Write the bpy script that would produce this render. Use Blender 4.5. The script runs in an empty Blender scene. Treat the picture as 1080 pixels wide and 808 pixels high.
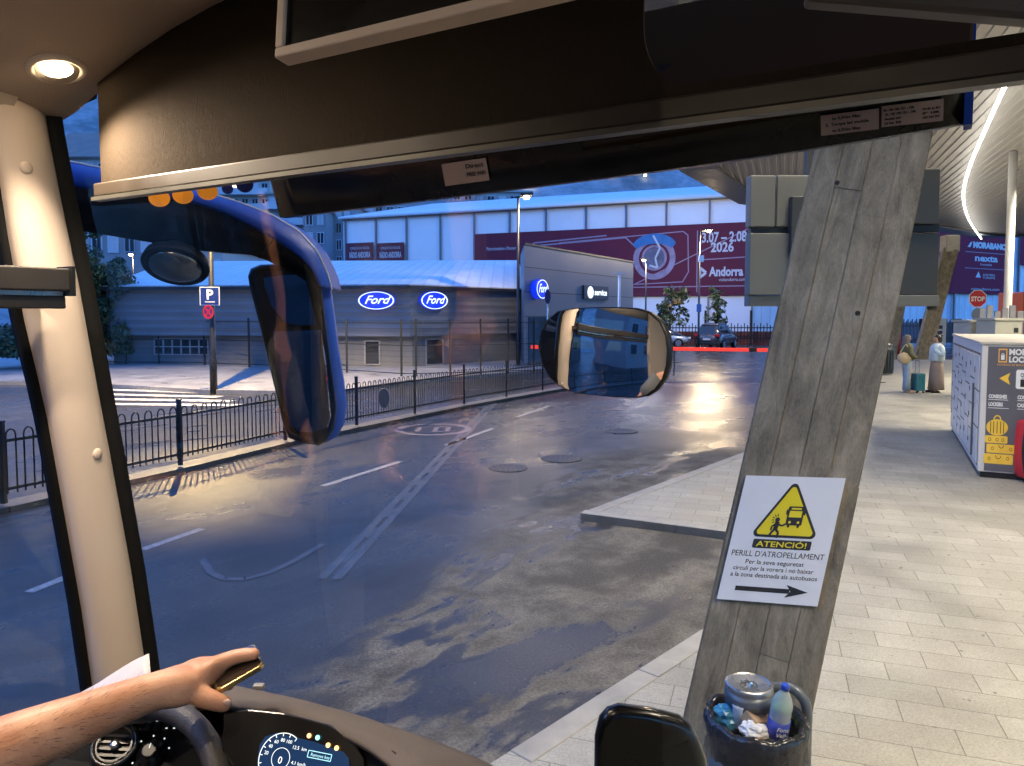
import bpy, bmesh, math, random
from mathutils import Vector, Matrix, Euler, noise
random.seed(7)
C = bpy.context.scene.collection
R = math.radians
# ------------------------------------------------------------------ camera
EYE = Vector((0, 0, 2.35)); FPX = 785.0; PITCH = R(3.3); AXY = 331 + FPX * math.tan(PITCH)
cam = bpy.data.cameras.new('camera'); co = bpy.data.objects.new('camera', cam); C.objects.link(co)
co.location = EYE; co.rotation_euler = (R(90) - PITCH, 0, 0)
cam.sensor_width = 36; cam.lens = 36 * FPX / 1080; cam.shift_y = -(404 - AXY) / 1080
cam.clip_start = 0.02; cam.clip_end = 3000
bpy.context.scene.camera = co
# ------------------------------------------------------------------ world (dusk sky)
W = bpy.data.worlds.new('World'); bpy.context.scene.world = W; W.use_nodes = True
nt = W.node_tree; nt.nodes.clear()
sky = nt.nodes.new('ShaderNodeTexSky'); sky.sky_type = 'NISHITA'; sky.sun_disc = False
SUN_EL, SUN_ROT = R(24), R(250)
sky.sun_elevation = SUN_EL; sky.sun_rotation = SUN_ROT; sky.air_density = 1.2; sky.dust_density = 0.3; sky.ozone_density = 6
tint = nt.nodes.new('ShaderNodeMix'); tint.data_type = 'RGBA'; tint.blend_type = 'MULTIPLY'; tint.inputs[0].default_value = 1
tint.inputs[7].default_value = (0.46, 0.80, 1.30, 1)
bgn = nt.nodes.new('ShaderNodeBackground'); bgn.inputs[1].default_value = 0.15
outn = nt.nodes.new('ShaderNodeOutputWorld')
nt.links.new(sky.outputs[0], tint.inputs[6]); nt.links.new(tint.outputs[2], bgn.inputs[0]); nt.links.new(bgn.outputs[0], outn.inputs[0])
sl = bpy.data.lights.new('sun', 'SUN'); sl.energy = 0.04; sl.angle = R(12); sl.color = (0.75, 0.85, 1)
so = bpy.data.objects.new('sun', sl); C.objects.link(so); so.rotation_euler = (R(90) - SUN_EL, 0, R(180) - SUN_ROT)
vs = bpy.context.scene.view_settings
vs.view_transform = 'Standard'; vs.look = 'None'; vs.exposure = 1.68; vs.gamma = 1; vs.use_curve_mapping = False
bpy.context.scene.cycles.max_bounces = 8; bpy.context.scene.cycles.transparent_max_bounces = 24
bpy.context.scene.cycles.sample_clamp_indirect = 6; bpy.context.scene.cycles.caustics_reflective = False; bpy.context.scene.cycles.caustics_refractive = False

# ------------------------------------------------------------------ helpers: surveying
def ray(px, py):
    x = (px - 540) / FPX; u = (AXY - py) / FPX
    return Vector((x, math.cos(PITCH) + u * math.sin(PITCH), -math.sin(PITCH) + u * math.cos(PITCH)))
def P(px, py, Y):
    d = ray(px, py); return EYE + d * (Y / d.y)
def G(px, py, z=0.0):
    d = ray(px, py); return EYE + d * ((z - EYE.z) / d.z)
HB = R(30); LA = Vector((math.cos(HB), -math.sin(HB), 0)); FA = Vector((math.sin(HB), math.cos(HB), 0)); ZA = Vector((0, 0, 1))
def B(l, F, z): return LA * l + FA * F + Vector((0, 0, z))          # coach frame -> world
def PF(px, py, F):                                                  # meets the coach's cross plane F
    d = ray(px, py); return EYE + d * (F / d.dot(FA))
def PL(px, py, l):
    d = ray(px, py); return EYE + d * (l / d.dot(LA))
def glassF(l, z):
    a = abs(l); d = .197 * a * a if a < .6 else .071 + .236 * (a - .6) + 3.0 * max(0, a - 1.25) ** 2
    return 1.47 - d - 0.25 * max(0, z - 2.45)
def PG(px, py, off=0.0):                                            # meets the windscreen, off metres inside it
    d = ray(px, py); t = 0.3
    for _ in range(4000):
        p = EYE + d * t
        if p.dot(FA) > glassF(p.dot(LA), p.z) - off: return p
        t += 0.0005
    return p
# ------------------------------------------------------------------ helpers: properties
def tag(o, label=None, cat=None, group=None, kind=None):
    if label: o['label'] = label
    if cat: o['category'] = cat
    if group: o['group'] = group
    if kind: o['kind'] = kind
    return o
def empty(name, loc, label, cat, group=None, rz=0):
    o = bpy.data.objects.new(name, None); C.objects.link(o); o.location = loc; o.rotation_euler = (0, 0, rz)
    o.empty_display_size = 0.1
    bpy.context.view_layer.update()
    return tag(o, label, cat, group)
def mb_link(name, bm, mats, parent=None, smooth=False, world=True, bevel=0, auto=True):
    me = bpy.data.meshes.new(name); bm.normal_update(); bm.to_mesh(me); bm.free()
    o = bpy.data.objects.new(name, me); C.objects.link(o)
    for m in (mats if isinstance(mats, (list, tuple)) else [mats]): me.materials.append(m)
    if smooth: me.shade_smooth()
    if parent is not None:
        o.parent = parent
        if world:
            m = Matrix.Identity(4); q = parent
            while q: m = q.matrix_basis @ m; q = q.parent
            me.transform(m.inverted())
    if bevel:
        b = o.modifiers.new('bevel', 'BEVEL'); b.width = bevel; b.segments = 2; b.limit_method = 'ANGLE'; b.angle_limit = R(35)
        b.harden_normals = False
    return o
def copy_tree(o, parent=None):
    c = o.copy(); C.objects.link(c)
    if parent: c.parent = parent
    for ch in [x for x in bpy.data.objects if x.parent == o]: copy_tree(ch, c)
    return c

class MB:
    def __init__(s): s.bm = bmesh.new(); s.mi = 0
    def f(s, pts, mi=None):
        v = [s.bm.verts.new(p) for p in pts]
        fc = s.bm.faces.new(v); fc.material_index = s.mi if mi is None else mi; return fc
    def box(s, c, sz, rot=None, mi=None):
        c = Vector(c); M = rot or Matrix.Identity(3); h = Vector(sz) / 2
        vs = [s.bm.verts.new(c + M @ Vector((x * h.x, y * h.y, z * h.z))) for x in (-1, 1) for y in (-1, 1) for z in (-1, 1)]
        for q in ((0, 1, 3, 2), (4, 6, 7, 5), (0, 4, 5, 1), (2, 3, 7, 6), (0, 2, 6, 4), (1, 5, 7, 3)):
            fc = s.bm.faces.new([vs[i] for i in q]); fc.material_index = s.mi if mi is None else mi
        return s
    def bar(s, a, b, w, h=None, up=ZA, mi=None):
        a = Vector(a); b = Vector(b); d = (b - a); L = d.length; d.normalize(); h = h or w
        x = d.cross(up)
        if x.length < 1e-4: x = d.cross(Vector((0, 1, 0)))
        x.normalize(); u = x.cross(d)
        return s.box((a + b) / 2, (w, L, h), Matrix((x, d, u)).transposed(), mi)
    def tube(s, pts, r, n=8, cap=True, closed=False, mi=None):
        pts = [Vector(p) for p in pts]; N = len(pts); rs = r if isinstance(r, (list, tuple)) else [r] * N
        rings = []; prev = None
        for i, p in enumerate(pts):
            if closed: t = pts[(i + 1) % N] - pts[i - 1]
            else: t = pts[min(i + 1, N - 1)] - pts[max(i - 1, 0)]
            t.normalize()
            if prev is None:
                x = t.cross(ZA)
                if x.length < 1e-3: x = t.cross(Vector((1, 0, 0)))
            else: x = prev - t * prev.dot(t)
            x.normalize(); prev = x; y = t.cross(x)
            rings.append([s.bm.verts.new(p + (x * math.cos(2 * math.pi * k / n) + y * math.sin(2 * math.pi * k / n)) * rs[i]) for k in range(n)])
        R_ = range(N if closed else N - 1)
        for i in R_:
            a, b = rings[i], rings[(i + 1) % N]
            for k in range(n):
                fc = s.bm.faces.new((a[k], a[(k + 1) % n], b[(k + 1) % n], b[k])); fc.material_index = s.mi if mi is None else mi; fc.smooth = True
        if cap and not closed:
            for r_ in (rings[0][::-1], rings[-1]):
                fc = s.bm.faces.new(r_); fc.material_index = s.mi if mi is None else mi
        return s
    def lathe(s, o, prof, n=24, ax=(Vector((1, 0, 0)), Vector((0, 1, 0)), ZA), sx=1, sy=1, mi=None, smooth=True):
        o = Vector(o); rings = []
        for (r, z) in prof:
            rings.append([s.bm.verts.new(o + ax[0] * (r * sx * math.cos(2 * math.pi * k / n)) + ax[1] * (r * sy * math.sin(2 * math.pi * k / n)) + ax[2] * z) for k in range(n)])
        for a, b in zip(rings, rings[1:]):
            for k in range(n):
                fc = s.bm.faces.new((a[k], a[(k + 1) % n], b[(k + 1) % n], b[k])); fc.material_index = s.mi if mi is None else mi; fc.smooth = smooth
        for r_ in (rings[0][::-1], rings[-1]):
            fc = s.bm.faces.new(r_); fc.material_index = s.mi if mi is None else mi
        return s
    def loft(s, rings, closed_ring=True, caps=True, mi=None, smooth=True):
        vr = [[s.bm.verts.new(p) for p in r] for r in rings]; n = len(vr[0])
        for a, b in zip(vr, vr[1:]):
            for k in range(n if closed_ring else n - 1):
                fc = s.bm.faces.new((a[k], a[(k + 1) % n], b[(k + 1) % n], b[k])); fc.material_index = s.mi if mi is None else mi; fc.smooth = smooth
        if caps and closed_ring:
            for r_ in (vr[0][::-1], vr[-1]):
                fc = s.bm.faces.new(r_); fc.material_index = s.mi if mi is None else mi
        return s
    def slab(s, pts, off, mi=None):                                 # extrude an outline by a vector
        off = Vector(off); a = [s.bm.verts.new(p) for p in pts]; b = [s.bm.verts.new(Vector(p) + off) for p in pts]; n = len(a)
        fs = [s.bm.faces.new(a), s.bm.faces.new(b[::-1])]
        for k in range(n): fs.append(s.bm.faces.new((a[k], b[k], b[(k + 1) % n], a[(k + 1) % n])))
        for fc in fs: fc.material_index = s.mi if mi is None else mi
        return s
    def build(s, name, mats, parent=None, **k):
        bmesh.ops.recalc_face_normals(s.bm, faces=s.bm.faces)
        return mb_link(name, s.bm, mats, parent, **k)

class Fr:                                                            # a flat drawing frame in the world
    def __init__(s, o, u, v, n=None):
        s.o = Vector(o); s.u = Vector(u).normalized(); s.v = Vector(v).normalized(); s.n = Vector(n).normalized() if n is not None else s.u.cross(s.v).normalized()
    def p(s, x, y, d=0): return s.o + s.u * x + s.v * y + s.n * d
    def rect(s, mb, x0, y0, x1, y1, d=0.003, t=0.002, mi=None): return mb.slab([s.p(x0, y0, d), s.p(x1, y0, d), s.p(x1, y1, d), s.p(x0, y1, d)], s.n * t, mi)
    def poly(s, mb, pts, d=0.003, t=0.002, mi=None): return mb.slab([s.p(x, y, d) for x, y in pts], s.n * t, mi)
    def ell(s, mb, cx, cy, rx, ry, d=0.003, t=0.002, n=36, mi=None): return s.poly(mb, [(cx + rx * math.cos(2 * math.pi * k / n), cy + ry * math.sin(2 * math.pi * k / n)) for k in range(n)], d, t, mi)
    def ring(s, mb, cx, cy, r, w, d=0.003, t=0.002, n=36, a0=0, a1=360, sy=1, mi=None):
        for k in range(n):
            a = R(a0 + (a1 - a0) * k / n); b = R(a0 + (a1 - a0) * (k + 1) / n)
            s.poly(mb, [(cx + r * math.cos(a), cy + sy * r * math.sin(a)), (cx + r * math.cos(b), cy + sy * r * math.sin(b)), (cx + (r - w) * math.cos(b), cy + sy * (r - w) * math.sin(b)), (cx + (r - w) * math.cos(a), cy + sy * (r - w) * math.sin(a))], d, t, mi)
    def line(s, mb, pts, w, d=0.003, t=0.002, mi=None):
        for (x0, y0), (x1, y1) in zip(pts, pts[1:]):
            L = math.hypot(x1 - x0, y1 - y0)
            if L < 1e-6: continue
            nx, ny = -(y1 - y0) / L * w / 2, (x1 - x0) / L * w / 2
            s.poly(mb, [(x0 + nx, y0 + ny), (x1 + nx, y1 + ny), (x1 - nx, y1 - ny), (x0 - nx, y0 - ny)], d, t, mi)
    def text(s, mb, txt, x, y, size, d=0.004, shear=0, bold=0, sx=1, align='LEFT', width=None, mi=None):
        cu = bpy.data.curves.new('t', 'FONT'); cu.body = txt; cu.size = size; cu.shear = shear; cu.offset = bold; cu.align_x = align; cu.resolution_u = 3
        cu.space_character = 1.0
        to = bpy.data.objects.new('t', cu); me = bpy.data.meshes.new_from_object(to)
        k = sx
        if width and len(me.vertices):
            xs = [v.co.x for v in me.vertices]; k = width / max(1e-6, max(xs) - min(xs))
        vs = [mb.bm.verts.new(s.p(x + v.co.x * k, y + v.co.y, d)) for v in me.vertices]
        for pl in me.polygons:
            try: fc = mb.bm.faces.new([vs[i] for i in pl.vertices]); fc.material_index = mb.mi if mi is None else mi
            except ValueError: pass
        bpy.data.objects.remove(to); bpy.data.curves.remove(cu); bpy.data.meshes.remove(me)

# ------------------------------------------------------------------ helpers: materials
MATS = {}
def mat(name, col, rough=0.6, metal=0, var=0.12, scale=6, bump=0.0, bscale=60, emit=None, estr=0, coat=0, rvar=0.1, spec=0.5, stretch=(1, 1, 1), coord='Object'):
    if name in MATS: return MATS[name]
    m = bpy.data.materials.new(name); m.use_nodes = True; n = m.node_tree; b = n.nodes['Principled BSDF']
    tc = n.nodes.new('ShaderNodeTexCoord'); mp = n.nodes.new('ShaderNodeMapping'); mp.inputs[3].default_value = stretch
    n.links.new(tc.outputs[coord], mp.inputs[0])
    nz = n.nodes.new('ShaderNodeTexNoise'); nz.inputs['Scale'].default_value = scale; nz.inputs['Detail'].default_value = 6; nz.inputs['Roughness'].default_value = 0.6
    n.links.new(mp.outputs[0], nz.inputs['Vector'])
    rp = n.nodes.new('ShaderNodeMapRange'); rp.inputs[1].default_value = 0.25; rp.inputs[2].default_value = 0.75
    rp.inputs[3].default_value = 1 - var; rp.inputs[4].default_value = 1 + var; n.links.new(nz.outputs[0], rp.inputs[0])
    vm = n.nodes.new('ShaderNodeVectorMath'); vm.operation = 'SCALE'; vm.inputs[0].default_value = col[:3]; n.links.new(rp.outputs[0], vm.inputs['Scale'])
    n.links.new(vm.outputs[0], b.inputs['Base Color'])
    rr = n.nodes.new('ShaderNodeMapRange'); rr.inputs[3].default_value = max(0.02, rough - rvar); rr.inputs[4].default_value = min(1, rough + rvar)
    rr.inputs[1].default_value = 0.3; rr.inputs[2].default_value = 0.7
    n.links.new(nz.outputs[0], rr.inputs[0]); n.links.new(rr.outputs[0], b.inputs['Roughness'])
    b.inputs['Metallic'].default_value = metal; b.inputs['Specular IOR Level'].default_value = spec; b.inputs['Coat Weight'].default_value = coat
    if emit: b.inputs['Emission Color'].default_value = (*emit, 1); b.inputs['Emission Strength'].default_value = estr
    if bump:
        bz = n.nodes.new('ShaderNodeTexNoise'); bz.inputs['Scale'].default_value = bscale; bz.inputs['Detail'].default_value = 4; n.links.new(mp.outputs[0], bz.inputs['Vector'])
        bp = n.nodes.new('ShaderNodeBump'); bp.inputs['Strength'].default_value = bump; bp.inputs['Distance'].default_value = 0.01
        n.links.new(bz.outputs[0], bp.inputs['Height']); n.links.new(bp.outputs[0], b.inputs['Normal'])
    MATS[name] = m; return m
def glass_mat(name, f0=0.07, tint=(0.96, 0.98, 1)):
    m = bpy.data.materials.new(name); m.use_nodes = True; n = m.node_tree; n.nodes.clear()
    o = n.nodes.new('ShaderNodeOutputMaterial'); t = n.nodes.new('ShaderNodeBsdfTransparent'); t.inputs[0].default_value = (*tint, 1)
    g = n.nodes.new('ShaderNodeBsdfGlossy'); g.inputs['Roughness'].default_value = 0.015
    lw = n.nodes.new('ShaderNodeFresnel'); lw.inputs[0].default_value = 1.5
    mr = n.nodes.new('ShaderNodeMapRange'); mr.inputs[1].default_value = 0.04; mr.inputs[2].default_value = 1; mr.inputs[3].default_value = f0; mr.inputs[4].default_value = 0.9
    x = n.nodes.new('ShaderNodeMixShader'); n.links.new(lw.outputs[0], mr.inputs[0]); n.links.new(mr.outputs[0], x.inputs[0])
    n.links.new(t.outputs[0], x.inputs[1]); n.links.new(g.outputs[0], x.inputs[2]); n.links.new(x.outputs[0], o.inputs[0]); return m
def emis(name, col, s): return mat(name, (0.8, 0.8, 0.8), 0.5, emit=col, estr=s)
def light(name, kind, loc, energy, col, rot=None, **k):
    l = bpy.data.lights.new(name, kind); l.energy = energy; l.color = col
    for a, b in k.items(): setattr(l, a, b)
    o = bpy.data.objects.new(name, l); C.objects.link(o); o.location = loc
    if rot is not None: o.rotation_euler = rot
    return o
def aim(o, target): o.rotation_euler = (Vector(target) - o.location).to_track_quat('-Z', 'Y').to_euler()

# palette
white = mat('white_paint', (0.78, 0.78, 0.76), 0.45, var=0.05); black = mat('black_plastic', (0.012, 0.012, 0.013), 0.4, var=0.2)
dkmetal = mat('dark_metal', (0.03, 0.032, 0.036), 0.45, metal=0.3, var=0.2, scale=3)
steel = mat('brushed_steel', (0.45, 0.45, 0.44), 0.32, metal=0.9, var=0.1, scale=20)
rubber = mat('rubber', (0.006, 0.006, 0.006), 0.85, spec=.15)
cream = mat('cream_trim', (0.60, 0.49, 0.40), 0.62, var=0.035, scale=3, bump=0.12, bscale=500, spec=0.3)
glass = glass_mat('windscreen_glass', .085); sglass = glass_mat('side_glass', 0.05)
mirror_m = mat('mirror_silver', (0.62, 0.62, 0.62), 0.02, metal=1, var=0.01, rvar=0.005)
busblue = mat('coach_blue_paint', (0.010, 0.060, 0.40), 0.5, coat=0.0, spec=.3, var=0.06)
ink = mat('black_ink', (0.015, 0.015, 0.015), 0.6)
# ================================================================== GROUND
def ground_mat():
    m = bpy.data.materials.new('wet_asphalt'); m.use_nodes = True; n = m.node_tree; b = n.nodes['Principled BSDF']; L = n.links.new
    def nd(t, **k):
        x = n.nodes.new(t)
        for a, v in k.items(): setattr(x, a, v)
        return x
    def math_(op, a, b_=None, c=None):
        x = nd('ShaderNodeMath', operation=op)
        for i, q in enumerate((a, b_, c)):
            if q is None: continue
            if isinstance(q, (int, float)): x.inputs[i].default_value = q
            else: L(q, x.inputs[i])
        return x.outputs[0]
    def noi(s, det=5, vec=None, dist=0, rough=0.55):
        x = nd('ShaderNodeTexNoise'); x.inputs['Scale'].default_value = s; x.inputs['Detail'].default_value = det; x.inputs['Distortion'].default_value = dist; x.inputs['Roughness'].default_value = rough
        L(vec if vec is not None else g.outputs[0], x.inputs['Vector']); return x.outputs[0]
    def mr(v, a, b_, c, d, smooth=True):
        x = nd('ShaderNodeMapRange'); x.interpolation_type = 'SMOOTHSTEP' if smooth else 'LINEAR'
        L(v, x.inputs[0])
        for i, q in zip((1, 2, 3, 4), (a, b_, c, d)): x.inputs[i].default_value = q
        return x.outputs[0]
    def mixc(f, a, b_):
        x = nd('ShaderNodeMix', data_type='RGBA'); L(f, x.inputs[0])
        for i, q in ((6, a), (7, b_)):
            if isinstance(q, tuple): x.inputs[i].default_value = (*q, 1)
            else: L(q, x.inputs[i])
        return x.outputs[2]
    def mixf(f, a, b_):
        x = nd('ShaderNodeMix', data_type='FLOAT'); L(f, x.inputs[0])
        for i, q in ((2, a), (3, b_)):
            if isinstance(q, (int, float)): x.inputs[i].default_value = q
            else: L(q, x.inputs[i])
        return x.outputs[0]
    g = nd('ShaderNodeNewGeometry'); g = type('o', (), {'outputs': [g.outputs['Position']]})
    sp = nd('ShaderNodeSeparateXYZ'); L(g.outputs[0], sp.inputs[0]); X, Y = sp.outputs[0], sp.outputs[1]
    big = noi(0.55, 6, dist=0.6)
    mid = noi(1.9, 9, dist=.25, rough=0.7)
    fine = noi(45, 3); grit = noi(160, 2)
    # stretched along the bay for tyre-dragged water
    mp0 = nd('ShaderNodeMapping'); mp0.inputs[2].default_value = (0, 0, R(-52)); L(g.outputs[0], mp0.inputs[0]); mp = nd('ShaderNodeMapping'); mp.inputs[3].default_value = (0.45, 1.25, 1)
    L(mp0.outputs[0], mp.inputs[0]); # rotated frame
    strk = noi(.85, 8, vec=mp.outputs[0], dist=0.3, rough=0.62)
    # signed distance to the drip line of the canopy: right side stays dry
    d = math_('SUBTRACT', math_('ADD', X, 2.75), math_('MULTIPLY', Y, 0.325))
    d = math_('ADD', d, math_('MULTIPLY', math_('SUBTRACT', strk, 0.5), 3.0))
    d = math_('ADD', d, math_('MULTIPLY', math_('SUBTRACT', fine, 0.5), 0.25))
    dry = mr(d, -0.22, 0.22, 0, 1)
    # past the island the whole street is wet
    dry = math_('MULTIPLY', dry, mr(Y, 11.5, 13.5, 1, 0))
    pud = mr(math_('ADD', strk, math_('MULTIPLY', math_('SUBTRACT', mid, .5), .25)), 0.525, 0.575, 0, 1)        # patches of standing water left in the bay
    wet = math_('SUBTRACT', 1, math_('MULTIPLY', dry, math_('SUBTRACT', 1, pud)))
    stain = mr(math_('ADD', math_('MULTIPLY', mid, .55), math_('MULTIPLY', strk, .45)), 0.40, 0.60, 0, 1)
    dryc = mixc(stain, (0.07, 0.064, 0.052), (0.18, 0.163, 0.13))
    wetc = mixc(mr(big, 0.35, 0.65, 0, 1), (0.034, 0.034, 0.034), (0.054, 0.053, 0.050))
    col = mixc(wet, dryc, wetc)
    sc = nd('ShaderNodeVectorMath', operation='SCALE'); L(col, sc.inputs[0]); L(mr(math_('ADD', math_('MULTIPLY', grit, .5), math_('MULTIPLY', fine, .5)), 0.38, 0.62, 0.6, 1.4, False), sc.inputs['Scale'])
    L(sc.outputs[0], b.inputs['Base Color'])
    film = mr(math_('ADD', math_('MULTIPLY', big, .5), math_('MULTIPLY', strk, .5)), 0.40, 0.62, 0.40, 0.22)
    far = mr(Y, 14, 22, 0, 1)
    film = mixf(far, film, math_('MULTIPLY', film, 0.7))
    L(mixf(wet, 0.78, film), b.inputs['Roughness']); b.inputs['IOR'].default_value = 1.5
    L(mixf(wet, 0.25, mixf(far, 0.20, 0.6)), b.inputs['Specular IOR Level'])
    bp = nd('ShaderNodeBump'); bp.inputs['Distance'].default_value = 0.006; L(grit, bp.inputs['Height']); L(mixf(wet, 0.6, 0.32), bp.inputs['Strength']); L(bp.outputs[0], b.inputs['Normal'])
    return m
def paver_mat(name, rot, bw, bh, c1, c2, mort, rough=0.6):
    m = bpy.data.materials.new(name); m.use_nodes = True; n = m.node_tree; b = n.nodes['Principled BSDF']; L = n.links.new
    g = n.nodes.new('ShaderNodeNewGeometry'); mp = n.nodes.new('ShaderNodeMapping'); mp.inputs[2].default_value = (0, 0, rot); L(g.outputs['Position'], mp.inputs[0])
    br = n.nodes.new('ShaderNodeTexBrick'); L(mp.outputs[0], br.inputs['Vector'])
    for k, v in (('Color1', (*c1, 1)), ('Color2', (*c2, 1)), ('Mortar', (*mort, 1)), ('Scale', 1), ('Brick Width', bw), ('Row Height', bh), ('Mortar Size', 0.0035), ('Mortar Smooth', 0.3)): br.inputs[k].default_value = v
    br.offset = 0.5
    nz = n.nodes.new('ShaderNodeTexNoise'); nz.inputs['Scale'].default_value = 1.3; nz.inputs['Detail'].default_value = 9; nz.inputs['Roughness'].default_value = .65; L(g.outputs['Position'], nz.inputs['Vector'])
    r = n.nodes.new('ShaderNodeMapRange'); r.inputs[1].default_value = .3; r.inputs[2].default_value = .7; r.inputs[3].default_value = .72; r.inputs[4].default_value = 1.2; L(nz.outputs[0], r.inputs[0])
    gm = n.nodes.new('ShaderNodeTexNoise'); gm.inputs['Scale'].default_value = 14; gm.inputs['Detail'].default_value = 2; L(g.outputs['Position'], gm.inputs['Vector'])
    gr = n.nodes.new('ShaderNodeMapRange'); gr.inputs[1].default_value = .70; gr.inputs[2].default_value = .74; gr.inputs[3].default_value = 1; gr.inputs[4].default_value = .45; L(gm.outputs[0], gr.inputs[0])
    gf = n.nodes.new('ShaderNodeTexNoise'); gf.inputs['Scale'].default_value = 90; gf.inputs['Detail'].default_value = 3; L(g.outputs['Position'], gf.inputs['Vector'])
    gs = n.nodes.new('ShaderNodeMapRange'); gs.inputs[1].default_value = .3; gs.inputs[2].default_value = .7; gs.inputs[3].default_value = .8; gs.inputs[4].default_value = 1.2; L(gf.outputs[0], gs.inputs[0])
    m1 = n.nodes.new('ShaderNodeMath'); m1.operation = 'MULTIPLY'; L(gr.outputs[0], m1.inputs[0]); L(gs.outputs[0], m1.inputs[1]); m2 = n.nodes.new('ShaderNodeMath'); m2.operation = 'MULTIPLY'; L(m1.outputs[0], m2.inputs[0]); L(r.outputs[0], m2.inputs[1])
    v = n.nodes.new('ShaderNodeVectorMath'); v.operation = 'SCALE'; L(br.outputs[0], v.inputs[0]); L(m2.outputs[0], v.inputs['Scale']); L(v.outputs[0], b.inputs['Base Color'])
    r2 = n.nodes.new('ShaderNodeMapRange'); r2.inputs[1].default_value = .35; r2.inputs[2].default_value = .65; r2.inputs[3].default_value = rough - .18; r2.inputs[4].default_value = rough + .12; L(nz.outputs[0], r2.inputs[0]); L(r2.outputs[0], b.inputs['Roughness'])
    bp = n.nodes.new('ShaderNodeBump'); bp.inputs['Strength'].default_value = .5; bp.inputs['Distance'].default_value = .004; bp.invert = True; L(br.outputs['Fac'], bp.inputs['Height']); L(bp.outputs[0], b.inputs['Normal'])
    return m
S = dict(kind='structure')
mb = MB(); mb.f([(-700, -300, 0), (700, -300, 0), (700, 900, 0), (-700, 900, 0)])
tag(mb.build('ground', ground_mat()), **S)

# platform with its island kerbs
PZ = 0.09
plat = [G(515, 806, PZ), G(776, 641, PZ), G(784, 563, PZ), G(612, 541, PZ), G(792, 474, PZ), (13.2, 30, PZ), (15, 37, PZ), (34, 36, PZ), (60, 30, PZ), (60, -30, PZ), (9, -30, PZ), (5.5, -6, PZ), (2.6, 1.3, PZ), (1.2, 2.3, PZ)]
plat = [Vector((p[0], p[1], PZ)) for p in plat]
pav = paver_mat('platform_pavers', R(19), 0.50, 0.25, (0.32, 0.305, 0.255), (0.27, 0.257, 0.212), (0.13, 0.122, 0.10), 0.62)
mb = MB(); mb.slab([p - Vector((0, 0, .004)) for p in plat], (0, 0, -0.15))
tag(mb.build('platform', pav), **S)
kerbm = mat('kerb_stone', (0.29, 0.275, 0.235), 0.65, var=0.25, scale=5, bump=.3, bscale=80)
mb = MB()
cen = Vector((10, 12, 0))
for i in range(len(plat) - 8 if False else 7):
    a, b = plat[i], plat[i + 1]; d = (b - a); L = d.length; d.normalize(); nrm = Vector((d.y, -d.x, 0)); n = max(1, int(L / 1.0))
    for k in range(n):                                               # kerb stones laid end to end, inside the outline
        p, q = a + d * (L * k / n + .004), a + d * (L * (k + 1) / n - .004)
        if k == 0: p = a + d * .16
        mb.slab([p, q, q + nrm * .15, p + nrm * .15], (0, 0, -0.10))
bmesh.ops.translate(mb.bm, verts=mb.bm.verts, vec=(0, 0, 0.003))
tag(mb.build('platform_kerb', kerbm, bevel=.008), **S)

# painted marks on the road
paint = mat('road_paint', (0.26, 0.26, 0.25), 0.5, var=0.6, scale=14, rvar=.15)
paintw = mat('worn_road_paint', (0.066, 0.067, 0.069), 0.45, var=0.7, scale=12)
mb = MB()
def stripe(p, q, w, z=.004):
    p = Vector(p); q = Vector(q); d = (q - p).normalized(); n_ = Vector((-d.y, d.x, 0)) * w / 2; o = Vector((0, 0, z))
    mb.f([p + n_ + o, q + n_ + o, q - n_ + o, p - n_ + o])
for a, b in (((150, 580), (213, 558)), ((340, 513), (422, 487)), ((30, 625), (75, 607)), ((470, 470), (520, 452)), ((545, 440), (580, 428))): stripe(G(*a), G(*b), .1)
for a, b in (((660, 435), (700, 405)),): stripe(G(*a), G(*b), .1)
o = mb.build('lane_dashes', paint); tag(o, **S)
mb = MB(); a, b = G(347, 611), G(520, 425); d = (b - a).normalized(); n_ = Vector((-d.y, d.x, 0))
for s_ in (-.07, .07): stripe(a + n_ * s_, b + n_ * s_, .09)
L = (b - a).length; k = 0
while k * .8 < L - .6: stripe(a + d * (k * .8 + .42), a + d * (k * .8 + .8), .045); k += 1
hk = [G(*p) for p in ((213, 590), (222, 604), (236, 611), (258, 611), (282, 605), (310, 592), (341, 574))]
for p, q in zip(hk, hk[1:]): stripe(p, q, .075)
tag(mb.build('faded_road_lines', paintw), **S)
mb = MB()                                                            # zebra crossing on the side street
for k in range(6):
    a = G(96, 400 + k * 5.2); b = G(190 + k * 14, 405.5 + k * 4.4); stripe(a, b, .42)
tag(mb.build('zebra_crossing', mat('zebra_paint', (.5, .5, .48), .5, var=.3, scale=8)), **S)
mb = MB(); fr = Fr(G(457, 453), (1, 0, 0), (0, 1, 0)); fr.ring(mb, 0, 0, .78, .14, .004, .001)
fr.line(mb, [(-.3, -.3), (-.3, .3)], .1); fr.line(mb, [(.05, -.3), (.05, .3), (.3, .3), (.3, -.3), (.05, -.3)], .09)
tag(mb.build('speed_marking', mat('speed_paint', (.17, .14, .14), .4, var=.3)), **S)
iron = mat('cast_iron', (0.014, 0.014, 0.015), 0.5, metal=.0, var=.4, scale=30)
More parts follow.
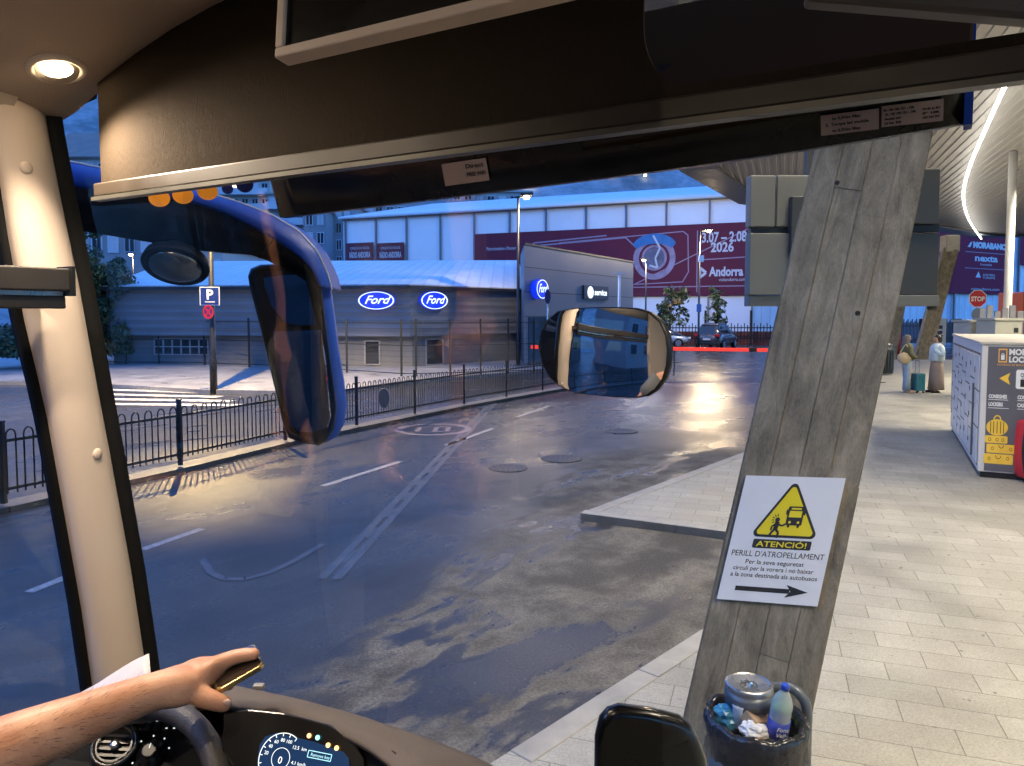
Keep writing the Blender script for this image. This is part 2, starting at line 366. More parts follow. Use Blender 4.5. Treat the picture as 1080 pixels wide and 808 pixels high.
for (px, py, r) in ((592, 484, .34), (536, 494, .3), (655, 455, .34), (470, 548, .0)):
    if not r: continue
    mb = MB(); g_ = G(px, py); mb.lathe(g_ + Vector((0, 0, .004)), [(r, 0), (r, .004), (r * .9, .004), (r * .88, .002), (.01, .002)], 28)
    fr = Fr(g_, (1, 0, 0), (0, 1, 0))
    for k in range(-3, 4): fr.rect(mb, k * .08 - .012, -.22, k * .08 + .012, .22, .007, .002)
    tag(mb.build('manhole_cover', iron), {592: 'round iron manhole cover right of the road middle, beyond the dry bay', 536: 'round iron manhole cover left of its twin on the blue wet road', 655: 'farthest round manhole cover, just under the oval mirror'}[px], 'manhole cover', 'manhole covers in the wet road')
# far pavement on the left with kerb
mb = MB(); z = .12
sw = [G(60, 402, z), G(215, 411, z), G(345, 413, z), G(430, 401, z), G(545, 392, z), G(640, 384, z), (4, 60, z), (-30, 60, z), (-30, 24, z)]
mb.slab([Vector((p[0], p[1], z)) for p in sw], (0, 0, -.2))
spv = paver_mat('street_pavement', R(10), .5, .5, (0.30, 0.30, 0.30), (.26, .26, .265), (.12, .12, .12), .45)
tag(mb.build('street_pavement', spv), **S)
# verge strip below the hoop-top fence
FP = [(-16, -9), (-14.6, -6), (-13.2, -3.2), (-11.9, -.6), (-10.7, 1.8), (-9.6, 4.0), (-8.3, 5.5), (-7.1, 7.1), (-6.05, 8.75), (-4.95, 10.4 + .6), (-4.05, 13.2), (-3.15, 15.0), (-2.2, 16.75), (-1.2, 18.55), (-.15, 20.2), (.9, 21.85), (2.0, 23.5), (3.1, 25.1)]
mb = MB()
for (a, b) in zip(FP, FP[1:]):
    a = Vector((*a, .07)); b = Vector((*b, .07)); d = (b - a).normalized(); n_ = Vector((-d.y, d.x, 0))
    mb.slab([a + n_ * .25, b + n_ * .25, b - n_ * .12, a - n_ * .12], (0, 0, -.2))
tag(mb.build('median_kerb', mat('worn_kerb', (.065, .065, .065), .6, var=.4, scale=3)), **S)

# ================================================================== FENCES
fm = mat('fence_black_paint', (0.012, 0.013, 0.015), 0.42, var=.2, metal=.2)
fe = empty('hoop_top_fence', (*FP[10], 0), 'low black hoop-top railing curving along the kerb between road and side street', 'fence')
for i, (a, b) in enumerate(zip(FP, FP[1:])):
    a = Vector((*a, 0)); b = Vector((*b, 0)); L = (b - a).length; d = (b - a) / L
    pm = MB(); pm.box(a + ZA * .58, (.055, .055, .97)); pm.box(a + ZA * 1.075, (.065, .065, .02)); pm.build('post', fm, fe)
    m_ = MB()
    for z in (.26, .84): m_.bar(a + d * .03 + ZA * z, b - d * .03 + ZA * z, .018, .035)
    nh = 12
    for k in range(nh):
        c = a + d * (L * (k + .5) / nh); r = L / nh * .27
        pts = [c - d * r + ZA * .2, c - d * r + ZA * .9] + [c + d * (-r * math.cos(t)) + ZA * (.9 + r * math.sin(t) * 1.3) for t in (R(30), R(60), R(90), R(120), R(150))] + [c + d * r + ZA * .9, c + d * r + ZA * .2]
        m_.tube(pts, .0105, 5)
    m_.build('railing_panel', fm, fe)
mb = MB(); mb.lathe(P(405, 420, 15.4), [(.2, -.015), (.21, 0), (.2, .015)], 24, ax=(Vector((1, 0, 0)), ZA, Vector((0, 1, 0))), sx=.55)
mb.build('oval_plate', mat('plate_grey', (.08, .09, .1), .4), fe)

grn = mat('dark_green_post', (0.006, 0.009, 0.010), .5)
def mesh_fence(name, pts, h, label, nwire=9, mtl=grn, group=None, thick=.07, z0=.12, spikes=False):
    e = empty(name, (pts[0][0], pts[0][1], 0), label, 'fence', group)
    for i, p in enumerate(pts):
        m_ = MB(); m_.box(Vector((*p, z0 + h / 2)), (thick, thick, h)); m_.build('post', mtl, e)
    for a, b in zip(pts, pts[1:]):
        a = Vector((*a, z0)); b = Vector((*b, z0)); m_ = MB()
        for k in range(nwire + 1): m_.bar(a + ZA * (.1 + (h - .25) * k / nwire), b + ZA * (.1 + (h - .25) * k / nwire), .008 if k % nwire and k != nwire // 2 + 1 else .03)
        if spikes:
            L = (b - a).length; n = int(L / .28)
            for k in range(1, n): q = a + (b - a) * k / n; m_.bar(q + ZA * .05, q + ZA * (h + .1), .05, .02)
        m_.build('mesh_panel', mtl, e)
    return e
tp = []
for px, py in ((95, 383), (133, 384), (168, 384), (216, 385), (263, 387), (315, 389), (366, 393), (423.5, 397), (439, 397), (475, 396), (507, 395), (536, 394), (563, 393), (600, 391)):
    g_ = G(px, py, .12); tp.append((g_.x, g_.y))
mesh_fence('mesh_fence', tp, 2.05, 'tall dark green mesh fence with thin posts before the grey car dealership')

# ================================================================== CAR DEALERSHIP
clad = bpy.data.materials.new('ribbed_cladding'); clad.use_nodes = True
def ribbed(m, col, pitch, rough=.5, amp=.12, axis='Z', metal=0.0, noise_=.12):
    n = m.node_tree; b = n.nodes['Principled BSDF']; L = n.links.new; g = n.nodes.new('ShaderNodeNewGeometry'); s = n.nodes.new('ShaderNodeSeparateXYZ'); L(g.outputs['Position'], s.inputs[0])
    mt = n.nodes.new('ShaderNodeMath'); mt.operation = 'MULTIPLY'; mt.inputs[1].default_value = 2 * math.pi / pitch; L(s.outputs[axis], mt.inputs[0])
    sn = n.nodes.new('ShaderNodeMath'); sn.operation = 'SINE'; L(mt.outputs[0], sn.inputs[0])
    pw = n.nodes.new('ShaderNodeMapRange'); pw.inputs[1].default_value = .8; pw.inputs[2].default_value = 1; pw.inputs[3].default_value = 1; pw.inputs[4].default_value = 1 - amp * 3; L(sn.outputs[0], pw.inputs[0])
    nz = n.nodes.new('ShaderNodeTexNoise'); nz.inputs['Scale'].default_value = .8; nz.inputs['Detail'].default_value = 8; L(g.outputs['Position'], nz.inputs['Vector'])
    r = n.nodes.new('ShaderNodeMapRange'); r.inputs[1].default_value = .3; r.inputs[2].default_value = .7; r.inputs[3].default_value = 1 - noise_; r.inputs[4].default_value = 1 + noise_; L(nz.outputs[0], r.inputs[0])
    mm = n.nodes.new('ShaderNodeMath'); mm.operation = 'MULTIPLY'; L(pw.outputs[0], mm.inputs[0]); L(r.outputs[0], mm.inputs[1])
    v = n.nodes.new('ShaderNodeVectorMath'); v.operation = 'SCALE'; v.inputs[0].default_value = col; L(mm.outputs[0], v.inputs['Scale']); L(v.outputs[0], b.inputs['Base Color'])
    bp = n.nodes.new('ShaderNodeBump'); bp.inputs['Strength'].default_value = .5; bp.inputs['Distance'].default_value = .02; L(sn.outputs[0], bp.inputs['Height']); L(bp.outputs[0], b.inputs['Normal'])
    b.inputs['Roughness'].default_value = rough; b.inputs['Metallic'].default_value = metal; return m
ribbed(clad, (.15, .165, .18), .33, .5, .05)
roofm = ribbed(bpy.data.materials.new('seamed_roof') if False else (lambda m: (setattr(m, 'use_nodes', True), m)[1])(bpy.data.materials.new('seamed_roof')), (.62, .64, .66), .55, .45, .06, 'X', .0, .08)
wallg = mat('rendered_wall', (.15, .155, .16), .7, var=.2, scale=.8)
dark_glass = mat('dark_window_glass', (.015, .02, .025), .08, var=.1, spec=.8)
alum = mat('window_aluminium', (.35, .36, .37), .4, metal=.5)
blk = mat('grey_panel', (.19, .205, .23), .5, var=.07, scale=.4)
YB = 31.5
def zy(py, Y): return P(540, py, Y).z
cL = P(112, 304, YB + 1.5); cC = P(432, 303, YB - .5); cR = P(553, 308, YB + 5)
bd = empty('car_dealership', (cC.x, cC.y, 0), 'low grey ribbed car showroom with pale seamed roof and glowing blue oval signs', 'building')
zt = cC.z; zc = zy(355, YB - .5)
A, Bc, Cc = Vector((cL.x, cL.y, 0)), Vector((cC.x, cC.y, 0)), Vector((cR.x, cR.y, 0)); D1 = Cc + Vector((-2, 14, 0)); D0 = A + Vector((0, 14, 0))
mb = MB(); mb.slab([A + ZA * zc, Bc + ZA * zc, Cc + ZA * zc, D1 + ZA * zc, D0 + ZA * zc], (0, 0, zt - zc)); mb.build('upper_cladding', clad, bd)
inn = Vector((0.05, .35, 0))
mb = MB(); mb.slab([A + inn, Bc + inn, Cc + inn, D1 - inn, D0], (0, 0, zc)); mb.build('wall', wallg, bd)
rl = Vector((P(172, 276, 43).x, 44, zy(276, 43))); rr = Vector((P(553, 274, 43).x - .3, 44, zy(275, 43)))
mb = MB(); e_ = Vector((0, -.25, 0)); t_ = ZA * (zt + .03)
mb.loft([[A + e_ + t_, Bc + e_ + t_, Cc + e_ * .4 + t_], [rl, rl + (rr - rl) * .55, rr]], closed_ring=False, smooth=False)
r_ = mb.build('roof', roofm, bd); sm = r_.modifiers.new('s', 'SOLIDIFY'); sm.thickness = .1
mb = MB(); mb.bar(A + e_ * 1.15 + ZA * zt, Bc + e_ * 1.15 + ZA * zt, .12, .14); mb.bar(Bc + e_ * 1.15 + ZA * zt, Cc + e_ * .7 + ZA * zt, .12, .14); mb.build('gutter', dkmetal, bd)
def win(bd, a, b, x0, x1, z0, z1, cols, rows, off=.02, wm=dark_glass, frm=alum):
    d = (b - a); d.z = 0; d.normalize(); n_ = Vector((d.y, -d.x, 0)); o = Vector((a.x, a.y, 0))
    f = MB(); q = lambda x, z, k: o + d * x + ZA * z + n_ * k
    for k in range(cols + 1): x = x0 + (x1 - x0) * k / cols; f.bar(q(x, z0, off), q(x, z1, off), .06, .05, up=n_)
    for k in range(rows + 1): z = z0 + (z1 - z0) * k / rows; f.bar(q(x0 + .03, z, off), q(x1 - .03, z, off), .045, .055, up=n_)
    fo = f.build('window', frm, bd); g_ = MB(); g_.slab([q(x0, z0, .0), q(x1, z0, .0), q(x1, z1, .0), q(x0, z1, .0)], n_ * .012); g_.build('pane', wm, fo)
a_ = A + inn; b_ = Bc + inn; L_ = (b_ - a_).length
def xa(px): return (P(px, 340, YB).x - a_.x) / (b_ - a_).normalized().x
win(bd, a_, b_, xa(144), xa(207), .55, 1.25, 6, 2)
win(bd, a_, b_, xa(384), xa(400), .2, 1.2, 1, 1)
win(bd, b_, Cc + inn, .75, 1.75, .15, 1.25, 1, 1)
# taller grey block
T0 = Vector((P(553, 258, 31.8).x, 31.8, 0)); T1 = Vector((P(668, 275, 43).x, 43, 0)); zT = zy(258, 31.8)
bt = empty('showroom_block', T0, 'taller smooth grey showroom block beside the low ribbed one', 'building')
dT = (T1 - T0).normalized(); nT = Vector((dT.y, -dT.x, 0)); back = Vector((-8, 6, 0))
mb = MB(); mb.slab([T0 + ZA * .0, T1, T1 + back, T0 + back * .02 + Vector((0, 0, 0))] if False else [T0, T1, T1 + Vector((-6, 4, 0)), T0 + Vector((-.1, 5.5, 0))], (0, 0, zT)); mb.build('wall', blk, bt)
mb = MB(); LT = (T1 - T0).length; FT = Fr(T0 + nT * .004, dT, ZA, nT)
for z in (zT * .42, zT * .62, zT * .82): FT.rect(mb, 0, z, LT, z + .03, 0, .003)
FT.rect(mb, -.02, zT, LT, zT + .08, 0, .05); mb.build('panel_joints', dkmetal, bt)
mb = MB(); FT.rect(mb, .35, .1, 2.2, 2.2, 0, .02); mb.build('shop_window', dark_glass, bt)

# glowing oval signs
blu_e = mat('sign_blue_glow', (.01, .03, .4), .4, emit=(.003, .03, .8), estr=.33); wht_e = mat('sign_white_glow', (.6, .6, .6), .4, emit=(.8, .92, 1), estr=.55)
def oval_sign(fr, x, y, rx, ry, label, dep=.14, group='glowing oval signs'):
    o = fr.p(x, y); e = empty('oval_sign', o, label, 'sign', group)
    m_ = MB(); fr.ell(m_, x, y, rx * 1.0, ry * 1.0, .03, dep, mi=0); m_.build('sign_box', blu_e, e)
    m_ = MB(); fr.ring(m_, x, y, rx * .97, rx * .07, dep + .031, .006, 40, sy=ry / rx); m_.build('border', wht_e, e)
    m_ = MB(); s_ = ry * 1.25; fr.text(m_, 'Ford', x, y - s_ * .27, s_, dep + .036, shear=.45, bold=.012 * s_, align='CENTER', width=rx * 1.45)
    for a0, a1, cx, cy, rr_ in ((60, 250, -.62, .16, .2), (-140, 20, -.1, .3, .35)): pass
    m_.build('lettering', wht_e, e)
    c_ = light('sign_glow', 'POINT', fr.p(x, y - ry * .2, dep + .25), 1.6, (.05, .2, 1), shadow_soft_size=.2); c_.parent = e; c_.matrix_parent_inverse = e.matrix_world.inverted()
d1 = (Bc - A).normalized(); F1 = Fr(Vector((Bc.x, Bc.y, 0)), d1, ZA, Vector((d1.y, -d1.x, 0)))
d2 = (Cc - Bc).normalized(); F2 = Fr(Vector((Bc.x, Bc.y, 0)), d2, ZA, Vector((d2.y, -d2.x, 0)))
oval_sign(F1, (P(399, 317, YB).x - Bc.x), zy(317, YB - .3), .80, .38, 'wide glowing blue oval sign left of the showroom corner')
oval_sign(F2, 1.25, zy(317, YB + .5), .78, .38, 'glowing blue oval sign on the receding wall right of the showroom corner')
oval_sign(FT, 1.05, zy(305, 32.6), .56, .42, 'round-looking glowing oval sign at the edge of the tall grey block', .3)
e = empty('lit_sign', FT.p(7.6, 3.6), 'dark sign board with glowing white disc and letters on the tall grey block', 'sign')
sx = 7.4; sz = zy(309, 38.6)
m_ = MB(); FT.rect(m_, sx - 1.5, sz - .34, sx + 1.6, sz + .34, .01, .1); m_.build('board', mat('sign_board', (.03, .04, .06), .4), e)
m_ = MB(); FT.ell(m_, sx - .75, sz, .36, .3, .115, .01); FT.text(m_, 'service', sx - .25, sz - .12, .42, .12, bold=.012, width=1.6); m_.build('lettering', wht_e, e)

# ================================================================== EVENT TENT HALL
tent = mat('tent_membrane', (.76, .78, .80), .55, var=.06, scale=.35, bump=.2, bscale=.6)
tent_roof = mat('tent_roof', (.70, .76, .82), .5, var=.05, scale=.2)
plum = mat('plum_banner', (.13, .024, .045), .7, spec=.15, var=.12, scale=.5)
plum2 = mat('violet_banner', (.22, .03, .06), .8, spec=.05, var=.1, scale=.5)
lite = mat('banner_print', (.55, .56, .6), .6, var=.03); lite2 = mat('banner_faint_line', (.3, .22, .3), .6)
H0 = Vector((-17.3, 77, 0)); H1 = Vector((17.2, 62.8, 0)); dH = (H1 - H0).normalized(); nH = Vector((dH.y, -dH.x, 0)); LH = (H1 - H0).length
H2 = Vector((H1.x + dH.x * 3, H1.y + dH.y * 3, 0)); H3 = Vector((62, 86, 0)); LH2 = (H2 - H0).length
ZE = 12.0
th = empty('event_tent', H0, 'long white framed event tent hall with plum banners behind the car showroom', 'tent')
mb = MB(); mb.slab([H0, H2, H2 + Vector((12, 34, 0)), H0 + Vector((12, 34, 0))], (0, 0, ZE)); mb.build('wall', tent, th)
mb = MB(); up = Vector((8.0, 16, 3.7)); e0 = H0 + nH * .5 - dH * .3 + ZA * (ZE - .05); e1 = H2 + nH * .5 + dH * .5 + ZA * (ZE - .05)
mb.loft([[e0, e1], [e0 + up * .3, e1 + up * .3], [e0 + up, e1 + up], [e0 + up + Vector((6, 18, -3.6)), e1 + up + Vector((6, 18, -3.6))]], closed_ring=False)
r_ = mb.build('roof', tent_roof, th); sm = r_.modifiers.new('s', 'SOLIDIFY'); sm.thickness = .25; sm.offset = 1
FH = Fr(H0, dH, ZA, nH)
def hx(px):                                                          # where a sight line meets the hall's long wall
    d = ray(px, 331); o = EYE; t = (H0 - o).dot(nH) / d.dot(nH); return (o + d * t - H0).dot(dH), (o + d * t).y
framem = mat('tent_frame', (.16, .18, .21), .4, metal=.4)
for px in (366, 398, 430, 465.5, 501, 538, 576, 618, 660, 702, 747, 793):
    x, _ = hx(px); m_ = MB(); FH.rect(m_, x - .07, 0, x + .07, ZE, .02, .2); m_.build('frame_post', framem, th)
m_ = MB(); FH.rect(m_, 0, ZE - .14, LH2, ZE - .02, .02, .24); m_.build('eave_beam', framem, th)
def hz(px, py): x, Y = hx(px); return x, zy(py, Y) 
def banner(parent, fr, x0, x1, z0, z1, m, name='banner'):
    m_ = MB(); fr.rect(m_, x0, z0, x1, z1, .24, .03); return m_.build(name, m, parent)
def bt_(fr, parent, items, m):
    m_ = MB()
    for it in items: fr.text(m_, it[0], it[1], it[2], it[3], .285, bold=it[5] if len(it) > 5 else 0, align='CENTER', width=it[4])
    return m_.build('lettering', m, parent)
for k, (a, b) in enumerate(((366.5, 397.5), (398.5, 429.5))):
    x0, za = hz(a, 257); x1, zb = hz(b, 273); o = banner(th, FH, x0 + .15, x1 - .15, zb - .7, za, plum)
    mx = (x0 + x1) / 2; bt_(FH, o, [('RÀDIO ANDORRA', mx, zb + .15, .8, 2.5, .02), ('CIRQUE DU SOLEIL', mx, zb + 1.0, .34, 2.3)], lite)
x0, zt_ = hz(502, 249); x1, _ = hz(792, 236); zb_ = zy(312, 63.5)
o = banner(th, FH, x0, x1 + 1.2, zb_, zt_ + .15, plum)
bt_(FH, o, [("Patrocinadors d'honor", hz(530, 264)[0], hz(530, 264)[1], .45, 3.0)], lite)
m_ = MB()
zz = lambda py: zy(py, 65)
X = lambda px: hx(px)[0]
FH.text(m_, '3.07 – 2.08·', X(764), zz(258), 1.15, .285, bold=.03, align='CENTER', width=X(787) - X(738)); FH.text(m_, '2026', X(761), zz(268), 1.1, .285, bold=.03, align='CENTER', width=X(773) - X(749))
FH.text(m_, 'Andorra', X(748), zz(292.5), 1.05, .285, bold=.04, width=X(784) - X(748)); FH.text(m_, 'visitandorra.com', X(758), zz(298), .4, .285, width=X(784) - X(756))
FH.line(m_, [(X(738), zz(284)), (X(738), zz(294)), (X(744.5), zz(289)), (X(738), zz(284))], .22, .285); m_.build('lettering', lite, o)
m_ = MB()
FH.line(m_, [(X(735), zt_ - .4), (X(735), zb_ + .3)], .09, .28); FH.line(m_, [(X(735), zz(276)), (X(790), zz(274))], .09, .28)
for y_ in (0, 1): FH.line(m_, [(X(665), zz(303 - y_ * 1)), (X(790), zz(303 - y_ * 58))], .09, .28)
FH.line(m_, [(X(590), zz(253)), (X(720), zz(246)), (X(725), zz(250)), (X(726), zz(288)), (X(720), zz(298)), (X(668), zz(300))], .09, .28)
FH.line(m_, [(X(562), zz(262)), (X(570), zz(255)), (X(660), zz(250)), (X(672), zz(262))], .12, .28); FH.line(m_, [(X(556), zz(262)), (X(564), zz(252)), (X(640), zz(247))], .12, .28)
m_.build('printed_lines', lite2, o)
# round generic emblem: pale ring, blue cap, dark disc
m_ = MB(); cx, cz = X(690), zz(273); rr_ = (X(712) - X(669)) / 2
FH.ring(m_, cx, cz, rr_ * 1.03, rr_ * .28, .285); FH.ring(m_, cx, cz + .05, rr_ * .62, rr_ * .12, .295); m_.build('emblem_ring', mat('emblem_grey', (.28, .22, .3), .6, var=.4, scale=1.5), o)
m_ = MB(); FH.ell(m_, cx, cz, rr_ * .5, rr_ * .5, .285); m_.build('emblem_disc', mat('emblem_disc', (.12, .12, .18), .6, var=.5, scale=1.2), o)
m_ = MB()
for k in range(14):
    a = R(20 + k * 10); b = R(30 + k * 10); FH.poly(m_, [(cx + rr_ * math.cos(a) * 1.12, cz + rr_ * .45 + rr_ * .75 * math.sin(a)), (cx + rr_ * math.cos(b) * 1.12, cz + rr_ * .45 + rr_ * .75 * math.sin(b)), (cx + rr_ * .9 * math.cos(b), cz + rr_ * .35 + rr_ * .35 * math.sin(b)), (cx + rr_ * .9 * math.cos(a), cz + rr_ * .35 + rr_ * .35 * math.sin(a))], .30)
m_.build('emblem_cap', mat('emblem_blue', (.03, .16, .38), .5, var=.3, scale=2), o)
m_ = MB(); FH.line(m_, [(cx - .1, cz + rr_ * 1.1), (cx + .5, cz + rr_ * .5), (cx + .1, cz), (cx + .3, cz - .8), (cx - .4, cz - .6)], .16, .31); m_.build('emblem_stroke', lite, o)
# second hall face farther right
dK = (H3 - H2).normalized(); nK = Vector((dK.y, -dK.x, 0)); FK = Fr(H2, dK, ZA, nK); LK = (H3 - H2).length
t2 = empty('far_tent_wing', H2, 'far wing of the white tent hall with violet sponsor banner, right side', 'tent')
tent2 = ribbed((lambda m: (setattr(m, 'use_nodes', True), m)[1])(bpy.data.materials.new('tent_wing_membrane')), (.60, .66, .74), .9, .5, .07, 'X')
m_ = MB(); m_.slab([H2 + nK * -.3, H3, H3 + Vector((-6, 14, 0)), H2 + Vector((-3, 14, 0))], (0, 0, 13.2)); m_.build('wall', tent2, t2)
def kx(px):
    d = ray(px, 331); t = (H2 - EYE).dot(nK) / d.dot(nK); return (EYE + d * t - H2).dot(dK), (EYE + d * t).y
for px in (940, 1005, 1072): x, _ = kx(px); m_ = MB(); FK.rect(m_, x - .12, 0, x + .12, 13, .02, .2); m_.build('frame_post', framem, t2)
kz = lambda px, py: zy(py, kx(px)[1])
o = banner(t2, FK, kx(900)[0], kx(1057)[0], kz(1020, 310), kz(1020, 240), plum2)
m_ = MB()
def kt(s, px0, px1, py, hpx, bold=0): FK.text(m_, s, kx(px0)[0], kz(1020, py), hpx * kx(1020)[1] / FPX * 1.35, .285, bold=bold, width=kx(px1)[0] - kx(px0)[0])
kt('MORABANC', 1021, 1055, 261, 6, .06); kt('nexta', 1023, 1047, 275, 7, .03); kt('hotels', 1029, 1041, 279.5, 2.4); kt('ANDORRA', 1032, 1045, 290.5, 2.4); kt('TURISME', 1032, 1045, 293.5, 2.4); kt('visitandorra.com', 1020, 1050, 306, 3)
FK.poly(m_, [(kx(1015)[0], kz(1020, 261)), (kx(1018)[0], kz(1020, 261)), (kx(1020)[0], kz(1020, 255)), (kx(1018)[0], kz(1020, 256))], .285)
FK.poly(m_, [(kx(1024.5)[0], kz(1020, 292.5)), (kx(1030)[0], kz(1020, 292.5)), (kx(1027.5)[0], kz(1020, 286))], .285); m_.build('lettering', lite, o)
m_ = MB()
for py in (266, 283): FK.line(m_, [(kx(1013)[0], kz(1020, py)), (kx(1055)[0], kz(1020, py))], .07, .285)
m_.build('printed_lines', lite2, o)
o = banner(t2, FK, kx(1071)[0], kx(1100)[0], kz(1076, 280), kz(1076, 225), plum2)

# ================================================================== MOUNTAIN, HOUSES BEHIND
mnt = bpy.data.materials.new('wooded_slope'); mnt.use_nodes = True; n = mnt.node_tree; b = n.nodes['Principled BSDF']
g_ = n.nodes.new('ShaderNodeNewGeometry'); nz = n.nodes.new('ShaderNodeTexNoise'); nz.inputs['Scale'].default_value = .06; nz.inputs['Detail'].default_value = 12; nz.inputs['Roughness'].default_value = .75
n.links.new(g_.outputs['Position'], nz.inputs['Vector']); cr = n.nodes.new('ShaderNodeValToRGB'); cr.color_ramp.elements[0].position = .38; cr.color_ramp.elements[0].color = (.11, .13, .14, 1); cr.color_ramp.elements[1].position = .62; cr.color_ramp.elements[1].color = (.34, .35, .37, 1)
n.links.new(nz.outputs[0], cr.inputs[0]); n.links.new(cr.outputs[0], b.inputs['Base Color']); b.inputs['Roughness'].default_value = .9
mb = MB(); NX, NY = 90, 26; vv = []
def mh(x, y):
    t = max(0, (y - 190) / 320); return 190 * t ** .85 * (1 + .35 * noise.noise(Vector((x * .006, y * .006, 3)))) + 9 * noise.noise(Vector((x * .03, y * .03, 1))) * min(1, t * 6) - 1
for j in range(NY):
    y = 180 + j * 16; vv.append([mb.bm.verts.new((-520 + i * 12.5, y, mh(-520 + i * 12.5, y))) for i in range(NX)])
for j in range(NY - 1):
    for i in range(NX - 1): f_ = mb.bm.faces.new((vv[j][i], vv[j][i + 1], vv[j + 1][i + 1], vv[j + 1][i])); f_.smooth = True
tag(mb.build('mountain', mnt), **S)
mb = MB(); rnd = random.Random(3)
for k in range(420):
    y = 200 + rnd.random() * 240; x = (rnd.random() * .9 - .35) * y; z = mh(x, y) + 2.0; s_ = .35 + rnd.random() * .5; mb.box((x, y, z), (s_, s_, s_))
tag(mb.build('hillside_lights', emis('town_light', (1, .82, .5), 4)), 'scattered small warm town lights on the mountainside', 'lights', kind='stuff')
plaster = [mat('plaster_a', (.34, .33, .31), .8, var=.1, scale=.5), mat('plaster_b', (.24, .25, .27), .8, var=.1, scale=.5), mat('plaster_c', (.42, .40, .37), .8, var=.1, scale=.5)]
tiles = ribbed((lambda m: (setattr(m, 'use_nodes', True), m)[1])(bpy.data.materials.new('roof_tiles')), (.22, .17, .15), .35, .8, .1, 'X')
shut = mat('pale_shutter', (.5, .52, .55), .6)
def block(px0, px1, pyt, Y, label, pl, cols, rows, dep=12, roof=False, balc=False, group='apartment blocks behind the showroom', base=0, z0=1.5):
    a = P(px0, 331, Y).x; b = P(px1, 331, Y).x; zt = zy(pyt, Y); e = empty('apartment_block', (a, Y, base), label, 'building', group)
    m_ = MB(); m_.box(((a + b) / 2, Y + dep / 2, (base + zt) / 2), (b - a, dep, zt - base)); w_ = m_.build('wall', pl, e)
    if roof:
        m_ = MB(); h = (zt - base) * .12; m_.loft([[Vector((a - .5, Y - .6, zt)), Vector((b + .5, Y - .6, zt))], [Vector((a - .5, Y + dep / 2, zt + h + 2)), Vector((b + .5, Y + dep / 2, zt + h + 2))], [Vector((a - .5, Y + dep, zt)), Vector((b + .5, Y + dep, zt))]], closed_ring=False, smooth=False)
        o = m_.build('roof', tiles, e); s_ = o.modifiers.new('s', 'SOLIDIFY'); s_.thickness = .3
    else:
        m_ = MB(); m_.box(((a + b) / 2, Y + dep / 2, zt + .15), (b - a + .8, dep + .8, .3)); m_.build('roof', pl, e)
    W_ = (b - a) / cols; Hh = (zt - base - z0) / rows
    for i in range(cols):
        for j in range(rows):
            x = a + W_ * (i + .5); z = base + z0 + Hh * (j + .5)
            lit = rnd.random() < .08
            m_ = MB(); ww, hh = W_ * .30, Hh * .30
            for sx_ in (-1, 0, 1): m_.box((x + sx_ * ww, Y - .04, z), (.08, .1, 2 * hh))
            for sz_ in (-1, 1): m_.box((x, Y - .04, z + sz_ * hh), (2 * ww + .1, .12, .1))
            fo = m_.build('window', shut if (i + j) % 3 else alum, e)
            m_ = MB(); m_.box((x, Y - .01, z), (2 * ww, .05, 2 * hh)); m_.build('pane', shut if rnd.random() < .25 else (emis('lit_room', (1, .75, .4), 1.5) if lit else dark_glass), fo)
        if balc:
            pass
    if balc:
        for j in range(rows):
            z = base + z0 + Hh * j + .1; m_ = MB(); m_.box(((a + b) / 2, Y - .7, z), (b - a, 1.3, .18)); m_.box(((a + b) / 2, Y - 1.3, z + .55), (b - a, .06, .9)); m_.build('balcony', shut, e)
    return e
block(322, 345, 222, 100, 'dark slender apartment block with stacked window bands left of the tent', plaster[1], 2, 6, balc=False)
block(345, 372, 214, 104, 'grey apartment block with pale shutters touching the tent corner', plaster[1], 3, 7)
block(285, 323, 205, 118, 'pale apartment block with balconies behind the blue mirror arm', plaster[0], 4, 8, balc=True)
block(235, 287, 190, 126, 'tall cream apartment block seen through the gap over the blue arm', plaster[2], 5, 9, balc=True)
block(395, 500, 197, 130, 'wide low-lit block whose flat top shows over the tent roof', plaster[1], 9, 8)
block(500, 560, 203, 136, 'pale block rising just over the middle of the tent roof', plaster[0], 5, 7)
block(58, 118, 166, 110, 'tile-roofed house high on the far left above the blue mirror arm', plaster[0], 5, 4, roof=True, z0=8)
block(96, 165, 215, 62, 'plain grey warehouse behind the leafy tree on the left', plaster[1], 4, 2, group=None)
block(168, 236, 262, 58, 'beige low block behind the parking sign pole', plaster[2], 5, 1, group=None, z0=3)

